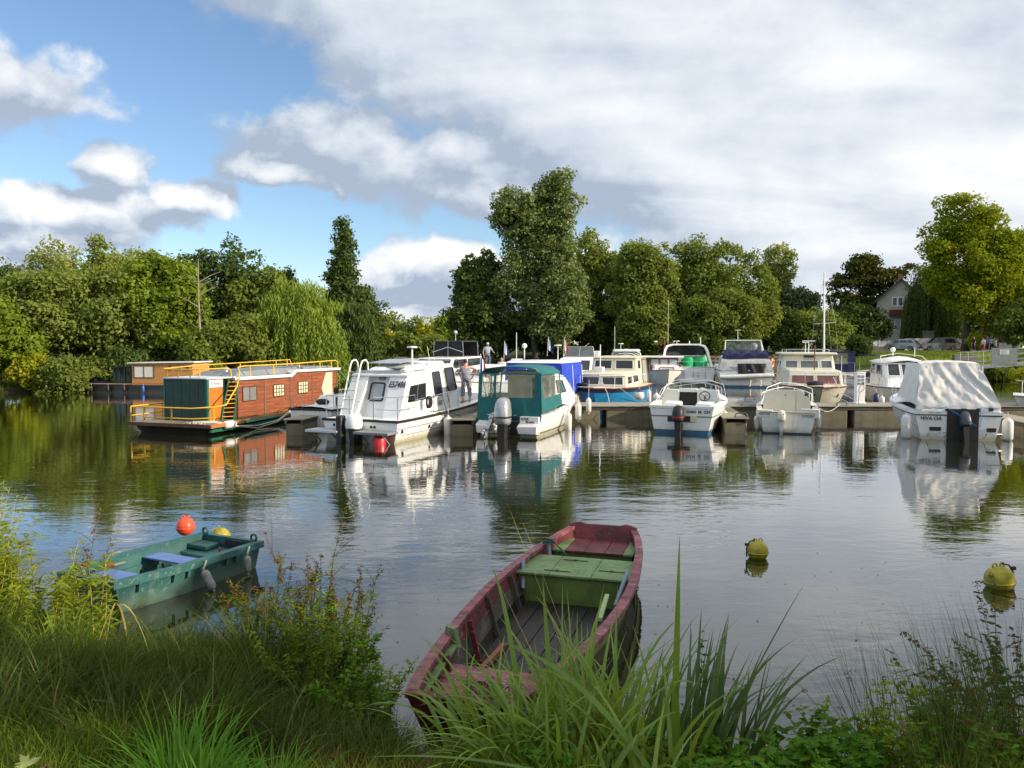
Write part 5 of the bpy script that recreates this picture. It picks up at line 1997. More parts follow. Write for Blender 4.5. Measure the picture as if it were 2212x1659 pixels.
# ================================================================== far orange houseboat
ORBOARD = mat('orange_cladding', (0.60, 0.28, 0.085), 0.55, var=0.1, vs=1.2, stretch=(1, 1, 8))
PALEGLASS = mat('pale_lens_and_painted_glare', (0.80, 0.80, 0.74), 0.12, var=0.06, spec=0.9)  # near-white base colour stands in for a bright reflection on the barge window
a = on_z(160, 846)
t = thing('barge', 'black barge with an orange boarded cabin and bright two-pane window by the left bank', 'houseboat', (a.x, a.y + .3, 0), -R(6))
mb = MB()
prof = [(0, .12), (.5, -.75), (2.2, -1.3), (11.5, -1.3), (12, -.9), (12, 1.4), (2.2, 1.4), (.5, .9)]
mb.prism(prof, -.3, .50)
mb.build('hull', BLACKH, t, bevel=.04)
mb = MB()
pts_ = [(.1, .1, .70), (.6, -.78, .64), (2.2, -1.33, .58), (11.5, -1.33, .56)]
mb.tube(pts_, .035)
mb.build('rubbing_rope', mat('pink_brown_rope', (0.45, 0.25, 0.16), 0.8), t)
mb = MB()
mb.prism([(0.1, .12), (.6, -.7), (2.3, -1.2), (3.4, -1.2), (3.4, 1.3), (2.2, 1.3), (.6, .8)], .50, .62)
mb.build('foredeck', BLACKH, t, bevel=.02)
mb = MB()
mb.box(4.55, 8.7, -.95, 1.2, .5, 1.92)
mb.build('cabin_wall', ORBOARD, t)
for k in range(10):
    z0 = .62 + k * .13
    mb = MB()
    mb.box(4.56, 8.7, -.972 - .002 * (k % 3), -.952, z0 + .004, z0 + .126)
    mb.build('cladding_board', ORBOARD, t)
mb = MB()
mb.hexa([(4.35, -1.12, 1.90), (8.9, -1.12, 1.96), (8.9, 1.3, 1.96), (4.35, 1.3, 1.90)], [(4.35, -1.12, 1.96), (8.9, -1.12, 2.03), (8.9, 1.3, 2.03), (4.35, 1.3, 1.96)])
mb.build('roof', GELW, t)
q = [(4.5, -.978, .6), (8.7, -.978, .6), (8.7, -.978, 1.95), (4.5, -.978, 1.95)]
window(t, q, .05, .38, .27, .86, TRIMB, PALEGLASS, .05, 0, .03, mull=(2, 1), mm=TRIMB, mw=.05)
for x in (7.2, 7.8, 8.35):
    mb = MB()
    mb.lathe([(.10, -.005), (.17, -.005), (.17, .03), (.10, .03)], (x, -.98, 1.62), 16, Matrix.Rotation(pi / 2, 4, 'X'), False)
    pw = mb.build('porthole', BATTEN, t, smooth=40)
    mb = MB()
    mb.lathe([(.10, -.002), (.10, .008)], (x, -.985, 1.62), 12, Matrix.Rotation(pi / 2, 4, 'X'))
    mb.build('pane', DKGLASS, pw)
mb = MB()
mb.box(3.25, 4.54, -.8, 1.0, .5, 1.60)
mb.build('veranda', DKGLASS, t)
for x in (3.2, 3.55, 3.95, 4.35):
    mb = MB()
    mb.box(x, x + .07, -.86, -.79, .5, 1.66)
    mb.build('veranda_post', GREENP, t)
mb = MB()
mb.box(3.1, 4.6, -.9, 1.1, 1.62, 1.70)
mb.build('veranda_roof', BLACKP, t)
for (x, m_, lb) in ((2.05, BLACKP, 'first black fender on the barge bow'), (3.2, BLACKP, 'black fender below the barge veranda'), (4.3, BLACKP, 'black fender left of the blue one on the barge'), (5.6, mat('blue_fender', (0.03, 0.12, 0.42), .5), 'blue fender on the side of the black barge')):
    fender(loc_of(t, (x, -1.45, .48)), .42, .09, lb, m=m_, rope=.12, cap=m_)
mb = MB()
mb.box(1.5, 2.1, -.3, .5, .62, .68)
mb.lathe([(.12, 0), (.14, .1), (.04, .2)], (1.2, .2, .62), 10)
mb.build('anchor_winch', mat('dark_blue_cloth', (0.03, 0.05, 0.12), .8), t)
# ================================================================== other boats
def windows_row(t, q, spans, v0, v1, fm, gm, fr=.03, r=.05, off=.05, **k):
    for (a, b) in spans:
        window(t, q, a, b, v0, v1, fm, gm, fr, r, off, **k)


def cruiser(t, h, houses, hullm=None, anti=None, deckm=None, rub=None, rail=(.45, .98), bev=.05, railm=None, rail_h=.42):
    hull_parts(t, h, hullm or GEL, anti, rub=rub or GREYP)
    h.deck(MB(), 0, 1, .0, crown=.06).build('deck', deckm or GELW, t, smooth=50)
    if rail:
        h.rail(MB(), rail_h, rail[0], rail[1], posts=4, mid=False).build('bow_rail', railm or STEEL, t)
    qs = []
    for (nm, m, q) in houses:
        mb = MB()
        mb.hexa(q['b'], q['t'])
        mb.build(nm, m, t, bevel=bev)
        qs.append(q)
    return qs


# grey-white boat between the houseboat and the cruiser E57486
t = boat('motorboat', 'low white boat with a grey hull squeezed between houseboat and cruiser E57486', 672, 930, 20)
h = Hull(6.0, 2.1, .78, 1.05, tw=.85, wl=.86, full=.4)
hull_parts(t, h, GREYW, None, rub=BLACKP, rubr=.04)
h.deck(MB(), 0, 1, .0, crown=.10).build('deck', GELW, t, smooth=50)
mb = MB()
mb.hexa([(-.75, 1.2, .8), (.75, 1.2, .8), (.7, 4.2, .9), (-.7, 4.2, .9)], [(-.6, 1.5, 1.2), (.6, 1.5, 1.2), (.45, 3.6, 1.15), (-.45, 3.6, 1.15)])
mb.build('coachroof', GELW, t, bevel=.05)
mb = MB()
mb.tube([(-.9, .1, .8), (-.9, .1, 1.25), (-.4, .1, 1.28), (-.4, .1, .8)], .013)
mb.tube([(.9, .1, .8), (.9, .1, 1.3), (.9, 1.2, 1.3), (.9, 1.2, .85)], .013)
h.rail(mb, .4, .5, .98, posts=3)
mb.build('rail', STEEL, t)
mb = MB()
mb.ell((.72, .55, 1.42), .10, .09, .16, 10, 6)
mb.tube([(.72, .55, 1.2), (.72, .55, .8)], .03)
mb.build('covered_winch', BLACKCAN, t, smooth=60)
mb = MB()
mb.ell((-.1, .9, .98), .28, .2, .12, 12, 6)
mb.build('black_bundle', BLACKCAN, t, smooth=60)

# ---- blue canvas cruiser beyond the pontoon
t = thing('cabin_cruiser', 'white cruiser with bright blue canvas screens behind the teal canopy boat', 'boat', at_y(1190, 745, 36.5) * Vector((1, 1, 0)) if False else (at_y(1190, 745, 36.5).x, 36.5, 0), R(160))
bluec = t
h = Hull(7.5, 2.9, .95, 1.3, tw=.9, full=.45)
hull_parts(t, h, GEL, None, rub=GREYP)
h.deck(MB(), 0, 1, .0, crown=.06).build('deck', GELW, t, smooth=50)
mb = MB()
t.scale = (.98, .92, .94)
top_ = cabin_quads(-1.35, 1.35, -.9, 3.0, 2.44, -1.2, 1.2, -.8, 2.8, 2.54)
mb.hexa(top_['b'], top_['t'])
mb.build('hard_top', GELW, t, bevel=.05, seg=3)
for nm_, q_ in (('a', [(1.35, -.85, .95), (1.4, 2.9, 1.0), (1.3, 2.8, 2.46), (1.3, -.85, 2.46)]), ('b', [(-1.4, 2.9, 1.0), (-1.35, -.85, .95), (-1.3, -.85, 2.46), (-1.3, 2.8, 2.46)]),
                ('c', [(-1.35, -.9, .95), (1.35, -.9, .95), (1.3, -.86, 2.46), (-1.3, -.86, 2.46)]), ('d', [(1.4, 2.95, 1.0), (-1.4, 2.95, 1.0), (-1.3, 2.85, 2.46), (1.3, 2.85, 2.46)])):
    canvas_wall(q_, [(.72, .9, .35, .8)] if nm_ in 'ad' else [], 'canvas_screen', ROYAL, CLEAR, .02, ord(nm_), t, 16, 8)
mb = MB()
for (x, y) in ((1.42, -.8), (1.42, 1.0), (-1.42, -.8), (-1.42, 1.0), (0.3, 3.0), (-.9, 3.0)):
    mb.tube([(x, y, .95), (x * .94, y, 2.3)], .02)
mb.build('canopy_frame', GELW, t)
cb = cabin_quads(-1.1, 1.1, 3.0, 6.0, 1.05, -.95, .95, 3.0, 5.0, 1.75, 1.6)
mb = MB()
mb.hexa(cb['b'], cb['t'])
mb.build('coachroof', GELW, t, bevel=.05)
mast(t, (.9, 1.4, 2.4), .75, .025, top='ball')
mast(t, (-.75, 1.4, 2.4), .85, .02, top='disc')
mast(t, (1.1, 2.0, 2.4), 1.5, .018)
h.rail(MB(), .42, .5, .98).build('bow_rail', STEEL, t)

# ---- blue and cream wooden cruiser facing us across the pontoon
p_ = at_y(1330, 745, 41.5)
t = thing('cabin_cruiser', 'cream and blue wooden cruiser with split windows, bow towards the pontoon', 'boat', (p_.x + .6, 41.9, 0), R(180 - 20))
t.scale = (1.12, 1.1, 1.04)
bc = t
h = Hull(6.6, 2.9, 1.0, 1.08, tw=.92, wl=.86, full=.5, p=2.6, rake=.08)
hull_parts(t, h, BLUEHULL, None, rub=VARN, rubr=.035)
h.band(MB(), .80, .99, .014, rel=True).build('navy_band', NAVY, t, smooth=45)
h.deck(MB(), 0, 1, .0, crown=.05).build('deck', CREAM, t, smooth=50)
lo_ = cabin_quads(-1.12, 1.12, 2.2, 5.4, 1.0, -1.02, 1.02, 2.2, 5.15, 1.72, 1.62)
up_ = cabin_quads(-1.1, 1.1, -.1, 2.9, 1.05, -.98, .98, -.1, 2.6, 2.35, 2.35)
for nm_, q_ in (('fore_cabin', lo_), ('wheelhouse', up_)):
    mb = MB()
    mb.hexa(q_['b'], q_['t'])
    mb.build(nm_, CREAM, t, bevel=.02)
windows_row(t, lo_['fore'], [(.04, .48), (.52, .96)], .22, .86, GELW, DKGLASS, .04, 0, .03)
windows_row(t, lo_['port'], [(.1, .42), (.5, .9)], .25, .85, GELW, DKGLASS, .04, 0, .03)
windows_row(t, lo_['stbd'], [(.1, .5), (.58, .9)], .25, .85, GELW, DKGLASS, .04, 0, .03)
windows_row(t, up_['fore'], [(.05, .47), (.53, .95)], .56, .93, GELW, DKGLASS, .05, 0, .03)
windows_row(t, up_['port'], [(.1, .35)], .56, .93, GELW, DKGLASS, .04, 0, .03)
windows_row(t, up_['stbd'], [(.55, .92)], .56, .93, GELW, DKGLASS, .04, 0, .03)
q_ = up_['port']
window(t, q_, .5, .92, .02, .95, VARN, CURTAIN, .06, 0, .03, name='cabin_door')
mb = MB()
mb.hexa([(-1.12, -.2, 2.35), (1.12, -.2, 2.35), (1.08, 2.75, 2.35), (-1.08, 2.75, 2.35)], [(-1.05, -.15, 2.42), (1.05, -.15, 2.42), (1.0, 2.65, 2.40), (-1.0, 2.65, 2.40)])
mb.build('wheelhouse_roof', CREAM, t, bevel=.02)
mb = MB()
mb.hexa([(-1.1, 2.9, 1.70), (1.1, 2.9, 1.70), (1.08, 5.3, 1.62), (-1.08, 5.3, 1.62)], [(-1.0, 2.9, 1.76), (1.0, 2.9, 1.76), (.98, 5.2, 1.68), (-.98, 5.2, 1.68)])
mb.build('fore_cabin_roof', CREAM, t, bevel=.02)
h.rail(MB(), .55, .3, .98, posts=4).build('bow_rail', GELW, t)
mast(t, (.25, 4.3, 1.7), 1.3, .025, top=None, m=GELW)
mb = MB()
mb.box(.1, .5, 4.1, 4.5, 1.7, 1.95)
mb.build('deck_box', GELW, t, bevel=.02)
mb = MB()
mb.lathe([(.03, -.25), (.08, -.2), (.08, .2), (.03, .25)], (.55, 6.2, 1.2), 8, Matrix.Rotation(pi / 2, 4, 'Y'))
mb.build('searchlight', BLACKP, t, smooth=50)
ball_fender(at_y(1381, 843, 35.0), .235, 'big white ball fender with a navy cap on the blue boat', FENDW, FENDN)
fender(at_y(1402, 843, 35.1), .6, .10, 'white cylinder fender right of the big ball fender on the blue boat', rope=.2)
ball_fender(at_y(1418, 850, 35.3), .17, 'smaller white ball fender at the right end of the blue boat', FENDW, FENDW, .15)
ball_fender(at_y(1441, 838, 35.6), .15, 'pale ball fender with a navy foot hanging clear of the blue boat', FENDN, FENDW, .15)

# ---- second row of boats, sterns or bows towards us
# white flybridge boat behind the blue canvas
def small_cruiser(label, u, y, deg, L, B, zs, zb, up=None, fly=False, hullm=None, name='motorboat', roofz=2.3):
    x = at_y(u, 745, y).x
    t_ = thing(name, label, 'boat', (x, y, 0), R(180 - deg))
    h_ = Hull(L, B, zs, zb, tw=.9, full=.45)
    hq = cabin_quads(-B * .38, B * .38, L * .1, L * .7, zs, -B * .34, B * .34, L * .12, L * .52, roofz, roofz - .15)
    cruiser(t_, h_, [('cabin', GELW, hq)], hullm)
    windows_row(t_, hq['fore'], [(.05, .48), (.52, .95)], .45, .9, GELW, DKGLASS, .03, .05, .045)
    windows_row(t_, hq['port'], [(.1, .4), (.45, .75)], .45, .88, GELW, DKGLASS, .03, .05, .045)
    windows_row(t_, hq['stbd'], [(.25, .55), (.6, .9)], .45, .88, GELW, DKGLASS, .03, .05, .045)
    return t_, h_, hq


t, h, q = small_cruiser('white boat with a grey folding windscreen on its roof, behind the blue canvas', 1268, 50, 15, 7.5, 2.9, .95, 1.25, roofz=2.45)
mb = MB()
mb.box(-1.15, .1, 1.6, 2.4, 2.45, 2.72)
mb.build('roof_box', GELW, t, bevel=.02)
mb = MB()
mb.hexa([(-.9, 2.6, 2.4), (1.0, 2.6, 2.4), (1.0, 2.64, 2.4), (-.9, 2.64, 2.4)], [(-.75, 2.2, 2.98), (.85, 2.2, 2.98), (.85, 2.24, 2.98), (-.75, 2.24, 2.98)])
mb.build('windscreen', GRGLASS, t)
mb = MB()
mb.tube([(-.9, 2.62, 2.4), (-.75, 2.22, 2.98), (.85, 2.22, 2.98), (1.0, 2.62, 2.4)], .025)
mb.tube([(.05, 2.62, 2.4), (.05, 2.22, 2.98)], .02)
mb.tube([(.6, 1.4, 2.5), (-.4, 1.6, 3.2)], .018)
mb.build('windscreen_frame', CREAM, t)

t, h, q = small_cruiser('white boat with a clear domed canopy behind the cream and blue cruiser', 1354, 52, 10, 7, 2.8, .95, 1.2, roofz=1.9)
mb = MB()
P = []
for k in range(7):
    a = pi * k / 6
    P.append([(-1.05 * cos(a) * (1 - .1 * j), 1.2 + 2.4 * j / 3 , 1.85 + .95 * sin(a) ** .45 * (1 - .12 * j)) for j in range(4)])
mb.grid(P)
dome = mb.build('clear_dome', CLEARG, t, smooth=60)
mb = MB()
for j in range(4):
    mb.tube([P[k][j] for k in range(7)], .045 if j in (0,) else .025)
mb.build('dome_frame', GELW, t, smooth=60)
mb = MB()
mb.hexa([(-.95, 1.0, 2.68), (.95, 1.0, 2.68), (.8, 2.4, 2.66), (-.8, 2.4, 2.66)], [(-.85, 1.0, 2.82), (.85, 1.0, 2.82), (.7, 2.4, 2.78), (-.7, 2.4, 2.78)])
mb.build('dome_top', GELW, t, bevel=.04)
mast(t, (.35, 1.5, 2.8), .35, .02, top='disc')
mast(t, (.75, 1.5, 2.7), 1.6, .016)

# wooden cruiser with white roof
x = at_y(1437, 745, 62).x
t = thing('cabin_cruiser', 'brown varnished cruiser with a flat white roof and a red-brown mast', 'boat', (x, 64, 0), R(180 - 6))
h = Hull(7.5, 2.9, 1.0, 1.3, tw=.9, full=.45)
up_ = cabin_quads(-1.2, 1.2, .8, 3.6, 1.0, -1.1, 1.1, .8, 3.3, 2.1, 2.1)
lo_ = cabin_quads(-1.0, 1.0, 3.4, 5.8, 1.0, -.9, .9, 3.4, 5.6, 1.55, 1.5)
cruiser(t, h, [('wheelhouse', VARN, up_), ('fore_cabin', GELW, lo_)], rub=VARN, bev=.02)
windows_row(t, up_['fore'], [(.04, .33), (.36, .64), (.67, .96)], .42, .9, VARN, CURTAIN, .04, 0, .03)
windows_row(t, lo_['fore'], [(.2, .8)], .3, .8, DKRED, CURTAIN, .04, .08, .05)
mb = MB()
mb.box(-1.5, 1.5, .5, 3.7, 2.1, 2.22)
mb.build('roof', GELW, t, bevel=.03)
mb = MB()
mb.tube([(-.15, 2, 2.2), (-.15, 2, 3.5)], .045)
mb.tube([(-.9, 2, 3.3), (.6, 2, 3.3)], .025)
mb.tube([(-.9, 2, 3.2), (-.15, 2, 2.4), (.6, 2, 3.2)], .012)
mb.build('mast', VARN, t)
mb = MB()
mb.lathe([(.04, 0), (.16, .05), (.12, .12)], (.55, 2, 3.3), 10)
mb.lathe([(.04, 0), (.07, .05), (.05, .12)], (-.88, 2, 3.3), 10)
mb.build('lamp', GELW, t)

# big white cruiser with green seat cover, stern towards us
t = boat('cabin_cruiser', 'white sport cruiser with targa arch and bright green seat covers', 1487, 831, 6)
t.scale = (1.17, 1.08, 1.03)
h = Hull(9.0, 3.75, 1.35, 1.8, tw=.93, wl=.9, full=.5)
hull_parts(t, h, GEL, NAVY, .12, rub=GREYP)
h.gunwale(MB(), .35, .1, t1=.9).build('gunwale', GELW, t, smooth=40)
h.deck(MB(), .35, 1, .02, crown=.2).build('deck', GELW, t, smooth=50)
h.cockpit(t, GELW, .06, .45, .9, .35)
mb = MB()
mb.hexa([(-1.4, -.55, .22), (1.4, -.55, .22), (1.5, .02, .22), (-1.5, .02, .22)], [(-1.4, -.55, .34), (1.4, -.55, .34), (1.5, .02, .36), (-1.5, .02, .36)])
mb.build('swim_platform', GELW, t, bevel=.04)
mb = MB()
mb.hexa([(-1.55, 2.2, 1.45), (1.55, 2.2, 1.45), (1.2, 4.6, 1.7), (-1.2, 4.6, 1.7)], [(-1.35, 2.2, 2.15), (1.35, 2.2, 2.15), (.9, 3.7, 2.1), (-.9, 3.7, 2.1)])
mb.build('windscreen', CLEARG, t)
mb = MB()
mb.tube([(-1.55, 2.0, 1.4), (-1.35, 2.2, 2.16), (-.9, 3.7, 2.12), (.9, 3.7, 2.12), (1.35, 2.2, 2.16), (1.55, 2.0, 1.4)], .03)
mb.build('windscreen_frame', GELW, t, smooth=60)
mb = MB()
arch = [(-1.72, 1.1, 1.35), (-1.45, 1.7, 2.7), (-1.3, 1.85, 2.98), (-.9, 1.9, 3.1), (.9, 1.9, 3.1), (1.3, 1.85, 2.98), (1.45, 1.7, 2.7), (1.72, 1.1, 1.35)]
P = [[(p[0] * 1.0, p[1] - .18, p[2]), (p[0] * 1.0, p[1] + .3, p[2]), (p[0] * .93, p[1] + .3, p[2] - .12), (p[0] * .93, p[1] - .18, p[2] - .12)] for p in arch]
mb.loft(P)
mb.build('targa_arch', GELW, t, smooth=50)
mb = MB()
mb.hexa([(-1.3, 2.15, 2.2), (1.3, 2.15, 2.2), (1.3, 2.2, 2.2), (-1.3, 2.2, 2.2)], [(-1.15, 2.1, 2.95), (1.15, 2.1, 2.95), (1.15, 2.15, 2.95), (-1.15, 2.15, 2.95)])
mb.build('arch_screen', DKGLASS, t)
for (x0, x1) in ((-.35, .42), (.52, 1.28)):
    mb = MB()
    P = []
    for j in range(6):
        f = j / 5
        ww = (x1 - x0) / 2 * (1.0, 1.05, 1.12, 1.12, .98, .6)[j]
        cx = (x0 + x1) / 2 + .05 * f
        P.append([(cx + ww * cos(2 * pi * k / 14) + .03 * sin(k * 3 + j), 1.15 + .33 * sin(2 * pi * k / 14) * (1 - .3 * f), 1.25 + .82 * f + .03 * sin(k * 2.1)) for k in range(14)])
    mb.loft(P)
    mb.build('seat_cover', GREENCAN, t, smooth=60)
mb = MB()
for x in (-.3, .3, .62, 1.1):
    mb.tube([(x, -.03, .42), (x, -.08, 1.0)], .018)
for z in (.55, .75, .95):
    mb.tube([(.3, -.08, z), (1.1, -.08, z)], .015)
mb.tube([(-.9, .05, 1.35), (-.9, .05, 1.75), (1.0, .05, 1.75), (1.0, .05, 1.35)], .018)
mb.build('stern_ladder', STEEL, t)
mb = MB()
mb.box(-.85, -.6, -.03, 0, .95, 1.05)
mb.build('stern_vent', GREYP, t)
mast(t, (-.6, 1.9, 3.1), .18, .03, top='disc')
mast(t, (.25, 1.9, 3.1), .22, .04)
mast(t, (1.0, 1.9, 3.1), .5, .03)
mast(t, (-1.2, 1.9, 2.9), 3.6, .018, m=CREAM, name='whip_aerial')
h.rail(MB(), .5, .55, .98).build('bow_rail', STEEL, t)
fender(loc_of(t, (-1.95, .4, .95)), .75, .17, 'grey fender at the left quarter of the boat with green covers', rope=.3)
fender(loc_of(t, (2.0, .8, .85)), .75, .17, 'grey fender at the right quarter of the boat with green covers', rope=.3)

# white flybridge cruiser with black canvas tender cover
t = boat('cabin_cruiser', 'white flybridge cruiser with a black cover at the stern and navy canvas above', 1612, 837, 12)
t.scale = (1.08, 1.08, 1.04)
blk = t
h = Hull(9.5, 3.8, 1.2, 1.6, tw=.93, wl=.9, full=.5)
hull_parts(t, h, GEL, BLUEANTI, .14, rub=GREYP)
h.deck(MB(), 0, 1, .02, crown=.1).build('deck', GELW, t, smooth=50)
cb = cabin_quads(-1.6, 1.6, 1.4, 6.2, 1.2, -1.4, 1.4, 1.6, 5.2, 2.25, 2.2)
mb = MB()
mb.hexa(cb['b'], cb['t'])
mb.build('saloon', GELW, t, bevel=.1)
windows_row(t, cb['stbd'], [(.05, .3), (.34, .6), (.64, .92)], .4, .85, GELW, DKGLASS, .03, .06, .09)
windows_row(t, cb['port'], [(.05, .3), (.34, .6), (.64, .92)], .4, .85, GELW, DKGLASS, .03, .06, .09)
# stern tent
mb = MB()
P = []
for j in range(6):
    f = j / 5
    P.append([(x * (1 - .12 * f), -.05 + 1.5 * f * (1 if abs(x) < 1.5 else 1), 1.15 + (.62 if 0 < j else .0) + .30 * f + .04 * sin(x * 9 + j)) for x in (-1.7, -1.3, -.6, 0, .6, 1.3, 1.7)])
mb.grid(P)
mb.build('tent_top', mat('light_grey_canvas', (0.38, 0.38, 0.38), .8, var=.2, bump=.4, bs=6), t, smooth=60)
q_ = [(-.55, -.12, .95), (1.05, -.12, .95), (1.15, .0, 1.68), (-.6, .0, 1.68)]
canvas_wall(q_, [], 'black_cover', BLACKCAN, CLEAR, .05, 9, t, 30, 8)
q_ = [(1.1, -.12, .98), (1.7, .6, 1.2), (1.6, .5, 1.6), (1.15, 0, 1.70)]
canvas_wall(q_, [], 'black_cover', BLACKCAN, CLEAR, .03, 8, t, 10, 6)
mb = MB()
P = []
for k in range(11):
    x = -1.75 + 3.5 * k / 10
    r_ = .2 * (1 - .25 * abs(x / 1.75) ** 3)
    P.append([(x, -.25 + r_ * cos(2 * pi * i / 10), .78 + .06 * sin(x) + r_ * .9 * sin(2 * pi * i / 10)) for i in range(10)])
mb.loft(P)
mb.build('rolled_dinghy', GREYW, t, smooth=60)
mb = MB()
mb.tube([(.2, -.4, .1), (.25, -.4, .55)], .05)
mb.tube([(.9, -.3, .1), (.9, -.3, .55)], .05)
mb.build('davit', CREAM, t)
mb = MB()
P = []
for j in range(5):
    P.append([(x, 1.0 + .9 * j / 4, 2.30 + .12 * sin(x * 7 + j) + (.25 if j > 1 else 0)) for x in [(-1.55 + 3.1 * i / 12) for i in range(13)]])
mb.grid(P)
mb.grid([[(x, .98, 1.85 + .1 * sin(x * 5)) for x in [(-1.5 + 3.0 * i / 12) for i in range(13)]], P[0]])
mb.build('flybridge_canvas', NAVYCAN, t, smooth=60)
mb = MB()
mb.hexa([(-1.3, 3.4, 2.3), (1.4, 3.4, 2.3), (1.4, 3.45, 2.3), (-1.3, 3.45, 2.3)], [(-1.2, 3.1, 3.30), (1.2, 3.1, 3.30), (1.2, 3.15, 3.30), (-1.2, 3.15, 3.30)])
mb.build('flybridge_screen', CLEARG, t)
mb = MB()
mb.tube([(-1.3, 3.4, 2.25), (-1.2, 3.1, 3.32), (1.2, 3.1, 3.32), (1.4, 3.4, 2.25)], .035)
mb.tube([(-1.2, 3.1, 3.32), (-1.3, 1.6, 2.3)], .02)
mb.tube([(1.2, 3.1, 3.32), (1.35, 1.8, 2.3)], .03)
mb.build('flybridge_frame', GELW, t)
radar_t(t, (-.35, 3.2, 3.2), .85, .4)
mb = MB()
mb.ell((.7, 2.6, 2.85), .25, .2, .28, 10, 6)
mb.build('helm_seat', GREYP, t, smooth=60)
c = thing('lifebuoy', 'orange lifebuoy hanging on the right side rail of the flybridge cruiser', 'lifebuoy', loc_of(t, (1.95, 1.4, 1.75)), R(60))
mb = MB()
mb.lathe([(.30 + .07 * cos(R(a_)), .07 * sin(R(a_))) for a_ in range(0, 361, 45)], n=18, M=Matrix.Rotation(pi / 2, 4, 'X'), cap=False)
mb.build('ring', mat('orange_vinyl', (0.75, 0.14, 0.03), .5), c, smooth=60)
mb = MB()
for k in range(4):
    a_ = pi / 4 + k * pi / 2
    mb.ell((.3 * cos(a_), 0, .3 * sin(a_)), .085, .085, .085, 8, 5)
mb.build('band', FWH, c, smooth=60)
h.rail(MB(), .55, .12, .98, posts=7).build('side_rail', STEEL, t)

# cream flybridge-less cruiser facing us, right of the finger pontoon
p_ = at_y(1748, 745, 43.8)
t = thing('cabin_cruiser', 'cream cruiser with reddish curtained fore windows, bow towards us', 'boat', (p_.x - .3, 44.3, 0), R(180 - 14))
t.scale = (1.08, 1.06, 1.02)
cr = t
h = Hull(8.3, 3.1, 1.0, 1.12, tw=.92, wl=.84, full=.5, p=2.2, rake=.16)
hull_parts(t, h, CREAMB, None, rub=VARN, rubr=.035)
h.deck(MB(), 0, 1, .0, crown=.06).build('deck', CREAMB, t, smooth=50)
lo_ = cabin_quads(-1.22, 1.22, 3.2, 6.0, 1.0, -1.12, 1.12, 3.2, 5.75, 1.85, 1.78)
up_ = cabin_quads(-1.3, 1.3, .6, 3.5, 1.05, -1.15, 1.15, .6, 3.1, 2.52, 2.52)
for nm_, q_ in (('fore_cabin', lo_), ('wheelhouse', up_)):
    mb = MB()
    mb.hexa(q_['b'], q_['t'])
    mb.build(nm_, CREAMB, t, bevel=.05)
REDCUR = mat('red_curtain_behind_glass', (0.16, 0.05, 0.05), 0.12, var=0.4, vs=2, spec=.8)
windows_row(t, lo_['fore'], [(.05, .48), (.52, .95)], .14, .72, CREAMB, REDCUR, .03, 0, .045)
windows_row(t, up_['fore'], [(.05, .30), (.34, .70), (.74, .96)], .52, .80, GELW, GRGLASS, .03, 0, .045)
windows_row(t, up_['port'], [(.08, .45), (.52, .9)], .52, .80, GELW, GRGLASS, .03, 0, .045)
windows_row(t, up_['stbd'], [(.08, .45), (.52, .9)], .52, .80, GELW, GRGLASS, .03, 0, .045)
mb = MB()
mb.box(-1.32, 1.32, .4, 3.35, 2.52, 2.64)
mb.build('roof', CREAMB, t, bevel=.05)
mb = MB()
mb.box(-.25, .2, 3.2, 3.33, 2.38, 2.48)
mb.build('roof_plate', BLACKP, t)
mb = MB()
mb.tube([(-1.0, .8, 2.6), (-1.0, .8, 2.8), (-1.0, 2.9, 2.8), (1.0, 2.9, 2.8), (1.0, .8, 2.8), (1.0, .8, 2.6)], .02)
mb.tube([(-1.0, 2.9, 2.6), (-1.0, 2.9, 2.8)], .02)
mb.tube([(1.0, 2.9, 2.6), (1.0, 2.9, 2.8)], .02)
mb.build('roof_rail', STEEL, t)
radar_t(t, (-.05, 2.9, 2.6), .62, .6)
radar_t(t, (.10, 2.9, 2.6), .55, .3)
mb = MB()
mb.tube([(0, 5.5, 1.8), (0, 5.5, 3.0)], .03)
mb.build('fore_mast', VARN, t)
h.rail(MB(), .62, .42, .98, posts=4).build('bow_rail', STEEL, t)
mb = MB()
mb.ell((.2, 7.4, 1.22), .38, .3, .14, 12, 6)
mb.build('anchor_cover', BLACKCAN, t, smooth=60)
for k, (u_, v_) in enumerate(((1806, 838), (1832, 840), (1845, 842))):
    ball_fender(at_y(u_ - 42, v_, 36.6 + .3 * k), .2, ['black ball fender at the bow of the cream cruiser', 'second black ball fender at the bow of the cream cruiser', 'black fender nearest the white pedestal'][k], BLACKP, BLACKP)
ball_fender(at_y(1675, 838, 36.3), .26, 'big black round fender left of the cream cruiser bow', BLACKP, BLACKP, .1)

# sailing boat: mast with spreaders, blue canopy
p_ = at_y(1812, 826, 60)
t = thing('sailing_boat', 'white sailing boat with a tall bare mast and navy canopy', 'boat', (p_.x, 60, 0), R(-10))
h = Hull(7.5, 2.6, .95, 1.2, tw=.85, wl=.86, full=.45)
hull_parts(t, h, GEL, BLUEANTI, .08, rub=GREYP)
h.deck(MB(), 0, 1, .0, crown=.1).build('deck', GELW, t, smooth=50)
cb = cabin_quads(-.85, .85, 2.4, 5.2, 1.0, -.75, .75, 2.4, 4.8, 1.5, 1.4)
mb = MB()
mb.hexa(cb['b'], cb['t'])
mb.build('coachroof', GELW, t, bevel=.05)
MZ = 3.1 + (745 - 583) / 1659 * 61
mx = at_y(1790, 745, 61).x - p_.x
mb = MB()
mb.tube([(mx, 3.2, 1.4), (mx - .12, 3.2, MZ)], [.085, .06], 8)
mst = mb.build('mast', GELW, t, smooth=60)
mb = MB()
zsp = 3.1 + (745 - 697) / 1659 * 61
mb.tube([(mx - .85, 3.2, zsp - .04), (mx, 3.2, zsp), (mx + .85, 3.2, zsp + .05)], .02)
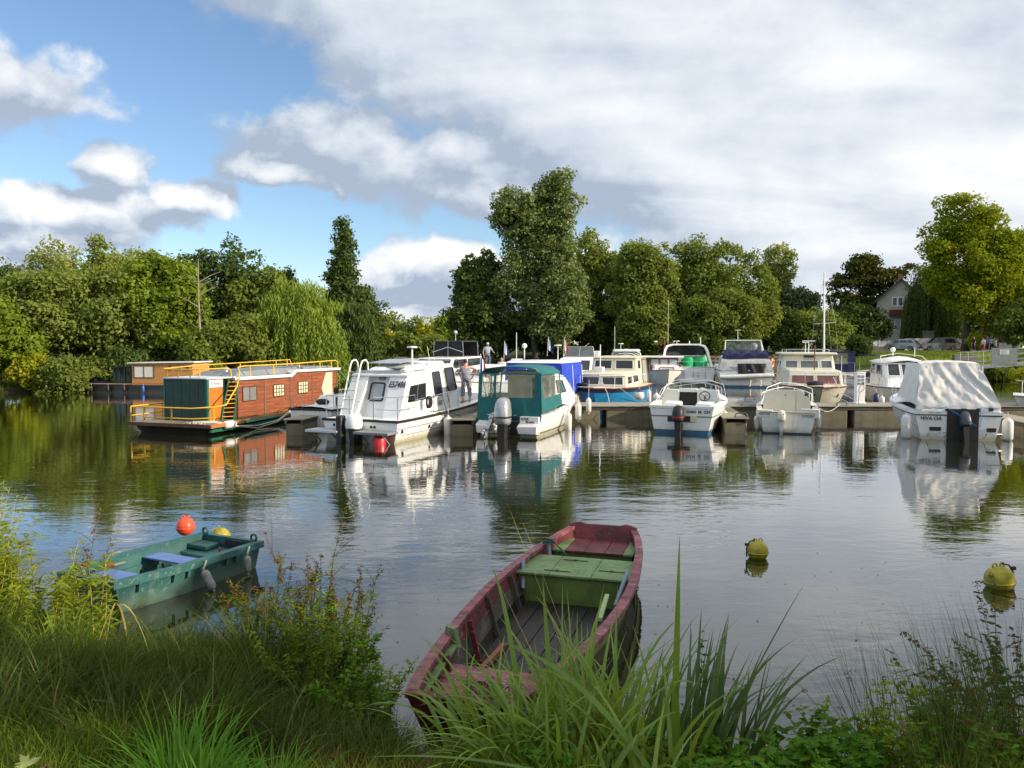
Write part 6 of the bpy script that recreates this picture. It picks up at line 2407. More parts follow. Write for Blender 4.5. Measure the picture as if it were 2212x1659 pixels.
mb.build('spreader', GELW, mst)
mb = MB()
for s in (-1, 1):
    mb.tube([(mx + s * 1.15, 3.2, 1.0), (mx + s * .85, 3.2, zsp), (mx - .08, 3.2, MZ - (.0 if s > 0 else .1))], .007, 4)
mb.tube([(mx, 7.4, 1.2), (mx - .1, 3.2, MZ)], .006, 4)
mb.tube([(mx, 0, 1.0), (mx - .1, 3.2, MZ)], .006, 4)
mb.build('rigging', STEEL, mst)
mb = MB()
P = []
for k in range(9):
    a = pi * k / 8
    P.append([(.15 - 1.15 * cos(a), .1 + 2.0 * j, 1.0 + 1.75 * sin(a) ** .35) for j in (0, 1)])
mb.grid(P)
mb.build('canopy', NAVYCAN, t, smooth=60)
q_ = [(-.95, .08, 1.0), (1.25, .08, 1.0), (1.2, .12, 2.6), (-.9, .12, 2.6)]
canvas_wall(q_, [(.12, .72, .38, .9)], 'canopy_screen', NAVYCAN, CLEAR, .01, 3, t, 12, 8)
mb = MB()
mb.tube([(-1.15, 0, 1.0), (-1.15, 0, 1.7), (1.15, 0, 1.7), (1.15, 0, 1.0)], .016)
mb.build('pushpit', STEEL, t)

# white hard-top boat facing us right of the pedestal
p_ = at_y(1948, 745, 41.5)
t = thing('motorboat', 'white pilothouse boat with navy windows beyond the pontoon, left of the covered boat', 'boat', (p_.x - .4, 42, 0), R(180 - 12))
h = Hull(7.0, 2.8, .95, 1.1, tw=.9, wl=.86, full=.45)
hull_parts(t, h, GEL, None, rub=BLACKP)
h.deck(MB(), 0, 1, .0, crown=.1).build('deck', GELW, t, smooth=50)
up_ = cabin_quads(-1.15, 1.15, .6, 4.2, 1.0, -1.02, 1.02, .5, 3.2, 2.28, 2.2)
mb = MB()
mb.hexa(up_['b'], up_['t'])
mb.build('pilothouse', GELW, t, bevel=.08, seg=3)
windows_row(t, up_['fore'], [(.04, .31), (.345, .655), (.69, .96)], .42, .93, GELW, DKGLASS, .03, .06, .07)
windows_row(t, up_['stbd'], [(.1, .4), (.45, .9)], .45, .9, GELW, DKGLASS, .03, .06, .07)
windows_row(t, up_['port'], [(.1, .5), (.55, .9)], .45, .9, GELW, DKGLASS, .03, .06, .07)
mb = MB()
P = []
for j in range(5):
    f = j / 4
    P.append([(x * (1.12 - .1 * abs(2 * f - 1)), .2 + 3.2 * f, 2.26 + .28 * (1 - (x / 1.0) ** 2) * (1 - .5 * abs(2 * f - 1)) - .05 * f) for x in (-1.05, -.7, -.35, 0, .35, .7, 1.05)])
mb.grid(P)
o_ = mb.build('hard_top', GELW, t, smooth=60)
sm = o_.modifiers.new('thickness', 'SOLIDIFY')
sm.thickness = .06
mb = MB()
mb.tube([(1.1, 3.0, 1.0), (1.12, 2.9, 2.2), (1.0, 2.2, 2.52), (0, 1.6, 2.66), (-1.0, 2.2, 2.52), (-1.12, 2.9, 2.2), (-1.1, 3.0, 1.0)], .022)
mb.build('roof_hoop', CREAM, t, smooth=60)
h.rail(MB(), .45, .5, .98).build('bow_rail', STEEL, t)
mast(t, (-.7, 2.0, 2.5), .45, .02)
mast(t, (.35, 2.0, 2.55), .2, .03, top='ball')
fender(at_y(1893, 850, 35.6), .6, .13, 'navy fender at the bow of the white pilothouse boat', m=FENDN, rope=.2, cap=FENDN)
fender(at_y(1905, 856, 35.2), .55, .12, 'white fender beside the navy one at the pilothouse boat', rope=.2)

# small low boats between the mast and the pilothouse boat
def low_boat(label, u, y, deg, L, B, m=None, name='motorboat'):
    t_ = thing(name, label, 'boat', (at_y(u, 745, y).x, y, 0), R(deg))
    h_ = Hull(L, B, .65, .9, tw=.85, full=.4)
    hull_parts(t_, h_, m or GEL, None, rub=BLACKP)
    h_.gunwale(MB(), .12, .05, t1=.95).build('gunwale', GELW, t_, smooth=40)
    h_.cockpit(t_, GREYP, .06, .5, .25, .12)
    h_.deck(MB(), .5, 1, .0, crown=.1).build('deck', GELW, t_, smooth=50)
    return t_, h_
t, h = low_boat('low white boat with dark outboard behind the white pedestal', 1880, 56, 25, 4.6, 1.9)
outboard(t, (0, -.02, .55), .8)
mb = MB()
mb.tube([(-.6, 2, .8), (-.6, 2, 2.3)], .02)
mb.build('pole', GELW, t)
t, h = low_boat('low navy-topped boat near the lawn, left of the pilothouse boat', 1862, 71, -60, 5, 2, NAVY)
mb = MB()
mb.tube([(-.9, 1, .7), (-.9, 1, 2.1), (.9, 1, 2.1), (.9, 1, .7)], .02)
mb.build('frame', STEEL, t)
mb = MB()
mb.hexa([(-1, .6, 2.1), (1, .6, 2.1), (1, 2.4, 2.1), (-1, 2.4, 2.1)], [(-.9, .6, 2.22), (.9, .6, 2.22), (.9, 2.4, 2.2), (-.9, 2.4, 2.2)])
mb.build('bimini', NAVYCAN, t, bevel=.03)

# boat bow at the right edge
p_ = on_z(2206, 905)
t = thing('motorboat', 'grey-white boat bow with a bent rail, cut by the right edge of the photo', 'boat', (p_.x + 5.2, p_.y + 1.2, 0), R(103))
h = Hull(5.8, 2.2, .8, 1.0, tw=.85, full=.4)
hull_parts(t, h, GREYW, None, rub=GREYP)
h.deck(MB(), 0, 1, .0, crown=.12).build('deck', GREYW, t, smooth=50)
h.rail(MB(), .62, .45, .93, posts=2, r=.022).build('bow_rail', STEEL, t)
cb = cabin_quads(-.7, .7, 1.4, 3.6, .85, -.6, .6, 1.4, 3.2, 1.5, 1.4)
mb = MB()
mb.hexa(cb['b'], cb['t'])
mb.build('cuddy', GREYW, t, bevel=.05)

# black-canopied cruiser far left, with the man
x = at_y(1030, 745, 53).x
t = thing('cabin_cruiser', 'large white cruiser with black flybridge canopy, a man standing at its rail', 'boat', (x - .6, 57, 0), R(180 - 25))
far_y = t
h = Hull(10, 3.6, 1.2, 1.6, tw=.93, full=.5)
hull_parts(t, h, GEL, NAVY, .2, rub=BLACKP)
h.deck(MB(), 0, 1, .0, crown=.06).build('deck', GELW, t, smooth=50)
up_ = cabin_quads(-1.5, 1.5, 1.0, 6.0, 1.2, -1.4, 1.4, 1.0, 5.2, 2.3, 2.2)
mb = MB()
mb.hexa(up_['b'], up_['t'])
mb.build('saloon', GELW, t, bevel=.05)
windows_row(t, up_['fore'], [(.05, .48), (.52, .95)], .35, .9, BLACKP, DKGLASS, .03, 0, .045)
windows_row(t, up_['port'], [(.05, .45), (.5, .95)], .35, .9, BLACKP, DKGLASS, .03, 0, .045)
mb = MB()
mb.hexa([(-1.2, 1.2, 3.3), (1.2, 1.2, 3.3), (1.1, 3.4, 3.3), (-1.1, 3.4, 3.3)], [(-1.1, 1.3, 3.42), (1.1, 1.3, 3.42), (1.0, 3.3, 3.40), (-1.0, 3.3, 3.40)])
mb.build('canopy_top', BLACKCAN, t, bevel=.03)
mb = MB()
for q_ in ([(-1.15, 3.4, 2.3), (1.15, 3.4, 2.3), (1.05, 3.35, 3.3), (-1.05, 3.35, 3.3)], [(-1.2, 1.2, 2.3), (1.2, 1.2, 2.3), (1.1, 1.25, 3.3), (-1.1, 1.25, 3.3)], [(1.2, 1.2, 2.3), (1.15, 3.4, 2.3), (1.05, 3.35, 3.3), (1.15, 1.25, 3.3)]):
    mb.face(q_)
mb.build('canopy_screen', BLACKCAN, t)
mb = MB()
for (x_, y_) in ((-1.2, 1.2), (1.2, 1.2), (1.2, 3.4), (-1.2, 3.4), (0, 3.45)):
    mb.tube([(x_, y_, 2.3), (x_ * .95, y_, 3.35)], .03)
mb.tube([(-1.2, 3.47, 2.6), (0, 3.47, 2.95), (1.2, 3.47, 2.6)], .025)
mb.build('canopy_frame', STEEL, t)
mast(t, (.2, 2, 3.4), .5, .02, top='ball')
h.rail(MB(), .7, .3, .98, posts=5, mid=True).build('bow_rail', STEEL, t)
mb = MB()
mb.box(-1.5, -.5, 6.4, 6.5, 1.3, 1.95)
mb.box(-.2, 1.3, 6.4, 6.5, 1.3, 1.95)
mb.build('rail_panel', BLACKCAN, t)
mb = MB()
mb.box(.35, .6, 6.52, 6.53, 1.6, 1.85)
mb.build('crest', DKRED, t)
mb = MB()
mb.hexa([(.33, 6.535, 1.42), (.62, 6.535, 1.42), (.62, 6.54, 1.42), (.33, 6.54, 1.42)], [(.33, 6.535, 1.58), (.62, 6.535, 1.58), (.62, 6.54, 1.58), (.33, 6.54, 1.58)])
mb.build('crest_text_plate', FWH, t)

# second white boat hull near it, with sign 18
t, h, q = small_cruiser('white cruiser partly hidden between the woman and the blue canvas', 1092, 45, 24, 8, 3.0, 1.05, 1.35, roofz=2.0)
t2 = thing('berth_sign', 'white box sign reading 18 beside the blue canvas screens', 'sign', (at_y(1116, 745, 40).x, 40, .40))
mb = MB()
mb.box(-.06, .06, -.05, .05, 0, 1.55)
mb.build('post', GELW, t2)
mb = MB()
mb.box(-.30, .30, -.10, .10, 1.50, 1.98)
bx = mb.build('sign_box', GELW, t2, bevel=.03)
text('18', bx, (.08, -.11, 1.74), (R(90), 0, 0), .30, LETK)

# low white tender and red item left, between cruiser E57486 and far yacht
t, h = low_boat('low boat with a red cover and leaning fishing rod beyond the cruiser E57486', 955, 47, 150, 5.5, 2.2)
mb = MB()
mb.ell((0, 2, 1.1), .8, .9, .35, 12, 6)
mb.build('red_cover', mat('dull_red_canvas', (0.25, 0.03, 0.03), .8, bump=.3), t, smooth=60)
mb = MB()
mb.tube([(.3, .5, .8), (.9, .3, 3.0)], .02)
mb.build('fishing_rod', CREAM, t)

# white flags on staffs
striped_flag((at_y(1182, 752, 41).x, 41, 2.5), [FWH, FBL], 'pale flag on a staff above the blue canvas cruiser', 1.0, .3, .45)
striped_flag((at_y(1217, 765, 47).x, 47, 2.3), [FWH, FRED], 'small pale and red flag right of the blue canvas cruiser roof', 1.2, .3, .5)
striped_flag((at_y(1088, 790, 46).x, 46, 2.0), [FWH, FBL], 'white flag drooping beside the seated person', 1.3, .35, .5)

# ================================================================== pontoons
CONC = mat('wet_concrete_float', (0.17, 0.15, 0.10), 0.8, var=0.25, vs=1.5, bump=0.4, bs=14, streak=.45, grimecol=(.10, .09, .05))
PLANK = mat('silvered_deck_plank', (0.33, 0.30, 0.24), 0.85, var=0.22, vs=3, stretch=(8, 1, 1), wood=True)
BEAM = mat('dark_wet_beam', (0.075, 0.065, 0.05), 0.75, var=0.3, vs=2, stretch=(1, 1, 5))


def pontoon(label, o, rz, L, W, top=.56, plank=.145, n_float=None, name='pontoon'):
    """floating pontoon along local x, near edge at y=0; planks lie across it"""
    t_ = thing(name, label, 'pontoon', o, rz)
    n_ = int(L / plank)
    r_ = random.Random(n_)
    pm = MB()
    pm.box(.004, plank - .004, -.02, W, -.035, 0)
    me = None
    for k in range(n_):
        if me is None:
            p0 = pm.build('plank', PLANK, t_)
            me = p0.data
            p0.location = (0, 0, top)
        else:
            p1 = bpy.data.objects.new('plank', me)
            COL.objects.link(p1)
            p1.parent = t_
            p1.location = (k * plank, r_.uniform(-.008, .008), top + r_.uniform(-.004, .004))
            p1.rotation_euler = (0, r_.uniform(-.01, .01), 0)
    mb = MB()
    mb.box(0, L, .03, .10, top - .17, top - .04)
    mb.box(0, L, W - .10, W - .03, top - .17, top - .04)
    mb.build('beam', BEAM, t_)
    nf = n_float or max(1, int(L / 2.8))
    fl = L / nf
    for k in range(nf):
        mb = MB()
        mb.box(k * fl + .06, (k + 1) * fl - .22, .05, W - .05, -.35, top - .175)
        mb.build('float', CONC, t_, bevel=.03)
    return t_


main_p = pontoon('main pontoon of weathered planks on concrete floats behind the small boats', (-9.0, 32.0, 0), R(-.4), 33.5, 2.1, n_float=13)
pontoon('finger pontoon between the cruiser E57486 and the teal canopy boat', (on_z(998, 940).x + .45, 26.0, 0), R(90), 6.0, .85, n_float=2)
pontoon('finger pontoon between the open boat and the cream cuddy boat', (on_z(1612, 937).x + .05, 26.6, 0), R(82), 5.4, .85, n_float=2)
pontoon('finger pontoon right of the boat under the grey cover', (17.9, 25.2, 0), R(84), 6.8, 1.0, n_float=2)
pontoon('finger pontoon end beside the low white boat', (on_z(650, 935).x + .3, 26.2, 0), R(84), 5.8, .7, n_float=2)
far_p = pontoon('far pontoon behind the second row of boats', (-6, 68, 0), R(-1), 34, 2.0, plank=.3, n_float=9)
t = thing('timber_rail', 'brown timber barrier behind the boat with green covers', 'railing', (at_y(1520, 745, 70).x, 70.2, .56))
for k in range(4):
    mb = MB()
    mb.box(0, 9.0, 0, .06, .30 + k * .35, .50 + k * .35)
    mb.build('rail_board', mat('brown_rail_board', (0.17, 0.11, 0.07), .8) if k == 0 else bpy.data.materials['brown_rail_board'], t)
for k in range(5):
    mb = MB()
    mb.box(.1 + k * 2.1, .25 + k * 2.1, -.05, 0, 0, 1.7)
    mb.build('post', bpy.data.materials['brown_rail_board'], t)


def cleat(x, y, z, rz, label):
    t_ = thing('mooring_ring', label, 'mooring ring', (x, y, z), rz)
    mb_ = MB()
    mb_.tube([(-.22, 0, 0), (-.20, 0, .10), (-.12, 0, .14), (.12, 0, .14), (.20, 0, .10), (.22, 0, 0)], .022, 6)
    mb_.build('hoop', mat('dark_galvanised', (0.10, 0.10, 0.10), .5, metal=.5) if 'dark_galvanised' not in bpy.data.materials else bpy.data.materials['dark_galvanised'], t_, smooth=60)
    mb_ = MB()
    mb_.box(-.27, .27, -.05, .05, 0, .012)
    mb_.build('base_plate', bpy.data.materials['dark_galvanised'], t_)


a = at_y(1453, 875, 32.1)
cleat(a.x, 32.25, .565, 0, 'metal mooring hoop on the pontoon left of the open boat')
a = at_y(1652, 900, 27)
cleat(on_z(1590, 935).x + .15, 26.9, .565, R(0), 'metal mooring hoop on the near end of the finger pontoon')
a = at_y(1822, 876, 32.1)
cleat(a.x, 32.25, .565, 0, 'metal mooring hoop right of the white pedestal foot')
a = at_y(1657, 862, 32.1)
cleat(at_y(1662, 862, 33).x - .9, 32.8, .75, 0, 'metal handle hoop on top of the slate grey pontoon hatch')
mb = MB()
o_ = Vector((at_y(1640, 870, 32.4).x, 32.1, .57))
mb.hexa([(0, 0, 0), (2.0, 0, 0), (2.3, 1.9, 0), (.7, 1.9, 0)], [(.1, .05, .03), (1.9, .05, .03), (2.2, 1.8, .22), (.8, 1.8, .22)])
ht = mb.build('hatch', mat('slate_grey_sheet', (0.10, 0.115, 0.13), .6), bevel=.01)
ht.location = o_ + Vector((-.9, 0, 0))
tag(ht, 'slate grey sloping plate lying on the pontoon beside the cream cuddy boat', 'hatch')
# service pedestal
a = at_y(1856, 870, 33.2)
t = thing('service_pedestal', 'white electricity and water pedestal standing on the pontoon', 'pedestal', (a.x, 33.2, .565))
mb = MB()
mb.hexa([(-.24, -.16, 0), (.24, -.16, 0), (.24, .16, 0), (-.24, .16, 0)], [(-.19, -.13, .10), (.19, -.13, .10), (.19, .13, .10), (-.19, .13, .10)])
mb.box(-.19, .19, -.13, .13, .10, 1.30)
mb.build('body', GELW, t, bevel=.02)
mb = MB()
mb.box(-.20, .20, -.15, .15, 1.30, 1.36)
mb.build('cap', GELW, t, bevel=.02)
for i in range(3):
    for j in range(2):
        mb = MB()
        mb.box(-.15 + j * .17, -.03 + j * .17, -.15, -.128, .82 + i * .15, .93 + i * .15)
        mb.build('socket', GREYP, t, bevel=.008)
mb = MB()
mb.tube([(.12, -.16, .95), (.10, -.2, .6), (-.1, -.22, .5), (-.18, -.3, .1), (-.2, -.4, .01)], .012)
mb.build('cable', BLACKP, t)
c = thing('mooring_rope', 'pale rope from the cream cuddy boat to the pontoon hoop', 'rope', (0, 0, 0))
mb = MB()
a0 = loc_of(sac, (1.0, 2.5, .85))
a1 = Vector((at_y(1815, 870, 32.2).x, 32.2, .62))
mb.tube([a0.lerp(a1, k / 8) - Vector((0, 0, .28 * sin(pi * k / 8))) for k in range(9)], .014, 5)
mb.build('strand', ROPEW, c)
c = thing('mooring_rope', 'dark rope from the blue boat down to the pontoon hoop', 'rope', (0, 0, 0))
mb = MB()
a0 = at_y(1340, 860, 35)
a1 = at_y(1448, 873, 32.2)
mb.tube([a0.lerp(a1, k / 6) - Vector((0, 0, .1 * sin(pi * k / 6))) for k in range(7)], .014, 5)
mb.build('strand', ROPEK, c)
c = thing('mooring_rope', 'pale ropes slanting down from the bow of the blue boat', 'rope', (0, 0, 0))
mb = MB()
mb.tube([at_y(1290, 800, 35.5), at_y(1312, 850, 34), at_y(1316, 868, 33.8)], .018, 5)
mb.tube([at_y(1338, 838, 35.5), at_y(1372, 862, 34.4), at_y(1400, 869, 33.8)], .018, 5)
mb.build('strand', ROPEW, c)
c = thing('mooring_rope', 'pale ropes from the bow of the cream cruiser to the pontoon', 'rope', (0, 0, 0))
mb = MB()
mb.tube([at_y(1780, 830, 37), at_y(1800, 855, 35), at_y(1830, 868, 34)], .018, 5)
mb.tube([at_y(1800, 815, 37), at_y(1818, 850, 35), at_y(1855, 868, 34)], .018, 5)
mb.build('strand', ROPEW, c)
# ================================================================== right bank: house, wall, cars, gangway, people
RENDER_W = mat('pale_render', (0.52, 0.48, 0.40), 0.9, var=0.1, vs=1)
ROOFT = mat('red_brown_roof_tiles', (0.20, 0.10, 0.06), 0.85, var=0.25, vs=6)
MAROON = mat('maroon_paint', (0.13, 0.02, 0.015), 0.6)
WALLW = mat('white_wall_paint', (0.62, 0.65, 0.68), 0.85, var=0.1, vs=1)
WALLG = mat('grey_stone_base', (0.16, 0.15, 0.13), 0.9, var=0.25, vs=2)
ASPH = mat('pale_path_gravel', (0.23, 0.21, 0.17), 0.95, var=0.15, vs=1)
GALV = mat('galvanised_rail', (0.34, 0.36, 0.36), 0.5, metal=.4)

HY = 112.0
hx0, hxa, hx1 = at_y(1897, 745, HY).x, at_y(1943, 745, HY).x, at_y(1989, 745, HY).x
ze, za, zg = 9.65, 12.6, hz(56, HY)
t = thing('house', 'pale rendered gabled house with a white window and maroon balcony', 'house', (hxa, HY, zg), -R(24))
hw = (hx1 - hx0) / 2
mb = MB()
poly = [(-hw, 0, 0), (hw, 0, 0), (hw, 0, ze - zg), (0, 0, za - zg), (-hw, 0, ze - zg)]
mb.slab(poly, (0, 9, 0))
mb.build('wall', RENDER_W, t)
mb = MB()
for s in (-1, 1):
    mb.hexa([(s * (hw + .5), -.5, ze - zg - .55), (0, -.5, za - zg + .02), (0, 9.4, za - zg + .02), (s * (hw + .5), 9.4, ze - zg - .55)] if s > 0 else
            [(0, -.5, za - zg + .02), (s * (hw + .5), -.5, ze - zg - .55), (s * (hw + .5), 9.4, ze - zg - .55), (0, 9.4, za - zg + .02)],
            [(s * (hw + .5), -.5, ze - zg - .40), (0, -.5, za - zg + .2), (0, 9.4, za - zg + .2), (s * (hw + .5), 9.4, ze - zg - .40)] if s > 0 else
            [(0, -.5, za - zg + .2), (s * (hw + .5), -.5, ze - zg - .40), (s * (hw + .5), 9.4, ze - zg - .40), (0, 9.4, za - zg + .2)])
rf = mb.build('roof', mat('grey_slate_roof', (0.12, 0.12, 0.13), .8, var=.2, vs=5), t)
mb = MB()
mb.box(-.3, .3, 2.6, 3.2, za - zg - .2, za - zg + 1.0)
mb.build('chimney', mat('chimney_brick', (0.30, 0.13, 0.08), .9), rf)
q = [(-hw, -.001, 0), (hw, -.001, 0), (hw, -.001, ze - zg), (-hw, -.001, ze - zg)]
def wz(u0, u1, v0, v1):
    a0, a1 = at_y(u0, v1, HY), at_y(u1, v0, HY)
    H_ = ze - zg
    return (a0.x - hx0) / (2 * hw), (a1.x - hx0) / (2 * hw), (a0.z - zg) / H_, (a1.z - zg) / H_
window(t, q, *wz(1928, 1951, 641, 662), GELW, DKGLASS, .14, 0, .06, mull=(2, 1), mw=.22)
window(t, q, *wz(1933, 1946, 690, 716), GELW, CURTAIN, .12, 0, .06, name='door')
mb = MB()
a0, a1 = at_y(1923, 683, HY), at_y(1957, 669, HY)
mb.box(a0.x - hxa, a1.x - hxa, -.9, -.02, a0.z - zg, a1.z - zg)
mb.build('balcony', MAROON, t, bevel=.03)
mb = MB()
a0, a1 = at_y(1964, 718, HY), at_y(1977, 690, HY)
mb.box(a0.x - hxa, a1.x - hxa, -.08, -.01, a0.z - zg, a1.z - zg)
mb.build('shutter', MAROON, t)
mb = MB()
a0 = at_y(1922, 735, HY)
for k in range(5):
    mb.box(a0.x - hxa, a0.x - hxa + 2.4, -1.6 + k * .25, -.01, k * .17, (k + 1) * .17 + .002 * k)
mb.build('steps', WALLG, t)


def wall_run(label, u0, u1, y, top_v, h_white, base=True, posts=0):
    x0, x1 = at_y(u0, 745, y).x, at_y(u1, 745, y).x
    zt = at_y((u0 + u1) / 2, top_v, y).z
    zg_ = hz((x0 + x1) / 2, y)
    t_ = thing('garden_wall', label, 'wall', (x0, y, zg_ - .1))
    mb_ = MB()
    L = x1 - x0
    zb_ = max(zt - zg_ + .1 - h_white, 0)
    mb_.box(0, L, 0, .18, zb_, zt - zg_ + .1)
    mb_.build('panel', WALLW, t_, bevel=.01)
    if base and zb_ > .1:
        mb_ = MB()
        mb_.box(0, L, -.03, .25, 0, zb_ + .0)
        mb_.build('base', WALLG, t_)
    if posts:
        for k in range(posts + 1):
            mb_ = MB()
            mb_.box(L * k / posts - .06, L * k / posts + .06, -.05, .12, zb_ - .1, zt - zg_ + .25)
            mb_.build('post', WALLW, t_)
    return t_


wall_run('white fence panel on a grey base right of the round clipped bush', 1879, 1938, 101, 736, .75, True, 3)
wall_run('tall white wall between the two parked cars', 1955, 2034, 100.5, 731, 1.6, True)
wall_run('white fence panel right of the grey parked car', 2054, 2100, 101, 733, .8, True, 3)
t = thing('gate_pillar', 'grey gate pillar rising behind the grey parked car', 'pillar', (at_y(2005, 745, 102).x, 102, hz(58, 102)))
mb = MB()
mb.box(-.6, .6, -.3, .3, 0, 2.4)
mb.build('shaft', WALLG, t, bevel=.02)
mb = MB()
mb.box(-.7, .7, -.4, .4, 2.4, 2.55)
mb.build('cap', WALLG, t, bevel=.02)

# path on the bank, draped a little above the ground
P = []
for i in range(60):
    x = 24 + i * 1.2
    P.append([(x, y, hz(x, y) + .03) for y in (91.5, 93, 95, 97, 99)])
mb = MB()
mb.grid(P)
mb.build('path', ASPH, kind='structure')


def car(label, x, y, rz, L=4.2, W=1.72, H=1.5, paint=None, name='parked_car', mpv=1.0):
    """car pointing along local +y; wheels at the corners"""
    t_ = thing(name, label, 'car', (x, y, hz(x, y) + .03), rz)
    h2 = L / 2
    prof = [(-h2, .32), (-h2 + .02, .78), (-h2 + .12, .98), (-h2 + .35 * mpv, 1.28), (-h2 + .62, H - .04), (-h2 + 1.3, H), (-.1 + .35, H - .02), (.55, H - .12), (h2 - 1.05, 1.0), (h2 - .35, .86), (h2 - .04, .66), (h2, .34)]
    # body lower shell
    mb_ = MB()
    low = [(-h2, .30), (-h2 + .02, .60), (-h2 + .06, .92), (-h2 + .3, .96), (0, .95), (h2 - 1.05, .96), (h2 - .35, .84), (h2 - .04, .64), (h2, .32)]
    P_ = []
    for (yy, zz) in low:
        tap = 1 - .10 * (abs(yy) / h2) ** 4
        P_.append([(-W / 2 * tap, yy, .22), (-W / 2 * tap, yy, min(.55, zz)), (-W / 2 * tap * .97, yy, zz), (W / 2 * tap * .97, yy, zz), (W / 2 * tap, yy, min(.55, zz)), (W / 2 * tap, yy, .22)])
    mb_.loft(P_)
    mb_.build('body', paint, t_, smooth=35)
    # greenhouse
    gh = [(-h2 + .10, .95, .46), (-h2 + .42, 1.3, .43), (-h2 + .60, H - .05, .39), (-h2 + 1.2, H, .385), (.1, H, .38), (.62, H - .10, .38), (h2 - 1.02, .97, .44)]
    mb_ = MB()
    P_ = []
    for (yy, zz, ww) in gh:
        P_.append([(-W * .46, yy if zz < 1 else yy, .94), (-W * ww, yy, zz - .02), (-W * ww * .9, yy, zz), (W * ww * .9, yy, zz), (W * ww, yy, zz - .02), (W * .46, yy, .94)])
    mb_.loft(P_)
    g_ = mb_.build('cabin', paint, t_, smooth=35)
    for s in (-1, 1):
        for (a_, b_) in ((-h2 + .62, -.75), (-.68, .12), (.2, .95)):
            mb_ = MB()
            x0_, x1_ = s * (W * .465), s * (W * .42)
            qd = [(x0_ + s * .012, a_ - .15 if a_ < -1 else a_, .99), (x0_ + s * .012, b_ + (.25 if b_ > .5 else 0), .99), (x1_ + s * .012, min(b_, .62), H - .14), (x1_ + s * .012, a_ + (.12 if a_ < -1 else 0), H - .14)]
            mb_.slab(qd if s > 0 else qd[::-1], (s * .006, 0, 0))
            mb_.build('side_window', DKGLASS, t_)
    mb_ = MB()
    mb_.hexa([(-W * .40, -h2 + .09, 1.02), (W * .40, -h2 + .09, 1.02), (W * .40, -h2 + .13, 1.02), (-W * .40, -h2 + .13, 1.02)],
             [(-W * .36, -h2 + .50, H - .12), (W * .36, -h2 + .50, H - .12), (W * .36, -h2 + .54, H - .10), (-W * .36, -h2 + .54, H - .10)])
    mb_.build('rear_window', DKGLASS, t_)
    mb_ = MB()
    mb_.hexa([(-W * .38, h2 - 1.04, 1.02), (W * .38, h2 - 1.04, 1.02), (W * .38, h2 - 1.0, 1.02), (-W * .38, h2 - 1.0, 1.02)],
             [(-W * .35, .66, H - .12), (W * .35, .66, H - .12), (W * .35, .70, H - .10), (-W * .35, .70, H - .10)])
    mb_.build('windscreen', DKGLASS, t_)
    for s in (-1, 1):
        mb_ = MB()
        mb_.box(s * W * .40 - .10, s * W * .40 + .10, -h2 - .02, -h2 + .1, .70, 1.0)
        mb_.build('tail_light', REDP, t_, bevel=.02)
        mb_ = MB()
        mb_.box(s * W * .36 - .16, s * W * .36 + .16, h2 - .14, h2 - .01, .60, .74)
        mb_.build('headlight', PALEGLASS, t_, bevel=.02)
        for yy in (-h2 + .78, h2 - .82):
            mb_ = MB()
            mb_.lathe([(.20, -.1), (.30, -.1), (.32, -.06), (.32, .06), (.30, .1), (.20, .1)], (s * (W / 2 - .10), yy, .31), 16, Matrix.Rotation(pi / 2, 4, 'Y'))
            w_ = mb_.build('wheel', BLACKP, t_, smooth=40)
            mb_ = MB()
            mb_.lathe([(.02, -.09), (.2, -.105), (.2, .105), (.02, .09)], (s * (W / 2 - .10), yy, .31), 12, Matrix.Rotation(pi / 2, 4, 'Y'))
            mb_.build('rim', ALU, w_, smooth=40)
    mb_ = MB()
    mb_.box(-.26, .26, -h2 - .012, -h2 + .02, .52, .63)
    mb_.build('number_plate', FWH, t_)
    mb_ = MB()
    mb_.box(-W * .46, W * .46, -h2 - .05, -h2 + .1, .28, .48)
    mb_.build('bumper', paint, t_, bevel=.03)
    return t_


PAINT_G = mat('silver_grey_car_paint', (0.24, 0.23, 0.22), 0.25, metal=.5, var=.03, coat=.8)
PAINT_S = mat('light_silver_car_paint', (0.34, 0.35, 0.36), 0.25, metal=.5, var=.03, coat=.8)
PAINT_W = mat('white_car_paint', (0.70, 0.70, 0.68), 0.25, var=.02, coat=.8)
car('grey people carrier parked broadside before the white wall, sun on its tail', at_y(2029, 745, 96).x, 96, R(78), 4.3, 1.8, 1.62, PAINT_G)
car('small silver car parked left of the tall white wall', at_y(1953, 745, 96.5).x, 97, R(50), 3.8, 1.65, 1.45, PAINT_S)
car('white car seen from behind at the right end of the path', at_y(2182, 745, 99).x, 99.5, R(30), 4.0, 1.7, 1.5, PAINT_W)

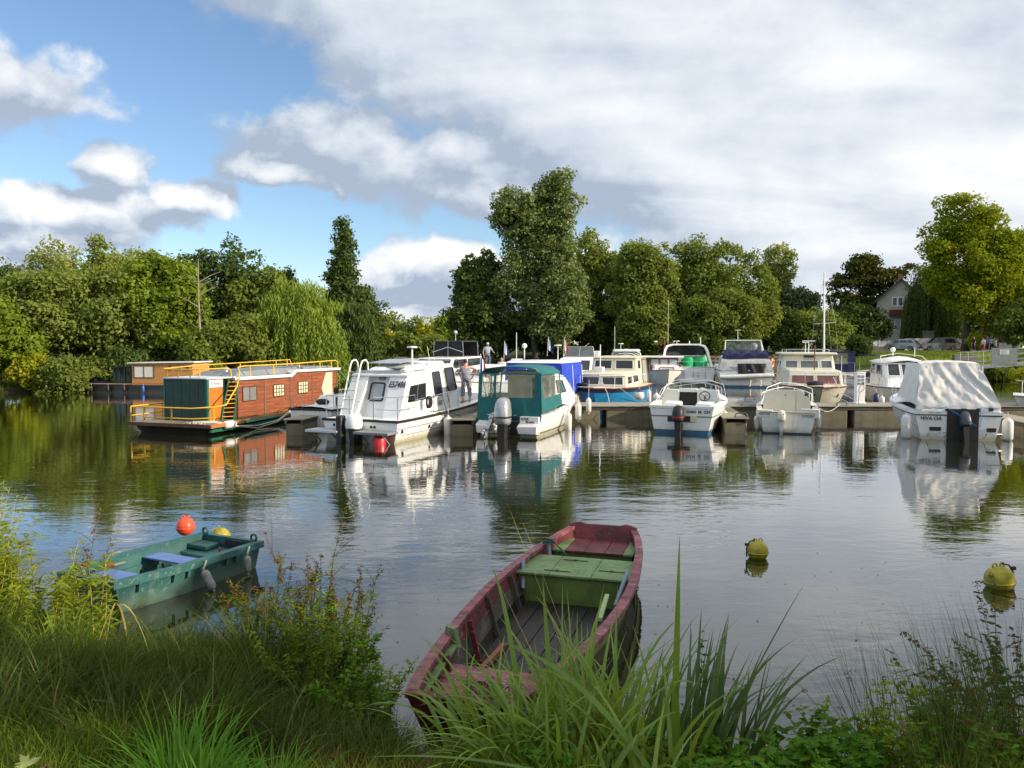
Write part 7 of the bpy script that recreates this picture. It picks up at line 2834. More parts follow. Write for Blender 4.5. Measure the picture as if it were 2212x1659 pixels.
# notice shelter with tiled roof
kx = at_y(2139, 745, 92).x
kz = hz(kx, 92)
t = thing('notice_shelter', 'small notice shelter with a brown tiled roof under the big maple', 'shelter', (kx, 92, kz))
zr0, zr1 = at_y(2139, 718, 92).z - kz, at_y(2139, 705, 92).z - kz
for s in (-1, 1):
    mb = MB()
    mb.box(s * .95 - .07, s * .95 + .07, -.07, .07, 0, zr0 + .1)
    mb.build('post', VARN, t)
mb = MB()
mb.box(-.8, .8, -.04, .04, .7, zr0 - .35)
mb.build('board', WALLW, t)
mb = MB()
mb.hexa([(-1.15, -.7, zr0), (1.15, -.7, zr0), (1.15, .7, zr0), (-1.15, .7, zr0)], [(-.9, -.05, zr1), (.9, -.05, zr1), (.9, .05, zr1), (-.9, .05, zr1)])
rf = mb.build('roof', ROOFT, t)
for k in range(5):
    f = k / 5
    y0, y1 = -.7 + .65 * f, -.7 + .65 * (f + .2)
    z0, z1 = zr0 + (zr1 - zr0) * f, zr0 + (zr1 - zr0) * (f + .2)
    w = 1.15 - .25 * f
    mb = MB()
    mb.hexa([(-w, y0 - .03, z0 + .03), (w, y0 - .03, z0 + .03), (w, y1, z1 + .01), (-w, y1, z1 + .01)], [(-w, y0 - .03, z0 + .09), (w, y0 - .03, z0 + .09), (w, y1, z1 + .03), (-w, y1, z1 + .03)])
    mb.build('tile_course', ROOFT, rf)

# gangway from the pontoon up to the bank, with rails and a notice
gy = 63.0
gx = at_y(2092, 745, gy).x
t = thing('gangway', 'grey metal gangway with rails and a notice panel at the right edge', 'gangway', (gx, gy, 0), R(-8))
z0, z1 = at_y(2092, 795, gy).z, at_y(2212, 785, gy).z
L = 9.0
mb = MB()
for y in (0, 1.5):
    mb.bar((0, y, z0), (L, y, z0 + .7), .10, .22)
mb.bar((0, .75, z0 + .06), (L, .75, z0 + .76), 1.5, .05)
mb.build('walkway', GALV, t)
for y in (0, 1.5):
    for k in range(6):
        x = L * k / 5
        mb = MB()
        mb.tube([(x, y, z0 + .7 * k / 5), (x, y, z0 + .7 * k / 5 + 1.25)], .035, 6)
        mb.build('post', GALV, t)
    for hh in (.42, .84, 1.24):
        mb = MB()
        mb.tube([(-.2, y, z0 + hh), (L, y, z0 + .7 + hh)], .03, 6)
        mb.build('rail', GALV, t)
mb = MB()
mb.box(1.75, 3.7, -.08, -.04, z0 + .30, z0 + 1.65)
mb.build('panel', mat('grey_notice_backing', (0.25, 0.27, 0.26), .7), t)
mb = MB()
mb.box(2.35, 3.05, -.10, -.082, z0 + 1.12, z0 + 1.5)
nb_ = mb.build('notice', FWH, t)
mb = MB()
for k in range(4):
    mb.box(2.42, 2.95 - .08 * (k % 2), -.104, -.101, z0 + 1.41 - k * .075, z0 + 1.435 - k * .075)
mb.build('printed_line', GREYP, nb_)
t = thing('low_wall', 'low grey landing wall left of the gangway', 'wall', (at_y(2062, 745, 74).x, 74, hz(42, 78) - .6))
mb = MB()
mb.box(0, 2.3, 0, .4, 0, at_y(2062, 766, 74).z - hz(42, 78) + .6)
mb.build('block', WALLG, t, bevel=.03)

# shrubs on the right bank by the gangway
for i, (u0, u1, vt, y, kd, lb) in enumerate([
        (2150, 2240, 770, 68, 'olive', 'sunlit ragged bush on the right bank beyond the gangway'),
        (2128, 2190, 798, 66, 'mid', 'low bush at the right bank waterline under the gangway'),
        (2195, 2260, 800, 60, 'yellow', 'yellowish waterside bush at the right edge below the gangway'),
        (2095, 2122, 722, 90, 'yellow', 'small sunlit sapling at the foot of the big maple')]):
    T('leafy_shrub', lb, u0, u1, vt, y, kd, n=4000, seed=130 + i, size=.2, trunk=False, cat='shrub', low=0)


# ------------------------------------------------------------------ people
def skin_mesh(name, verts, edges, rad, mt, parent, sub=1):
    me = bpy.data.meshes.new(name)
    me.from_pydata([tuple(v) for v in verts], edges, [])
    o_ = bpy.data.objects.new(name, me)
    COL.objects.link(o_)
    o_.parent = parent
    m_ = o_.modifiers.new('skin', 'SKIN')
    m_.use_smooth_shade = True
    sv = me.skin_vertices[0].data
    for i, r_ in enumerate(rad):
        sv[i].radius = (r_[0], r_[1]) if isinstance(r_, tuple) else (r_, r_)
        sv[i].use_root = (i == 0)
    s_ = o_.modifiers.new('sub', 'SUBSURF')
    s_.levels = sub
    s_.render_levels = sub
    me.materials.append(mt)
    return o_


def person(label, loc, rz, H=1.7, top=None, legs=None, hair=None, hat=None, lean=0.0, armL=None, armR=None, feet=.10, sitting=False, female=False, bare_arms=True, half=False, dress=False):
    """standing figure facing local +y; lean tips the trunk forward from the hips; armX = (elbow, hand) offsets from the shoulder"""
    t_ = thing('person', label, 'person', loc, rz)
    k = H / 1.72
    hip = Vector((0, 0, .90 * k))
    c_, s_ = cos(lean), sin(lean)
    def up(x, y, z):
        """point of the trunk, z above the hips"""
        return hip + Vector((x * k, (y * c_ + z * s_) * k, (z * c_ - y * s_) * k))
    sh = .17 if female else .20
    V, E, Rr = [], [], []
    def add(p_, r_, par=None):
        V.append(Vector(p_))
        Rr.append(r_)
        if par is not None:
            E.append((par, len(V) - 1))
        return len(V) - 1
    pel = add(hip, (.15 * k, .105 * k))
    wa = add(up(0, 0, .18), (.125 * k, .09 * k), pel)
    ch = add(up(0, .01, .40), (.155 * k, .10 * k), wa)
    nk = add(up(0, -.005, .545), .058 * k, ch)
    h1 = add(up(0, .02, .63), .055 * k, nk)
    joints = {}
    for s, arm in ((-1, armL), (1, armR)):
        shv = add(up(s * sh, 0, .49), .058 * k, ch)
        el, hd = arm or ((s * .06, .02, -.28), (s * .07, .10, -.52))
        e_ = add(up(s * sh + el[0], el[1], .49 + el[2]), .042 * k, shv)
        w_ = add(up(s * sh + hd[0], hd[1], .49 + hd[2]), .027 * k, e_)
        d_ = (V[w_] - V[e_]).normalized()
        pm = add(V[w_] + d_ * .07 * k, (.036 * k, .018 * k), w_)
        side = d_.cross(Vector((0, 1, .2))).normalized()
        for f in range(4):
            b0 = add(V[pm] + d_ * (.035 + .008 * (1.5 - abs(f - 1.3))) * k + side * (f - 1.5) * .019 * k, .0085 * k, pm)
            add(V[b0] + d_ * .032 * k + Vector((0, .012, -.008)) * k, .0078 * k, b0)
        add(V[w_] + d_ * .05 * k + side * -.05 * k + Vector((0, .02, 0)) * k, .0095 * k, w_)
        joints[s] = (V[shv].copy(), V[e_].copy(), V[w_].copy())
    lj = {}
    for s in (-1, 1):
        if sitting:
            kn, an = Vector((s * .12, .42, .0)) * k + hip, Vector((s * .12, .44, -.42)) * k + hip
        else:
            kn, an = Vector((s * (.09 + feet * .3), .03, .48 * k)), Vector((s * (.08 + feet * .5), -.02, .08 * k))
        th = add(hip + Vector((s * .09, 0, -.05)) * k, .085 * k, pel)
        kv = add(kn, .056 * k, th)
        av = add(an, .037 * k, kv)
        hl = add(an + Vector((0, .04, -.04)) * k, .036 * k, av)
        add(an + Vector((s * .015, .17, -.055)) * k, (.036 * k, .022 * k), hl)
        lj[s] = (hip + Vector((s * .09, 0, -.04)) * k, kn, an)
    skin_mesh('body', V, E, Rr, SKIN, t_)
    # shirt
    V2 = [hip + Vector((0, 0, -.10 * k)), up(0, 0, .18), up(0, .01, .40), up(0, 0, .52)]
    R2 = [(.21 * k, .16 * k), (.19 * k, .15 * k), (.23 * k, .16 * k), (.15 * k, .11 * k)]
    E2 = [(0, 1), (1, 2), (2, 3)]
    for s in (-1, 1):
        a_, b_, c2 = joints[s]
        V2.append(a_)
        R2.append(.088 * k)
        E2.append((2, len(V2) - 1))
        if not bare_arms or not female:
            V2.append(a_.lerp(b_, .75 if bare_arms else 1.0))
            R2.append(.075 * k)
            E2.append((len(V2) - 2, len(V2) - 1))
            if not bare_arms:
                V2.append(c2)
                R2.append(.04 * k)
                E2.append((len(V2) - 2, len(V2) - 1))
    skin_mesh('shirt', V2, E2, R2, top, t_)
    if not half:
        V3 = [hip + Vector((0, .02, .15 * k))]
        R3 = [(.21 * k, .155 * k)]
        E3 = []
        for s in (-1, 1):
            a_, b_, c2 = lj[s]
            V3 += [a_, b_, b_.lerp(c2, .7)]
            R3 += [.125 * k, .095 * k, .08 * k]
            n_ = len(V3)
            E3 += [(0, n_ - 3), (n_ - 3, n_ - 2), (n_ - 2, n_ - 1)]
        skin_mesh('trousers', V3, E3, R3, legs, t_)
    # head with face
    hc = up(0, .045, .70)
    mb_ = MB()
    mb_.ell((0, 0, 0), .075 * k, .092 * k, .115 * k, 14, 9)
    mb_.ell((0, .035 * k, -.055 * k), .05 * k, .055 * k, .06 * k, 10, 6)
    mb_.hexa([(-.014 * k, .085 * k, -.03 * k), (.014 * k, .085 * k, -.03 * k), (.014 * k, .112 * k, -.028 * k), (-.014 * k, .112 * k, -.028 * k)],
             [(-.008 * k, .08 * k, .02 * k), (.008 * k, .08 * k, .02 * k), (.008 * k, .09 * k, .02 * k), (-.008 * k, .09 * k, .02 * k)])
    for s in (-1, 1):
        mb_.ell((s * .077 * k, -.005 * k, -.01 * k), .012 * k, .022 * k, .032 * k, 8, 5)
    hd_ = mb_.build('head', SKIN, t_, smooth=60, loc=hc, rot=(-lean * .6, 0, 0))
    mb_ = MB()
    for s in (-1, 1):
        mb_.ell((s * .03 * k, .086 * k, .008 * k), .013 * k, .008 * k, .007 * k, 8, 4)
    mb_.build('eyes', BLACKP, hd_)
    mb_ = MB()
    mb_.ell((0, .085 * k, -.062 * k), .024 * k, .008 * k, .006 * k, 8, 4)
    mb_.build('mouth', DKRED, hd_)
    mb_ = MB()
    P_ = []
    for i in range(7):
        a_ = -.5 + (pi / 2 + .5) * i / 6
        P_.append([(.084 * k * cos(a_) * cos(b) * 1.0, -.014 * k + .100 * k * cos(a_) * sin(b) * (1 if sin(b) < 0 else .62), .012 * k + .118 * k * sin(a_)) for b in [2 * pi * j / 14 for j in range(14)]])
    mb_.loft(P_)
    if female:
        mb_.ell((0, -.085 * k, .05 * k), .05 * k, .05 * k, .05 * k, 10, 6)
    mb_.build('hair', hair or HAIRD, hd_, smooth=60)
    if hat:
        mb_ = MB()
        mb_.ell((0, -.005, .07 * k), .092 * k, .105 * k, .07 * k, 12, 6)
        mb_.slab([(-.07 * k, .07 * k, .055 * k), (.07 * k, .07 * k, .055 * k), (.05 * k, .17 * k, .045 * k), (-.05 * k, .17 * k, .045 * k)], (0, 0, .012))
        mb_.build('cap', hat, hd_, smooth=60)
    return t_


GREYPRINT = mat('grey_patterned_cloth', (0.26, 0.26, 0.30), 0.9, var=0.6, vs=30, bump=.3)
GREYBLUE = mat('grey_blue_cloth', (0.12, 0.14, 0.20), 0.9, var=0.35, vs=12)
CHECK = mat('pale_blue_shirt', (0.34, 0.39, 0.48), 0.9, var=0.3, vs=18)
WHSHIRT = mat('white_shirt', (0.66, 0.66, 0.66), 0.9, var=.1)
DKCLOTH = mat('dark_cloth', (0.03, 0.03, 0.04), 0.9)
wl = loc_of(cruiser_E, (1.12, 5.55, .93))
person('woman in grey patterned clothes seen from behind on the side deck of cruiser E57486', wl, R(18), 1.66, GREYPRINT, GREYPRINT,
       lean=.22, female=True, feet=.12, armL=((-.10, .12, -.22), (.02, .30, -.30)), armR=((.30, .04, -.12), (.16, .20, -.34)))
pm_ = at_y(1056, 745, 54.5)
person('man in a pale blue shirt and white cap standing on the black-canopied cruiser', (pm_.x, 51.4, 1.50), R(200), 1.74, CHECK, GREYBLUE,
       hat=FWH, armL=((-.12, .16, -.24), (-.10, .40, -.30)), armR=((.12, .02, -.26), (.10, .12, -.50)), hair=mat('grey_hair', (.3, .3, .3), .8))
pm_ = at_y(1084, 745, 46)
person('slight person in a white shirt beside the drooping white flag', (pm_.x, 46, .72), R(170), 1.62, WHSHIRT, DKCLOTH, bare_arms=False, hair=mat('brown_hair', (.12, .07, .04), .8))
for (u_, y_, H_, tp, lg, lb, r_) in ((2104, 86, 1.75, DKCLOTH, DKCLOTH, 'person in dark clothes walking near the foot of the big maple', 90),
                                     (2132, 88, 1.72, mat('blue_violet_shirt', (.12, .13, .35), .9), DKCLOTH, 'person in a blue top by the notice shelter', 190),
                                     (2124, 85, 1.6, WHSHIRT, mat('red_trousers', (.35, .05, .05), .9), 'person in a white top and red trousers near the gangway', 100),
                                     (2142, 89.5, 1.7, WHSHIRT, DKCLOTH, 'person in a white top beside the one in blue', 170)):
    x_ = at_y(u_, 745, y_).x
    person(lb, (x_, y_, hz(x_, y_)), R(r_), H_, tp, lg, bare_arms=True)
# ================================================================== rowing boats and buoys
RBOAT = mat('faded_crimson_paint', (0.19, 0.040, 0.055), 0.6, var=0.32, vs=3, bump=.6, bs=26, stretch=(1, 2.2, 1), wood=True, chips=(.585, (.30, .24, .20)), col2=(0.29, 0.085, 0.105))
RDARK = mat('dark_crimson_paint', (0.13, 0.018, 0.026), 0.55, var=0.4, vs=3, bump=.5, bs=18, wood=True, chips=(.60, (.20, .15, .12)))
RGREEN = mat('faded_leaf_green_paint', (0.15, 0.25, 0.085), 0.6, var=0.3, vs=3, bump=.5, bs=20, wood=True, chips=(.59, (.26, .25, .18)))
RGREEN2 = mat('dark_leaf_green_paint', (0.10, 0.16, 0.035), 0.6, var=0.3, vs=3, bump=.3, bs=18, streak=.4, grimecol=(.05, .06, .02))
GREYWOOD = mat('bare_grey_wood', (0.08, 0.068, 0.056), 0.85, var=0.35, vs=3, bump=.5, bs=14, stretch=(3, .5, 3), wood=True)
FLOORW = mat('wet_dark_floor_boards', (0.017, 0.014, 0.012), 0.55, var=0.4, vs=2, bump=.5, bs=12, stretch=(5, .5, 1), wood=True)
PIPE = mat('blue_grey_pipe', (0.20, 0.25, 0.33), 0.45, var=.15)

A0 = Vector((-.33, 5.22, 0))
ax = Vector((1.68, 5.63, 0)).normalized()
rzr = math.atan2(-ax.x, ax.y)
t = thing('rowing_boat', 'old crimson and green wooden rowing boat moored at the bank', 'boat', A0 + Vector((ax.y, -ax.x, 0)) * -.06, rzr)
ss = [0.0, .35, .7, 1.2, 1.7, 2.25, 2.8, 3.3, 3.8, 4.4, 5.0, 5.5, 5.92]
hw_ = [.36, .45, .52, .60, .67, .725, .76, .765, .755, .71, .65, .57, .46]
sh_ = [.62, .59, .555, .515, .485, .46, .445, .435, .43, .43, .43, .44, .46]
bot = [.14, .04, -.02, -.06, -.08, -.09, -.10, -.10, -.10, -.09, -.08, -.05, -.02]


def hull_pt(i, side, f, off=0.0):
    """f 0 bottom .. 1 sheer"""
    w = hw_[i] * (.80 + .20 * f) - off
    rk = (-.18 * (1 - f) if i == 12 else 0) + (.22 * (1 - f) if i == 0 else 0)
    return Vector((side * w, ss[i] + rk, bot[i] + (sh_[i] - bot[i]) * f))


n = len(ss)
mb = MB()
for side in (1, -1):
    P = [[hull_pt(i, side, f) for f in (0, .33, .66, .78, 1)] for i in range(n)]
    mb.grid(P if side > 0 else [r_[::-1] for r_ in P])
mb.grid([[hull_pt(i, -1, 0), hull_pt(i, 1, 0)] for i in range(n)][::-1])
mb.build('hull', mat('weathered_olive_hull', (0.07, 0.075, 0.03), .7, var=.4, vs=3, bump=.4, bs=12), t, smooth=50)
mb = MB()
for side in (1, -1):
    P = []
    for i in range(n):
        a, b = hull_pt(i, side, .72), hull_pt(i, side, .95)
        o_ = Vector((side * .015, 0, 0))
        P.append([a + o_, b + o_])
    mb.grid(P if side > 0 else [r_[::-1] for r_ in P])
mb.build('sheer_strake', mat('yellow_green_strake', (0.30, 0.36, 0.06), .6, var=.25, vs=3, bump=.3), t, smooth=50)
# inner planks: three strakes per side, grey wood with a red upper one
for side in (1, -1):
    for (f0, f1, m_) in ((.02, .36, FLOORW), (.37, .68, GREYWOOD), (.69, .98, RDARK)):
        P = []
        for i in range(n):
            r_ = [hull_pt(i, side, f0, .035), hull_pt(i, side, f1, .035), hull_pt(i, side, f1, .015), hull_pt(i, side, f0, .015)]
            P.append(r_ if side < 0 else r_[::-1])
        mb = MB()
        mb.loft(P)
        mb.build('side_plank', m_, t, smooth=40)
# gunwales
for side in (1, -1):
    P = []
    for i in range(n):
        a = hull_pt(i, side, 1)
        w = .065
        r_ = [a + Vector((side * .035, 0, -.035)), a + Vector((side * .035, 0, .018)), a + Vector((-side * w, 0, .022)), a + Vector((-side * w, 0, -.03))]
        P.append(r_ if side < 0 else r_[::-1])
    mb = MB()
    mb.loft(P)
    mb.build('gunwale', RBOAT, t, smooth=30, bevel=.006)
# transoms: raised scalloped stern board and blunt bow board
mb = MB()
q_ = []
for k in range(13):
    x = -.49 + .98 * k / 12
    z = .50 + .045 * (abs(x) / .56) ** 6 * -1 + (.05 if abs(x) > .30 else .02) * (1 - (abs(x) / .58) ** 4)
    q_.append((x, 5.95, z))
mb.slab([(.38, 5.78, -.02), (.49, 5.92, .44)] + [tuple(p_) for p_ in q_[::-1]] + [(-.49, 5.92, .44), (-.38, 5.78, -.02)], (0, -.045, 0))
mb.build('stern_board', RDARK, t, bevel=.006)
mb = MB()
mb.slab([(-.38, -.02, .63), (.38, -.02, .63), (.30, .20, .16), (-.30, .20, .16)], (0, .05, .02))
mb.build('bow_board', RDARK, t, bevel=.006)
# bottom boards
for k in range(6):
    x0 = -.57 + k * .192
    P = []
    for i in range(3, 11):
        lim = hw_[i] * .80 - .04
        a, b = max(min(x0 + .006, lim), -lim), max(min(x0 + .184, lim), -lim)
        P.append([(a, ss[i], .015), (b, ss[i], .015), (b, ss[i], -.01), (a, ss[i], -.01)])
    mb = MB()
    mb.loft(P)
    mb.build('bottom_board', FLOORW, t)
# ribs
for i, yy in ((2, .95), (4, 1.95), (6, 2.75), (8, 3.6)):
    for side in (1, -1):
        mb = MB()
        a, b = hull_pt(i, side, .02, .06), hull_pt(i, side, .93, .06)
        a.y = b.y = yy
        mb.bar(a, b, .05, .045, up=(0, 1, 0))
        mb.build('rib', RDARK if i < 6 else GREYWOOD, t)
# long red stringers on the left, and one lying on the floor
mb = MB()
mb.tube([(-.60, .9, .30), (-.69, 1.9, .28), (-.70, 2.9, .27)], .034, 4)
mb.build('stringer', RBOAT, t)
mb = MB()
mb.bar((-.45, 1.1, .06), (-.40, 2.4, .05), .05, .05)
mb.build('loose_batten', mat('faded_orange_batten', (0.30, 0.09, 0.05), .7, var=.2), t)
# middle seat box
for k, (x0, x1) in enumerate(((-.73, -.30), (-.295, .21), (.215, .69))):
    mb = MB()
    mb.hexa([(x0, 3.86, .345), (x1, 3.86, .345), (x1, 4.68, .345), (x0, 4.68, .345)], [(x0, 3.86, .375), (x1, 3.86, .375), (x1, 4.68, .375), (x0, 4.68, .375)])
    mb.build('seat_plank', RGREEN, t, bevel=.006)
mb = MB()
mb.hexa([(-.60, 3.90, -.02), (.60, 3.90, -.02), (.60, 3.94, -.02), (-.60, 3.94, -.02)], [(-.70, 3.90, .344), (.69, 3.90, .344), (.69, 3.94, .344), (-.70, 3.94, .344)])
mb.build('seat_front', RGREEN2, t)
mb = MB()
mb.box(-.66, .64, 4.60, 4.64, -.02, .344)
mb.build('seat_back', RGREEN2, t)
for (x, y) in ((-.1, 4.5), (-.22, 4.0), (.42, 4.15)):
    mb = MB()
    mb.box(x - .16, x + .16, y - .006, y + .006, .376, .384)
    mb.ell((x, y, .382), .03, .02, .012, 6, 4)
    mb.build('strap_hinge', mat('rusty_iron', (0.06, 0.035, 0.02), .8) if 'rusty_iron' not in bpy.data.materials else bpy.data.materials['rusty_iron'], t)
# stern seat: crimson boards between green ends
for (x0, x1, m_) in ((-.56, -.38, RGREEN), (-.375, -.12, RDARK), (-.115, .16, RDARK), (.165, .40, RDARK), (.405, .54, RGREEN)):
    mb = MB()
    mb.box(x0, x1, 5.12, 5.80, .30, .33)
    mb.build('stern_seat_board', m_, t, bevel=.005)
mb = MB()
mb.box(-.54, .52, 5.16, 5.20, -.02, .299)
mb.build('stern_seat_front', RGREEN2, t)
# bow seat and green side board
for (y0, y1) in ((.22, .50), (.505, .80), (.805, 1.10)):
    w = .37 + y0 * .15
    mb = MB()
    mb.box(-w, w, y0, y1 - .005, .36, .39)
    mb.build('bow_seat_board', RBOAT, t, bevel=.005)
for side in (-1, 1):
    mb = MB()
    mb.hexa([(side * .38 - .05, .16, .47), (side * .38 + .04, .16, .47), (side * .54 + .04, 1.35, .42), (side * .54 - .07, 1.35, .42)],
            [(side * .38 - .05, .16, .50), (side * .38 + .04, .16, .50), (side * .54 + .04, 1.35, .45), (side * .54 - .07, 1.35, .45)])
    mb.build('side_board', RGREEN, t, bevel=.005)
mb = MB()
mb.hexa([(-.62, 1.36, .40), (-.50, 1.36, .40), (-.50, 1.46, .40), (-.62, 1.46, .40)], [(-.62, 1.36, .60), (-.54, 1.36, .58), (-.54, 1.42, .58), (-.62, 1.42, .60)])
mb.build('side_knee', RGREEN, t)
# pipes standing in the sockets
for (x, y, dx, dy) in ((-.66, 4.05, .06, -.22), (-.56, 4.95, .05, -.12), (.64, 3.95, -.08, -.42), (.62, 5.0, -.04, -.1), (-.62, 1.62, .05, -.12)):
    mb = MB()
    mb.tube([(x, y, .47), (x + dx, y + dy, .18)], .026, 10)
    mb.build('pipe', PIPE, t, smooth=60)
c = thing('green_stick', 'short square green batten leaning on the right gunwale of the crimson boat', 'batten', loc_of(t, (.60, 2.3, .46)), rzr)
mb = MB()
mb.bar((0, 0, 0), (-.06, .78, -.02), .045, .035)
mb.build('batten', mat('pale_green_batten', (0.28, 0.40, 0.17), .6, var=.15), c)
c = thing('mooring_chain', 'dark heap of chain lying on the bow seat of the crimson boat', 'chain', loc_of(t, (.05, .62, .395)), rzr)
r_ = random.Random(3)
for k in range(46):
    mb = MB()
    a, b = r_.uniform(0, 6.28), r_.uniform(-.5, .5)
    p_ = Vector((r_.gauss(0, .12), r_.gauss(0, .09), r_.uniform(.01, .055)))
    M_ = Matrix.Translation(p_) @ Matrix.Rotation(a, 4, 'Z') @ Matrix.Rotation(b, 4, 'X')
    mb.M = M_
    mb.tube([(.022 * cos(q2), .034 * sin(q2), 0) for q2 in [2 * pi * j / 7 for j in range(8)]], .006, 4, cap=False)
    mb.build('link', bpy.data.materials['rusty_iron'], c)
c = thing('tied_rope', 'green rope knotted round the left pipe near the stern of the crimson boat', 'rope', loc_of(t, (-.56, 4.93, .45)), rzr)
mb = MB()
mb.tube([(.07 * cos(a_), .05 * sin(a_), .02 + .012 * a_ / 6) for a_ in [k * .6 for k in range(26)]], .012, 5)
mb.tube([(.06, 0, .05), (.14, -.02, -.02), (.28, -.12, -.1)], .01, 5)
mb.tube([(-.05, 0, .05), (-.08, -.05, -.06), (-.04, -.08, -.16)], .012, 5)
mb.build('knot', mat('green_rope', (0.03, 0.10, 0.06), .9), c, smooth=60)

# ---- green plastic dinghy
DING = mat('sea_green_plastic', (0.022, 0.105, 0.100), 0.5, var=0.14, vs=2.5, bump=.12, bs=10, streak=.5, grimecol=(.14, .20, .15), grime=.6, chips=(.60, (.10, .20, .18)))
DINGI = mat('sea_green_plastic_inside', (0.022, 0.095, 0.090), 0.5, var=0.35, vs=2.5, bump=.12, bs=10, streak=.4, grimecol=(.06, .08, .05))
BPLANK = mat('blue_painted_plank', (0.115, 0.20, 0.46), 0.55, var=.16, vs=3, bump=.15)
rzd = R(154.5)
t = thing('dinghy', 'sea green plastic dinghy with two blue plank seats by the left bank', 'boat', (-4.0, 10.8, 0), rzd)
Ld = 2.2
def dpt(s, side, f, inn=0.0):
    k = s / Ld
    w = .56 + .02 * sin(pi * k) - .13 * max(k - .62, 0) ** 1.2 * 2.4
    w = (w - inn) * (.84 + .16 * f)
    z = -.08 + (.44 + .03 * k) * f
    y = s + (.04 if s == 0 else 0) * (1 - f) - (.16 * (1 - f) if s == Ld else 0)
    return Vector((side * w, y, z))
sv = [Ld * k / 12 for k in range(13)]
mb = MB()
for side in (1, -1):
    P = [[dpt(s, side, f) for f in (0, .5, .8, 1)] for s in sv]
    mb.grid(P if side > 0 else [r2[::-1] for r2 in P])
mb.grid([[dpt(s, -1, 0), dpt(s, 1, 0)] for s in sv][::-1])
mb.face([dpt(0, 1, 0), dpt(0, -1, 0), dpt(0, -1, 1), dpt(0, 1, 1)])
mb.face([dpt(Ld, -1, 0), dpt(Ld, 1, 0), dpt(Ld, 1, 1), dpt(Ld, -1, 1)])
mb.build('hull', DING, t, smooth=40)
mb = MB()
for side in (1, -1):
    P = [[dpt(s, side, f, .07) for f in (.12, .5, 1)] for s in sv]
    mb.grid([r2[::-1] for r2 in P] if side > 0 else P)
    P = [[dpt(s, side, .62, .07) + Vector((0, 0, .005)), dpt(s, side, .62, .10) + Vector((0, 0, .005)), dpt(s, side, .50, .10)] for s in sv]
    mb.grid([r2[::-1] for r2 in P] if side > 0 else P)
mb.grid([[dpt(s, -1, .12, .07), dpt(s, 1, .12, .07)] for s in sv])
for s in (0.06, Ld - .06):
    a, b = dpt(s, 1, .1, .07), dpt(s, 1, 1, .05)
    mb.face([(-a.x, s, a.z), (a.x, s, a.z), (b.x, s, b.z), (-b.x, s, b.z)])
mb.build('inner_shell', DINGI, t, smooth=40)
mb = MB()
P = []
loop = [(s, 1) for s in sv] + [(s, -1) for s in sv[::-1]]
for (s, side) in loop:
    a = dpt(s, side, 1)
    dy = -.03 if s == 0 else (.03 if s == Ld else 0)
    P.append([a + Vector((side * .035, dy, -.07)), a + Vector((side * .035, dy, .015)), a + Vector((-side * .075, -dy * 1.5, .015)), a + Vector((-side * .075, -dy * 1.5, -.03))])
P.append(P[0])
mb.loft(P, cap=False)
mb.build('rim', DING, t, smooth=35)
mb = MB()
for side in (1, -1):
    for s in (.45, .62, 1.25, 1.45, 1.9):
        a = dpt(s, side, .82)
        mb.hexa([(a.x - .01 * side, s, a.z - .08), (a.x + .03 * side, s, a.z - .08), (a.x + .03 * side, s + .035, a.z - .08), (a.x - .01 * side, s + .035, a.z - .08)],
                [(a.x - .01 * side, s, a.z + .04), (a.x + .05 * side, s, a.z + .04), (a.x + .05 * side, s + .035, a.z + .04), (a.x - .01 * side, s + .035, a.z + .04)])
mb.build('rim_bracket', DING, t, kind='stuff')
mb = MB()
mb.hexa([(-.48, .08, .0), (.48, .08, .0), (.48, .52, .0), (-.48, .52, .0)], [(-.50, .08, .24), (.50, .08, .24), (.50, .48, .22), (-.50, .48, .22)])
mb.build('far_bench', DINGI, t, bevel=.02)
mb = MB()
mb.box(.12, .50, .08, .34, .24, .30)
mb.build('bench_step', DINGI, t, bevel=.012)
for s, x in ((.80, 0), (1.62, 0)):
    mb = MB()
    mb.hexa([(-.47, s, .275), (.47, s, .275), (.47, s + .27, .275), (-.47, s + .27, .275)], [(-.47, s, .30), (.47, s, .30), (.47, s + .27, .30), (-.47, s + .27, .30)])
    mb.build('seat', BPLANK, t, bevel=.005)
for side in (1, -1):
    for s in (.76, 1.10):
        mb = MB()
        a, b = dpt(s, side, .12, .08), dpt(s, side, .60, .08)
        mb.bar(a, b, .05, .04, up=(0, 1, 0))
        mb.build('side_rib', DINGI, t, smooth=40)
mb = MB()
mb.slab([(x, .075, z) for (x, z) in round_rect(-.30, .02, .26, .36, .04, .04)], (0, .02, 0))
mb.build('motor_pad', BLACKP, t)
for x in (.46, -.46):
    mb = MB()
    mb.tube([(x + .05 * cos(a_), .03, .42 + .045 * sin(a_)) for a_ in [2 * pi * k / 10 for k in range(11)]], .016, 6, cap=False)
    mb.build('lifting_eye', DING, t, smooth=60)
mb = MB()
mb.tube([(-.36, .55, .23), (-.36, .55, .40)], .014)
mb.build('rowlock_pin', VARN, t)
OARR = mat('red_oar_grip', (0.24, 0.012, 0.03), .5, var=.2)
for k, (x, y, dx, dy, lb) in enumerate(((.40, 2.02, -.10, .22, 'crimson oar handle resting on the near end of the green dinghy'), (.08, 1.90, -.14, .20, 'second crimson oar handle, the one farther from the bank weeds'))):
    c = thing('oar', lb, 'oar', loc_of(t, (x, y, .40)), rzd)
    mb = MB()
    mb.tube([(-dx * 1.0, -dy * 1.0, -.02), (dx * .15, dy * .15, .045)], .024, 8)
    mb.build('grip', OARR, c, smooth=60)
    mb = MB()
    mb.tube([(-dx * 4.2, -dy * 4.0, -.17), (-dx * 1.0, -dy * 1.0, -.025)], .018, 8)
    mb.build('shaft', GREYP, c, smooth=60)
mb = MB()
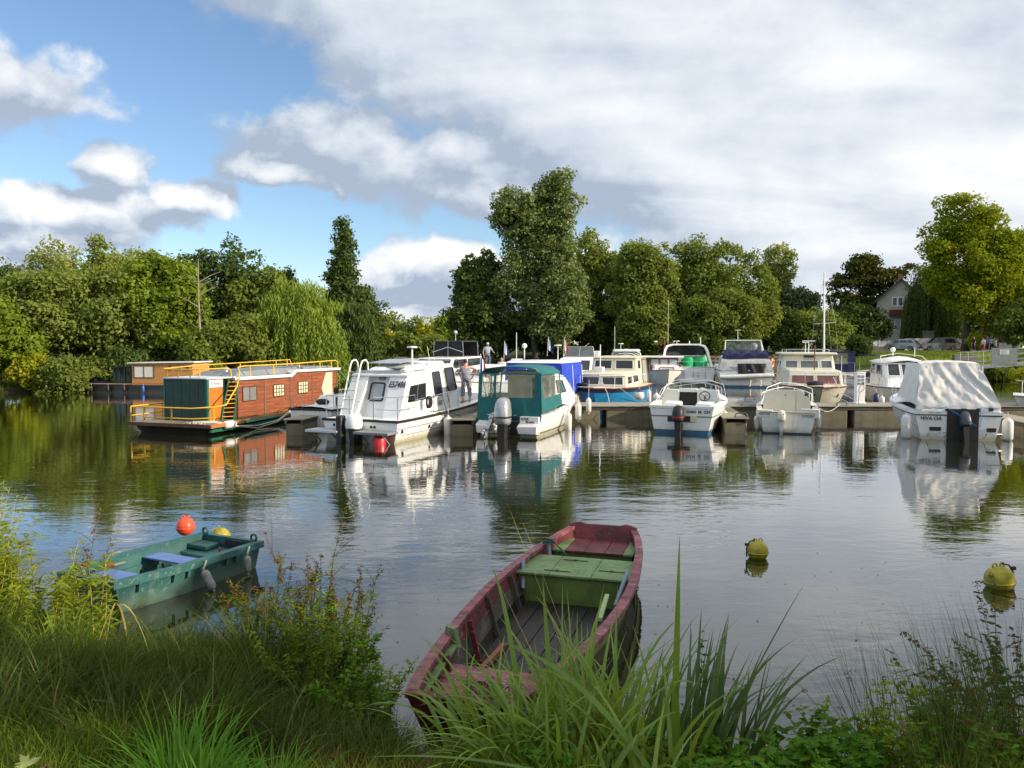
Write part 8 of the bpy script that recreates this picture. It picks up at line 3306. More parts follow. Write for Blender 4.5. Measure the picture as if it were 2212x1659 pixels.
mb.slab([(.28, 2.0, .30), (.46, 2.0, .30), (.44, 2.02, .44), (.32, 2.02, .44)], (0, .03, 0))
mb.build('bow_plate', GREYP, t)
OLDF = mat('mottled_grey_fender', (0.30, 0.31, 0.29), .8, var=.35, vs=14, bump=.4, bs=30)
for (s, L_, rr_, ln, lb) in ((1.08, .27, .055, -.45, 'mottled grey fender hanging slanted on the side of the green dinghy'), (.34, .22, .045, -.05, 'smaller mottled fender near the far corner of the green dinghy')):
    p_ = loc_of(t, (-.64, s, .26))
    fender(p_, L_, rr_, lb, m=OLDF, cap=OLDF, rope=.12, lean=ln)


# ---- buoys
def buoy(p, r, zc, m, label, tilt=0.0, rz=0.0, shackle=True):
    t_ = thing('mooring_buoy', label, 'buoy', p, rz)
    M = Matrix.Translation((0, 0, zc)) @ Matrix.Rotation(tilt, 4, 'Y')
    mb_ = MB(M)
    prof = [(r * .02, -r)] + [(r * cos(R(a)), r * sin(R(a))) for a in range(-75, 80, 15)] + [(r * .2, r * .985), (.02, r)]
    mb_.lathe(prof, n=24)
    mb_.build('body', m, t_, smooth=60)
    mb_ = MB(M)
    mb_.lathe([(r * 1.0, -.012), (r * 1.035, -.006), (r * 1.035, .006), (r * 1.0, .012)], (0, 0, -r * .12), 24)
    mb_.build('seam', m, t_, smooth=60)
    for s in (-1, 1):
        mb_ = MB(M)
        mb_.tube([(s * r * .27 + r * .16 * cos(a), 0, r * 1.06 + r * .16 * sin(a)) for a in [2 * pi * k / 10 for k in range(11)]], r * .06, 6, cap=False)
        mb_.build('lug', m, t_, smooth=60)
    if shackle:
        mb_ = MB(M)
        mb_.tube([(-r * .27, 0, r * 1.1), (-r * .8, -.02, r * .95), (-r * 1.12, -.03, r * .35), (-r * 1.1, -.03, -r * .5)], .011, 5)
        mb_.box(-r * 1.25, -r * .95, -.04, .0, r * .55, r * .78)
        mb_.build('chain', bpy.data.materials['rusty_iron'], t_, smooth=60)
    return t_


YB = mat('dirty_yellow_buoy', (0.42, 0.35, 0.018), 0.5, var=.3, vs=8, bump=.12, grime=.3, grimecol=(.10, .10, .02), chips=(.66, (.2, .17, .04)))
OB = mat('orange_red_buoy', (0.72, 0.085, 0.03), 0.35, var=.10, vs=8)
b_ = on_z(401, 1158)
buoy((b_.x, b_.y, 0), .148, .16, OB, 'orange red round buoy behind the green dinghy', .05, shackle=False)
b_ = on_z(477, 1163)
buoy((b_.x, b_.y, 0), .15, .02, YB, 'low yellow buoy just behind the far corner of the green dinghy', -.5, shackle=False)
b_ = on_z(1641, 1209)
buoy((b_.x, b_.y + .1, 0), .152, .10, YB, 'yellow buoy afloat in the middle of the open water right of the crimson boat', .0)
b_ = on_z(2172, 1275)
buoy((b_.x, b_.y + .12, 0), .178, .10, YB, 'yellow buoy partly hidden by leaves at the right edge', .12, R(180))

# ================================================================== bank plants
def plant_mat(name, a, b, trans=.35, gloss=.15, c3=None):
    return leaf_mat(name, a, b, trans, gloss, c3)


PM = {
    'grass': plant_mat('grass_blades', (0.081, 0.137, 0.014), (0.203, 0.286, 0.030)),
    'dgrass': plant_mat('dark_sedge_blades', (0.034, 0.058, 0.010), (0.105, 0.145, 0.024), c3=(.24, .19, .08)),
    'tuft': plant_mat('bright_tuft_blades', (0.074, 0.195, 0.017), (0.162, 0.351, 0.038)),
    'iris': plant_mat('iris_leaves', (0.105, 0.20, 0.028), (0.27, 0.37, 0.055), .3, .5),
    'irisb': plant_mat('bluish_iris_leaves', (0.068, 0.137, 0.047), (0.135, 0.215, 0.064), .3, .5),
    'golden': plant_mat('golden_weed_leaves', (0.17, 0.25, 0.018), (0.36, 0.42, 0.04), .45),
    'weed': plant_mat('weed_leaves', (0.081, 0.137, 0.012), (0.216, 0.273, 0.021), .4),
    'nettle': plant_mat('broad_weed_leaves', (0.061, 0.156, 0.012), (0.135, 0.286, 0.022), .4),
    'dark': plant_mat('dark_shrub_leaves', (0.030, 0.072, 0.015), (0.068, 0.124, 0.025), .2),
    'lime': plant_mat('lime_weed_leaves', (0.162, 0.260, 0.013), (0.297, 0.416, 0.025), .45),
    'dry': plant_mat('dry_grass', (0.270, 0.182, 0.051), (0.486, 0.351, 0.102), .3),
    'stem': plant_mat('weed_stems', (0.162, 0.156, 0.025), (0.324, 0.260, 0.051), .1),
    'rstem': plant_mat('reddish_stems', (0.095, 0.046, 0.021), (0.176, 0.078, 0.030), .1),
    'rush': plant_mat('rush_stems', (0.061, 0.091, 0.021), (0.149, 0.169, 0.038), .1),
    'seed': plant_mat('brown_seed_heads', (0.121, 0.052, 0.019), (0.216, 0.091, 0.030), .1),
    'straw': plant_mat('straw_stems', (0.459, 0.351, 0.102), (0.743, 0.572, 0.187), .2),
}


def blades_co(base, L, az, lean, curl, w, K=5, twist=None, power=1.6, fold=0.0):
    n_ = len(base)
    d = np.stack([np.cos(az), np.sin(az), np.zeros(n_)], 1)
    tw = az + pi / 2 if twist is None else az + pi / 2 + twist
    side = np.stack([np.cos(tw), np.sin(tw), np.zeros(n_)], 1)
    p = base.copy()
    rows = [p.copy()]
    for i in range(K):
        f = (i + .5) / K
        a = lean + curl * f ** power
        p = p + (L / K)[:, None] * (np.sin(a)[:, None] * d + np.cos(a)[:, None] * np.array([0, 0, 1.0]))
        rows.append(p.copy())
    co = []
    for i in range(K):
        f0, f1 = i / K, (i + 1) / K
        w0 = w * (1 - f0 ** 2.2) * (.55 + .45 * min(1, f0 * 4))
        w1 = w * (1 - f1 ** 2.2) * (.55 + .45 * min(1, f1 * 4)) + .0004
        q = np.stack([rows[i] - side * w0[:, None] / 2, rows[i] + side * w0[:, None] / 2, rows[i + 1] + side * w1[:, None] / 2, rows[i + 1] - side * w1[:, None] / 2], 1)
        co.append(q)
    co = np.stack(co, 1)          # n, K, 4, 3
    return co.reshape(-1, 3), rows


def grass_patch(name, label, n_, region, L, w, kind, seed, lean=.5, curl=1.2, K=4, zoff=-.02, cat='grass', stuff=True, azc=None, azs=3.2):
    r = np.random.RandomState(seed)
    pts = []
    x0, x1, y0, y1 = region[:4]
    test = region[4] if len(region) > 4 else None
    m = 0
    while m < n_:
        x = r.uniform(x0, x1, n_)
        y = r.uniform(y0, y1, n_)
        ok = poly_sd(x, y, WATER) > .02
        if test is not None:
            ok &= test(x, y)
        pts.append(np.stack([x[ok], y[ok]], 1))
        m += ok.sum()
    P_ = np.concatenate(pts)[:n_]
    z = height(P_[:, 0], P_[:, 1]) + zoff
    base = np.column_stack([P_, z])
    az = r.uniform(-pi, pi, n_) if azc is None else r.normal(azc, azs, n_)
    co, _ = blades_co(base, r.uniform(L[0], L[1], n_), az, np.abs(r.normal(0, lean, n_)), r.uniform(.1, curl, n_), r.uniform(w * .6, w * 1.3, n_), K, r.normal(0, .6, n_))
    tint = np.repeat(r.rand(n_), K)
    o_ = np_mesh(name, co, 4, PM[kind], None, tint, kind='stuff' if stuff else None)
    if label:
        o_['label'] = label
    return o_


# lawn and rough grass
grass_patch('lawn_grass', None, 42000, (-4.6, .2, 2.2, 5.0, lambda x, y: height(x, y) > .8), (.04, .12), .006, 'grass', 1)
grass_patch('rough_grass', None, 15000, (-8, 0.2, 4.6, 9.2), (.08, .28), .007, 'dgrass', 2, lean=.45, curl=1.5)
grass_patch('rough_grass', None, 9000, (-3.0, -.7, 4.6, 7.0), (.15, .45), .008, 'dgrass', 3, lean=.5, curl=1.6)
grass_patch('rough_grass', None, 9000, (-1.0, 6.0, 3.6, 6.5), (.10, .35), .008, 'grass', 4, lean=.5, curl=1.5)
grass_patch('rough_grass', None, 5000, (-14, -4.5, 6.5, 9.6), (.15, .55), .01, 'grass', 5, lean=.4, curl=1.4)
grass_patch('rough_grass', None, 5000, (3.5, 9, 4, 9), (.2, .6), .01, 'grass', 6, lean=.4, curl=1.4)
grass_patch('rough_grass', None, 7000, (-2.4, .2, 2.9, 4.6), (.06, .2), .007, 'grass', 12, lean=.5, curl=1.4)
grass_patch('dry_grass', None, 1500, (-1.35, -.35, 3.7, 4.9), (.10, .30), .006, 'dry', 7, lean=.8, curl=1.5)
far_g = grass_patch('bank_grass', None, 14000, (20, 50, 80, 92), (.15, .4), .03, 'grass', 8, K=3)
far_g2 = grass_patch('bank_grass', None, 9000, (38, 50, 55, 80), (.2, .7), .04, 'lime', 9, K=3)
far_g3 = grass_patch('bank_grass', None, 9000, (-48, -16, 47, 66), (.2, .7), .04, 'grass', 10, K=3)


def tussock(label, x, y, n_, L, w, kind, seed, r0=.10, lean=.5, curl=1.5, azc=None, azs=1.0, name='grass_tuft', cat='grass tuft'):
    r = np.random.RandomState(seed)
    z = hz(x, y)
    t_ = thing(name, label, cat, (x, y, z))
    a = r.uniform(-pi, pi, n_)
    rr_ = r0 * np.sqrt(r.rand(n_))
    base = np.stack([rr_ * np.cos(a), rr_ * np.sin(a), np.full(n_, -.03)], 1)
    az = a + r.normal(0, .6, n_) if azc is None else r.normal(azc, azs, n_)
    co, _ = blades_co(base, r.uniform(L[0], L[1], n_), az, np.abs(r.normal(lean, lean * .5, n_)), r.uniform(.3, curl, n_), r.uniform(w * .7, w * 1.2, n_), 6, r.normal(0, .4, n_))
    np_mesh('blades', co, 4, PM[kind], t_, np.repeat(r.rand(n_), 6), kind='stuff')
    return t_


tussock('bright green grass tuft on the lawn, the biggest and leftmost', -1.60, 3.62, 260, (.30, .56), .012, 'tuft', 21, .16, .55, 1.5)
tussock('bright green grass tuft right of the biggest one', -1.15, 3.60, 220, (.28, .50), .011, 'tuft', 22, .14, .6, 1.6)
tussock('small bright green tuft at the bottom edge of the photo', -.80, 3.35, 190, (.22, .42), .010, 'tuft', 23, .12, .6, 1.6)
tussock('bright green tuft at the bottom edge, below the biggest one', -1.35, 3.28, 190, (.22, .42), .010, 'tuft', 24, .12, .6, 1.6)
tussock('dark sedge clump behind the bright tufts', -1.95, 4.65, 320, (.35, .7), .009, 'dgrass', 25, .22, .45, 1.7, name='sedge_clump', cat='sedge')
tussock('dark sedge clump leaning to the water below the green dinghy', -2.5, 5.7, 260, (.3, .65), .009, 'dgrass', 26, .25, .45, 1.6, name='sedge_clump', cat='sedge')
tussock('tall sedge clump left of the flowering weeds', -1.95, 5.8, 340, (.45, .9), .009, 'dgrass', 27, .25, .35, 1.3, name='sedge_clump', cat='sedge')
tussock('lighter sedge clump between dinghy and lawn', -3.2, 5.3, 220, (.25, .55), .008, 'grass', 28, .24, .4, 1.5, name='sedge_clump', cat='sedge')
tussock('sedge clump under the golden weeds at the left edge', -3.9, 5.6, 220, (.25, .55), .008, 'dgrass', 29, .26, .4, 1.5, name='sedge_clump', cat='sedge')
for k, (x, y, lb) in enumerate(((-2.75, 4.55, 'low dark sedge on the slope behind the lawn, middle'), (-3.35, 4.75, 'low dark sedge on the slope behind the lawn, left'), (-2.2, 4.15, 'low dark sedge just behind the bright tufts'), (-2.85, 4.05, 'low dark sedge meeting the lawn at the left'), (-3.9, 4.9, 'low dark sedge under the golden weeds at the frame edge'), (-1.5, 4.35, 'dark sedge right of the bright tufts'), (-.95, 4.6, 'dark sedge at the bank corner below the nettles'))):
    tussock(lb, x, y, 330, (.22, .52), .009, 'dgrass', 150 + k, .34, .6, 1.6, name='sedge_clump', cat='sedge')
tussock('sedge clump at the foot of the flowering weeds', -1.35, 5.3, 300, (.35, .75), .008, 'dgrass', 30, .2, .45, 1.5, name='sedge_clump', cat='sedge')


def leaf_hex(p, a, nrm, L, W):
    """six-cornered leaves: p base, a axis, nrm normal (arrays)"""
    b = np.cross(nrm, a)
    b /= np.linalg.norm(b, axis=1)[:, None] + 1e-9
    L_, W_ = L[:, None], W[:, None]
    co = np.empty((len(p), 6, 3))
    dn = -nrm * L_ * .06
    co[:, 0] = p
    co[:, 1] = p + a * L_ * .28 + b * W_ * .46 + dn * .2
    co[:, 2] = p + a * L_ * .62 + b * W_ * .36 + dn
    co[:, 3] = p + a * L_ + dn * 3
    co[:, 4] = p + a * L_ * .62 - b * W_ * .36 + dn
    co[:, 5] = p + a * L_ * .28 - b * W_ * .46 + dn * .2
    return co.reshape(-1, 3)


def weed(label, x, y, stems, H, leaf, kind, seed, spread=.2, lean=.18, stemk='stem', pairs=22, droop=.25, flower=None, name='weed', cat='weed', branch=0, z=None, azc=None, taper=.55, sr=.005, low=.08):
    """clump of leafy stems; leaf = (length, width)"""
    r = np.random.RandomState(seed)
    z = hz(x, y) if z is None else z
    t_ = thing(name, label, cat, (x, y, z))
    sm = MB()
    Pp, Aa, Nn, LL, WW, TT = [], [], [], [], [], []
    Fp = []
    def do_stem(b, h, az, ln, np_, scale, r_s):
        K = 7
        p = np.array(b, float)
        pts = [p.copy()]
        for i in range(K):
            a = ln * (1 + 1.2 * i / K) + r.normal(0, .05)
            p = p + h / K * np.array([sin(a) * cos(az), sin(a) * sin(az), cos(a)])
            pts.append(p.copy())
        sm.tube([Vector(q) for q in pts], [r_s * (1 - .8 * i / K) for i in range(K + 1)], 4, cap=False)
        tt_ = r.rand()
        for j in range(np_):
            f = low + (1 - low) * (j + .5) / np_
            i = min(int(f * K), K - 1)
            q = pts[i] + (pts[i + 1] - pts[i]) * (f * K - i)
            a0 = j * 1.57 + r.uniform(-.4, .4)
            for s in (0, pi):
                a = a0 + s
                el = r.normal(.25 - droop, .3)
                ax_ = np.array([cos(a) * cos(el), sin(a) * cos(el), sin(el)])
                n0 = np.array([0, 0, 1.0]) + r.normal(0, .3, 3)
                n0 = n0 - ax_ * n0.dot(ax_)
                Pp.append(q)
                Aa.append(ax_)
                Nn.append(n0 / (np.linalg.norm(n0) + 1e-9))
                sc = (1 - taper * f) * r.uniform(.75, 1.2) * scale
                LL.append(leaf[0] * sc)
                WW.append(leaf[1] * sc)
                TT.append(np.clip(tt_ * .5 + r.rand() * .5, 0, 1))
        return pts
    for k in range(stems):
        a = r.uniform(-pi, pi)
        b = (spread * r.rand() * cos(a), spread * r.rand() * sin(a), -.03)
        az = a if azc is None else r.normal(azc, .6)
        h = H * r.uniform(.62, 1.05)
        pts = do_stem(b, h, az, abs(r.normal(lean, lean * .6)), pairs, 1.0, sr)
        for q in range(branch):
            i = r.randint(3, 7)
            do_stem(pts[i], h * r.uniform(.15, .32), r.uniform(-pi, pi), r.uniform(.5, 1.0), max(4, pairs // 4), .7, sr * .5)
        if flower:
            for j in range(14):
                q = pts[-1] + (pts[-2] - pts[-1]) * j / 14 * 1.6 + r.normal(0, .010, 3)
                Fp.append(q)
    sm.build('stems', PM[stemk], t_, kind='stuff')
    Pp, Aa, Nn, LL, WW, TT = map(np.array, (Pp, Aa, Nn, LL, WW, TT))
    np_mesh('leaves', leaf_hex(Pp, Aa, Nn, LL, WW), 6, PM[kind], t_, TT, kind='stuff')
    if flower:
        Fp = np.array(Fp)
        m = len(Fp)
        co, ti = leaf_cloud(Fp, np.full((m, 3), .012), m * 5, .016, seed=seed)
        np_mesh('flower_spikes', co, 4, PM[flower], t_, ti, kind='stuff')
    return t_


# golden sunlit weeds on the left
gl = [(-5.05, 6.6, 8, 1.05, 'tall golden weed cut by the left edge'), (-4.55, 6.3, 9, 1.12, 'tall golden weed, second from the left edge'),
      (-4.35, 6.5, 8, .78, 'golden leafy weed left of the dark twiggy one'), (-3.95, 6.1, 5, .55, 'golden weed in front of the near end of the green dinghy'),
      (-4.35, 5.7, 8, .80, 'low golden weed in front of the tall ones'), (-3.52, 6.3, 1, .95, 'single golden stalk with a seed plume before the dinghy'),
      (-5.35, 7.6, 8, 1.0, 'green golden weed behind, at the far left waterline')]
for i, (x, y, st, H_, lb) in enumerate(gl):
    weed(lb, x, y, st + 6, H_ * (1.3 if x < -4.4 else 1.08), (.165, .042), 'golden', 40 + i, .26, .12, 'straw', 26, .15, None, branch=2, low=.2, sr=.006)
weed('dark twiggy weed with purple stems beside the golden weeds', -4.05, 7.0, 4, 1.35, (.07, .022), 'weed', 50, .15, .12, 'rstem', 14, .2, 'seed', branch=5, low=.2)
weed('low green weed under the dark twiggy one', -3.75, 7.1, 8, .55, (.07, .03), 'weed', 51, .25, .3, 'stem', 12)
weed('green weed at the left edge behind the golden stalks', -5.6, 7.2, 9, .85, (.09, .025), 'weed', 52, .3, .2, 'stem', 18)

# flowering weeds in the middle
md = [(-1.78, 6.55, 15, 1.12, 'weed', 'tall flowering weed with brown spikes over the water, middle of the bank'),
      (-1.45, 6.25, 16, 1.10, 'lime', 'tallest leafy weed of the middle clump, at its right side'),
      (-2.15, 6.5, 12, .92, 'weed', 'flowering weed at the left side of the middle clump'),
      (-1.25, 5.85, 14, .72, 'nettle', 'broad-leaved weed low on the right of the middle clump'),
      (-1.62, 5.85, 18, .85, 'weed', 'dense leafy weed at the heart of the middle clump'),
      (-1.15, 6.25, 12, .75, 'lime', 'yellow green weed leaning out over the water from the middle clump'),
      (-2.45, 6.75, 8, .70, 'weed', 'thin weed near the dinghy fender, left of the middle clump'),
      (-1.2, 5.35, 14, .50, 'nettle', 'low nettle like weed at the corner of the bank')]
for i, (x, y, st, H_, kd, lb) in enumerate(md):
    weed(lb, x, y, st, H_, (.078, .032) if kd != 'nettle' else (.10, .06), kd, 60 + i, .24, .16, 'rstem' if i < 4 else 'stem', 30 if kd != 'nettle' else 14, .2, 'seed' if i in (0, 1, 2) else None, branch=4, low=.12)

weed('tallest thin flowering stalks rising over the middle clump', -1.72, 6.6, 4, 1.5, (.06, .02), 'weed', 75, .12, .07, 'rstem', 22, .1, 'seed', branch=4, low=.3)
# right side weeds
rt = [(1.55, 4.75, 20, .42, 'nettle', (.12, .078), 'broad-leaved weed right of the iris leaves'),
      (1.95, 4.70, 20, .48, 'nettle', (.12, .078), 'broad-leaved weed in the middle of the right bank'),
      (1.35, 4.35, 20, .38, 'nettle', (.13, .085), 'broad-leaved weed at the bottom edge right of the iris'),
      (1.75, 4.25, 20, .38, 'nettle', (.13, .085), 'lush broad-leaved weed at the bottom edge of the photo'),
      (2.15, 4.35, 10, .40, 'nettle', (.11, .07), 'broad-leaved weed at the foot of the rushes'),
      (2.25, 4.95, 10, .50, 'weed', (.09, .055), 'leafy weed before the rushes'),
      (2.62, 5.05, 7, .85, 'lime', (.12, .06), 'lime green upright weed among the rushes'),
      (2.85, 4.75, 8, .70, 'weed', (.07, .035), 'weed with small leaves in the right corner'),
      (2.45, 5.0, 9, .80, 'lime', (.11, .06), 'second lime green weed, right of the first'),
      (3.0, 5.1, 12, .72, 'weed', (.11, .06), 'bushy weed rising at the right edge under the buoy'),
      (2.75, 4.55, 14, .55, 'nettle', (.10, .06), 'bushy weed in front of the rushes'),
      (3.15, 5.0, 10, .85, 'dark', (.10, .06), 'dark weed at the right edge'),
      (2.55, 4.35, 9, .45, 'weed', (.06, .03), 'low weed under the rushes in the right corner'),
      (.95, 4.55, 8, .40, 'nettle', (.12, .078), 'broad leaves among the feet of the iris'),
      (.35, 4.9, 7, .42, 'nettle', (.13, .085), 'broad leaves between iris and crimson boat')]
for i, (x, y, st, H_, kd, lf, lb) in enumerate(rt):
    weed(lb, x, y, st, H_, lf, kd, 80 + i, .24, .3, 'stem', 9 if lf[1] > .04 else 14, .2, None, branch=2, low=.15)
weed('slender dark-leaved sapling beside the stern of the crimson boat', 1.30, 5.15, 1, 1.45, (.055, .030), 'dark', 97, .03, .06, 'rstem', 17, -.1, None, branch=3, low=.3, azc=0, taper=.2)
weed('dark leafy branch hanging in from the right edge', 3.62, 5.5, 9, 1.35, (.10, .065), 'dark', 98, .25, .25, 'rstem', 14, .2, 'seed', branch=3, low=.4, azc=pi)

# rushes with seed heads
def rushes(label, x, y, n_, H, seed, lean=.25, azc=None, heads=.4):
    r = np.random.RandomState(seed)
    t_ = thing('rush_clump', label, 'rushes', (x, y, hz(x, y)))
    a = r.uniform(-pi, pi, n_)
    rr_ = .2 * np.sqrt(r.rand(n_))
    base = np.stack([rr_ * np.cos(a), rr_ * np.sin(a), np.full(n_, -.03)], 1)
    az = a + r.normal(0, .5, n_) if azc is None else r.normal(azc, .9, n_)
    L = r.uniform(H * .5, H, n_)
    co, rows = blades_co(base, L, az, np.abs(r.normal(lean, lean * .5, n_)), r.uniform(.0, .35, n_), np.full(n_, .0042), 5, r.uniform(0, 3, n_))
    np_mesh('stalks', co, 4, PM['rush'], t_, np.repeat(r.rand(n_), 5), kind='stuff')
    k = r.rand(n_) < heads
    c_ = (rows[3][k] * .7 + rows[4][k] * .3)
    if len(c_):
        co, ti = leaf_cloud(c_, np.full((len(c_), 3), .010), len(c_) * 16, .012, seed=seed)
        np_mesh('seed_heads', co, 4, PM['seed'], t_, ti, kind='stuff')
    return t_


rushes('rush clump with brown seed heads, leftmost on the right bank', 2.35, 4.75, 90, 1.15, 101, .35, pi * .8, .12)
rushes('dense rush clump in the right corner', 2.75, 4.6, 220, 1.15, 102, .25, pi * .7, .08)
rushes('rush clump at the right edge of the photo', 3.15, 4.75, 200, 1.2, 103, .22, pi * .6, .08)
rushes('rush clump at the very bottom right corner', 2.45, 4.15, 180, .75, 104, .35, None, .03)

# iris clump: every long leaf on its own
def iris(label, x, y, specs, kind, seed, name='iris_clump'):
    r = np.random.RandomState(seed)
    t_ = thing(name, label, 'iris', (x, y, hz(x, y)))
    for (n_, L, w, lean, curl, azc, azs, sp) in specs:
        for i in range(n_):
            a = r.uniform(-pi, pi)
            b = np.array([[sp * r.rand() * cos(a), sp * .6 * r.rand() * sin(a), -.05]])
            az = np.array([r.normal(azc, azs)])
            K = 10
            co, rows = blades_co(b, np.array([r.uniform(L[0], L[1])]), az, np.array([abs(r.normal(lean, lean * .4))]), np.array([r.uniform(curl[0], curl[1])]), np.array([w * r.uniform(.75, 1.2)]), K,
                                 np.array([r.normal(0, .8)]), power=2.2)
            tint = np.full(K, r.rand() * .92)
            o_ = np_mesh('leaf', co, 4, PM[kind], t_, tint)
    return t_


iris('main clump of tall iris leaves before the crimson boat', .55, 4.75,
     [(60, (.8, 1.3), .040, .28, (.1, 1.3), pi * .5, 1.6, .55), (30, (.85, 1.35), .040, .35, (.8, 2.2), pi, .7, .5)], 'iris', 111)
iris('iris leaves standing upright right of the crimson boat', 1.25, 5.0,
     [(56, (.75, 1.2), .042, .22, (.0, .6), .35, .8, .5), (14, (.9, 1.3), .038, .4, (.4, 1.4), .2, .5, .4)], 'irisb', 112)
iris('arching iris leaves falling left at the bottom of the photo', .15, 4.35,
     [(42, (.6, 1.0), .034, .55, (.9, 2.0), pi * .95, .7, .4), (22, (.5, .9), .03, .4, (.4, 1.5), pi * .4, 1.2, .4)], 'iris', 113)
iris('iris leaves over the bow of the crimson boat', -.15, 4.75,
     [(52, (.7, 1.1), .034, .4, (.5, 1.8), pi * .85, .9, .35)], 'iris', 114)
iris('iris leaves rising over the right gunwale of the crimson boat', .72, 5.05,
     [(56, (.7, 1.15), .038, .3, (.1, 1.5), pi * .6, 1.3, .45)], 'iris', 116)
iris('iris leaves hiding the near right corner of the crimson boat', .3, 4.95,
     [(46, (.65, 1.1), .034, .3, (.2, 1.6), pi * .6, 1.4, .4)], 'iris', 117)
iris('iris leaves at the bottom edge in the middle', .75, 4.2,
     [(44, (.45, .85), .034, .5, (.6, 1.8), pi * .6, 1.4, .5)], 'iris', 115)


def long_leaf(label, base, tip_uvy, w, kind, bow=.25):
    """one conspicuous leaf from base to the place seen at (u, v) at distance y"""
    b = Vector(base)
    e = at_y(*tip_uvy)
    t_ = thing('iris_leaf', label, 'leaf', b)
    K = 12
    mid = b.lerp(e, .5) + Vector((0, 0, bow))
    pts_ = [(b * (1 - f) ** 2 + mid * 2 * f * (1 - f) + e * f * f) - b for f in [k / K for k in range(K + 1)]]
    side = Vector((e.y - b.y, -(e.x - b.x), 0))
    side = (Vector((1, .2, 0)) if abs(e.x - b.x) < .35 else Vector((.35, .9, .25))).normalized()
    mb_ = MB()
    P_ = []
    for k, q in enumerate(pts_):
        f = k / K
        ww = w * (1 - f ** 2.6) * .5 + .0006
        P_.append([q - side * ww, q + Vector((0, 0, -.15 * ww)), q + side * ww])
    mb_.grid(P_)
    return mb_.build('blade', PM[kind], t_, smooth=True)


long_leaf('tallest upright iris leaf, standing against the water right of the boat', (1.02, 4.72, .35), (1468, 1157, 4.85), .05, 'iris', .05)
long_leaf('long dark iris leaf reaching far right over the water', (1.22, 4.75, .35), (1740, 1257, 5.4), .06, 'irisb', .10)
long_leaf('upright iris leaf in front of the green middle seat', (.28, 4.7, .42), (1172, 1248, 5.0), .045, 'iris', .02)
long_leaf('iris leaf with a bent top left of the green middle seat', (.10, 4.75, .42), (1063, 1225, 5.2), .036, 'iris', .42)
long_leaf('upright iris leaf over the wet floor of the crimson boat', (.30, 4.5, .5), (1215, 1262, 5.1), .02, 'iris', .1)
long_leaf('pale iris leaf arching over to the right at the bottom', (.55, 4.3, .62), (1510, 1480, 4.6), .036, 'iris', .42)
long_leaf('broad pale iris leaf arching across the bottom', (.85, 4.15, .62), (1090, 1390, 4.5), .05, 'iris', .30)
long_leaf('pale leaf lying far left along the bottom edge', (.4, 4.0, .75), (790, 1636, 3.95), .022, 'iris', .12)
long_leaf('thin straw stalk crossing the crimson boat', (.45, 4.6, .5), (1068, 1240, 5.2), .006, 'straw', .03)
long_leaf('second thin straw stalk crossing the crimson boat', (.62, 4.6, .5), (1130, 1130, 5.3), .004, 'straw', .03)
long_leaf('third thin straw stalk over the left gunwale of the crimson boat', (.58, 4.62, .5), (1095, 1085, 5.3), .004, 'straw', .03)
long_leaf('bent pale reed over the water below the green dinghy', (-3.05, 5.5, .8), (322, 1408, 5.2), .012, 'straw', .75)
long_leaf('bent pale reed before the near end of the green dinghy', (-3.05, 6.0, .7), (225, 1440, 5.9), .014, 'straw', .85)
long_leaf('yellow reed slanting over the dark sedge', (-3.1, 5.6, .85), (470, 1170, 6.4), .010, 'golden', .1)

for k, (x, y, lb) in enumerate(((.7, 4.45, 'leafy weed hidden among the iris feet'), (.2, 4.3, 'leafy weed at the bottom edge left of the iris'), (1.15, 4.6, 'leafy weed between iris and right bank'), (2.0, 4.05, 'leafy weed at the very bottom, right of centre'), (3.0, 4.3, 'leafy weed filling the bottom right corner'))):
    weed(lb, x, y, 16, .36, (.10, .05), 'nettle' if k % 2 else 'weed', 140 + k, .32, .4, 'stem', 12, .2, None, branch=2, low=.1)
# fallen leaves on the lawn
FALL = mat('pale_maple_leaf', (0.30, 0.34, 0.12), .7, var=.25, vs=12)
DEAD = mat('dead_brown_leaf', (0.20, 0.095, 0.05), .85, var=.35, vs=12)


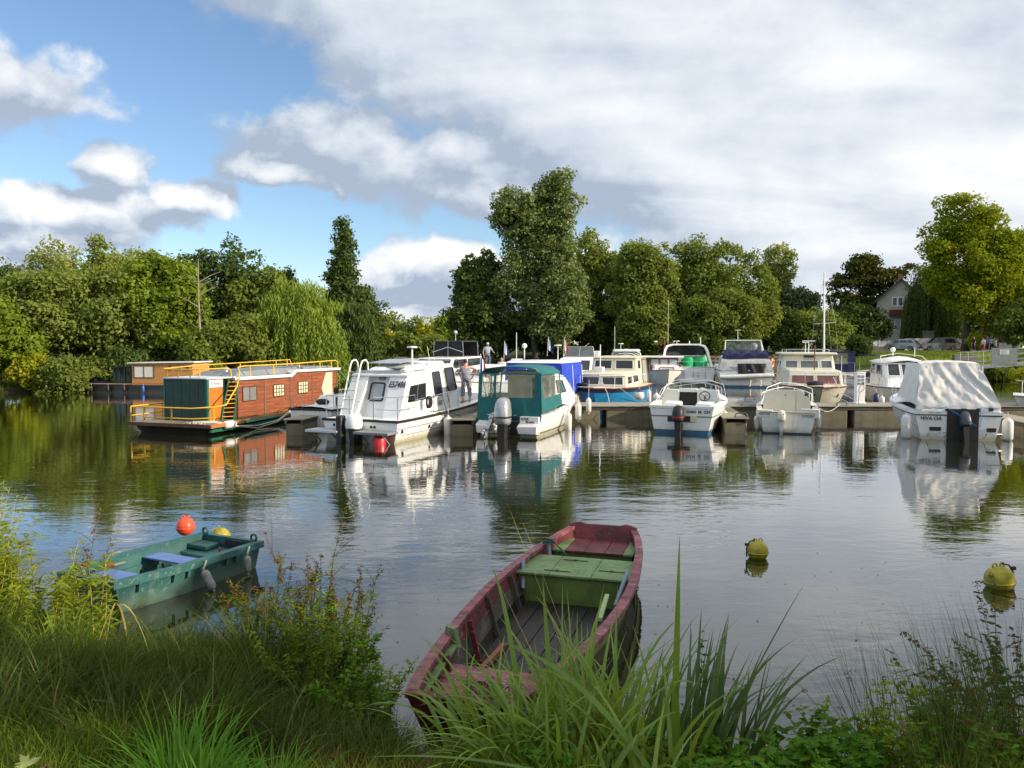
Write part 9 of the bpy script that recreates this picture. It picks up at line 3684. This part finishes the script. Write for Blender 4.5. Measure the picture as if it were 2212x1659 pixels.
def maple_leaf(label, x, y, s, m_, rz, tilt=.2):
    t_ = thing('fallen_leaf', label, 'leaf', (x, y, hz(x, y) + .085), rz, rot=(tilt, .1, rz))
    prof_ = []
    for k, (a, r_) in enumerate(((-90, .25), (-60, .35), (-35, .75), (-18, .45), (0, .95), (15, .5), (32, .8), (45, .45), (62, .7), (76, .5), (90, 1.1), (104, .5), (118, .7), (135, .45), (148, .8), (165, .5), (180, .95), (198, .45), (215, .75), (240, .35))):
        prof_.append((s * r_ * cos(R(a)), s * r_ * sin(R(a)), .012 * sin(k * 1.7)))
    mb_ = MB()
    c0 = mb_.v((0, 0, .01))
    id_ = [mb_.v(p__) for p__ in prof_]
    for k in range(len(id_)):
        mb_.F.append([c0, id_[k], id_[(k + 1) % len(id_)]])
    mb_.build('leaf_blade', m_, t_)
    return t_


a = at_y(575, 1640, 3.0)
maple_leaf('pale green fallen maple leaf at the bottom edge', -1.02, 3.52, .11, FALL, .5)
maple_leaf('second pale green fallen maple leaf, right of the first', -.78, 3.55, .095, FALL, 2.1)
maple_leaf('pale maple leaf lying in the dark grass at the left', -2.3, 3.55, .07, FALL, 1.1, .5)
for k, (x, y) in enumerate(((-2.08, 3.5), (-1.97, 3.42), (-2.2, 3.55), (-1.86, 3.52))):
    maple_leaf(['curled brown dead leaf on the lawn', 'curled brown dead leaf nearest the bottom edge', 'curled brown dead leaf farthest left', 'curled brown dead leaf nearest the grass tuft'][k], x, y, .045, DEAD, k * 1.3, .7)

# leaves and specks drifting by the bank
r = np.random.RandomState(77)
q = np.stack([r.uniform(-3, 6, 260), r.uniform(5.4, 12, 260)], 1)
q = q[poly_sd(q[:, 0], q[:, 1], WATER) < -.05]
q = q[r.rand(len(q)) < np.clip(1.3 - .14 * (q[:, 1] - 5), .1, 1)][:150]
m = len(q)
P3 = np.column_stack([q, np.full(m, .006)])
an = r.uniform(0, 6.28, m)
co = leaf_hex(P3, np.stack([np.cos(an), np.sin(an), np.zeros(m)], 1), np.tile([0, 0, 1.0], (m, 1)), r.uniform(.015, .05, m), r.uniform(.01, .03, m))
co[:, 2] = .006 + .002 * r.rand(len(co))
np_mesh('floating_leaves', co, 6, PM['dry'], None, r.rand(m), kind='stuff')
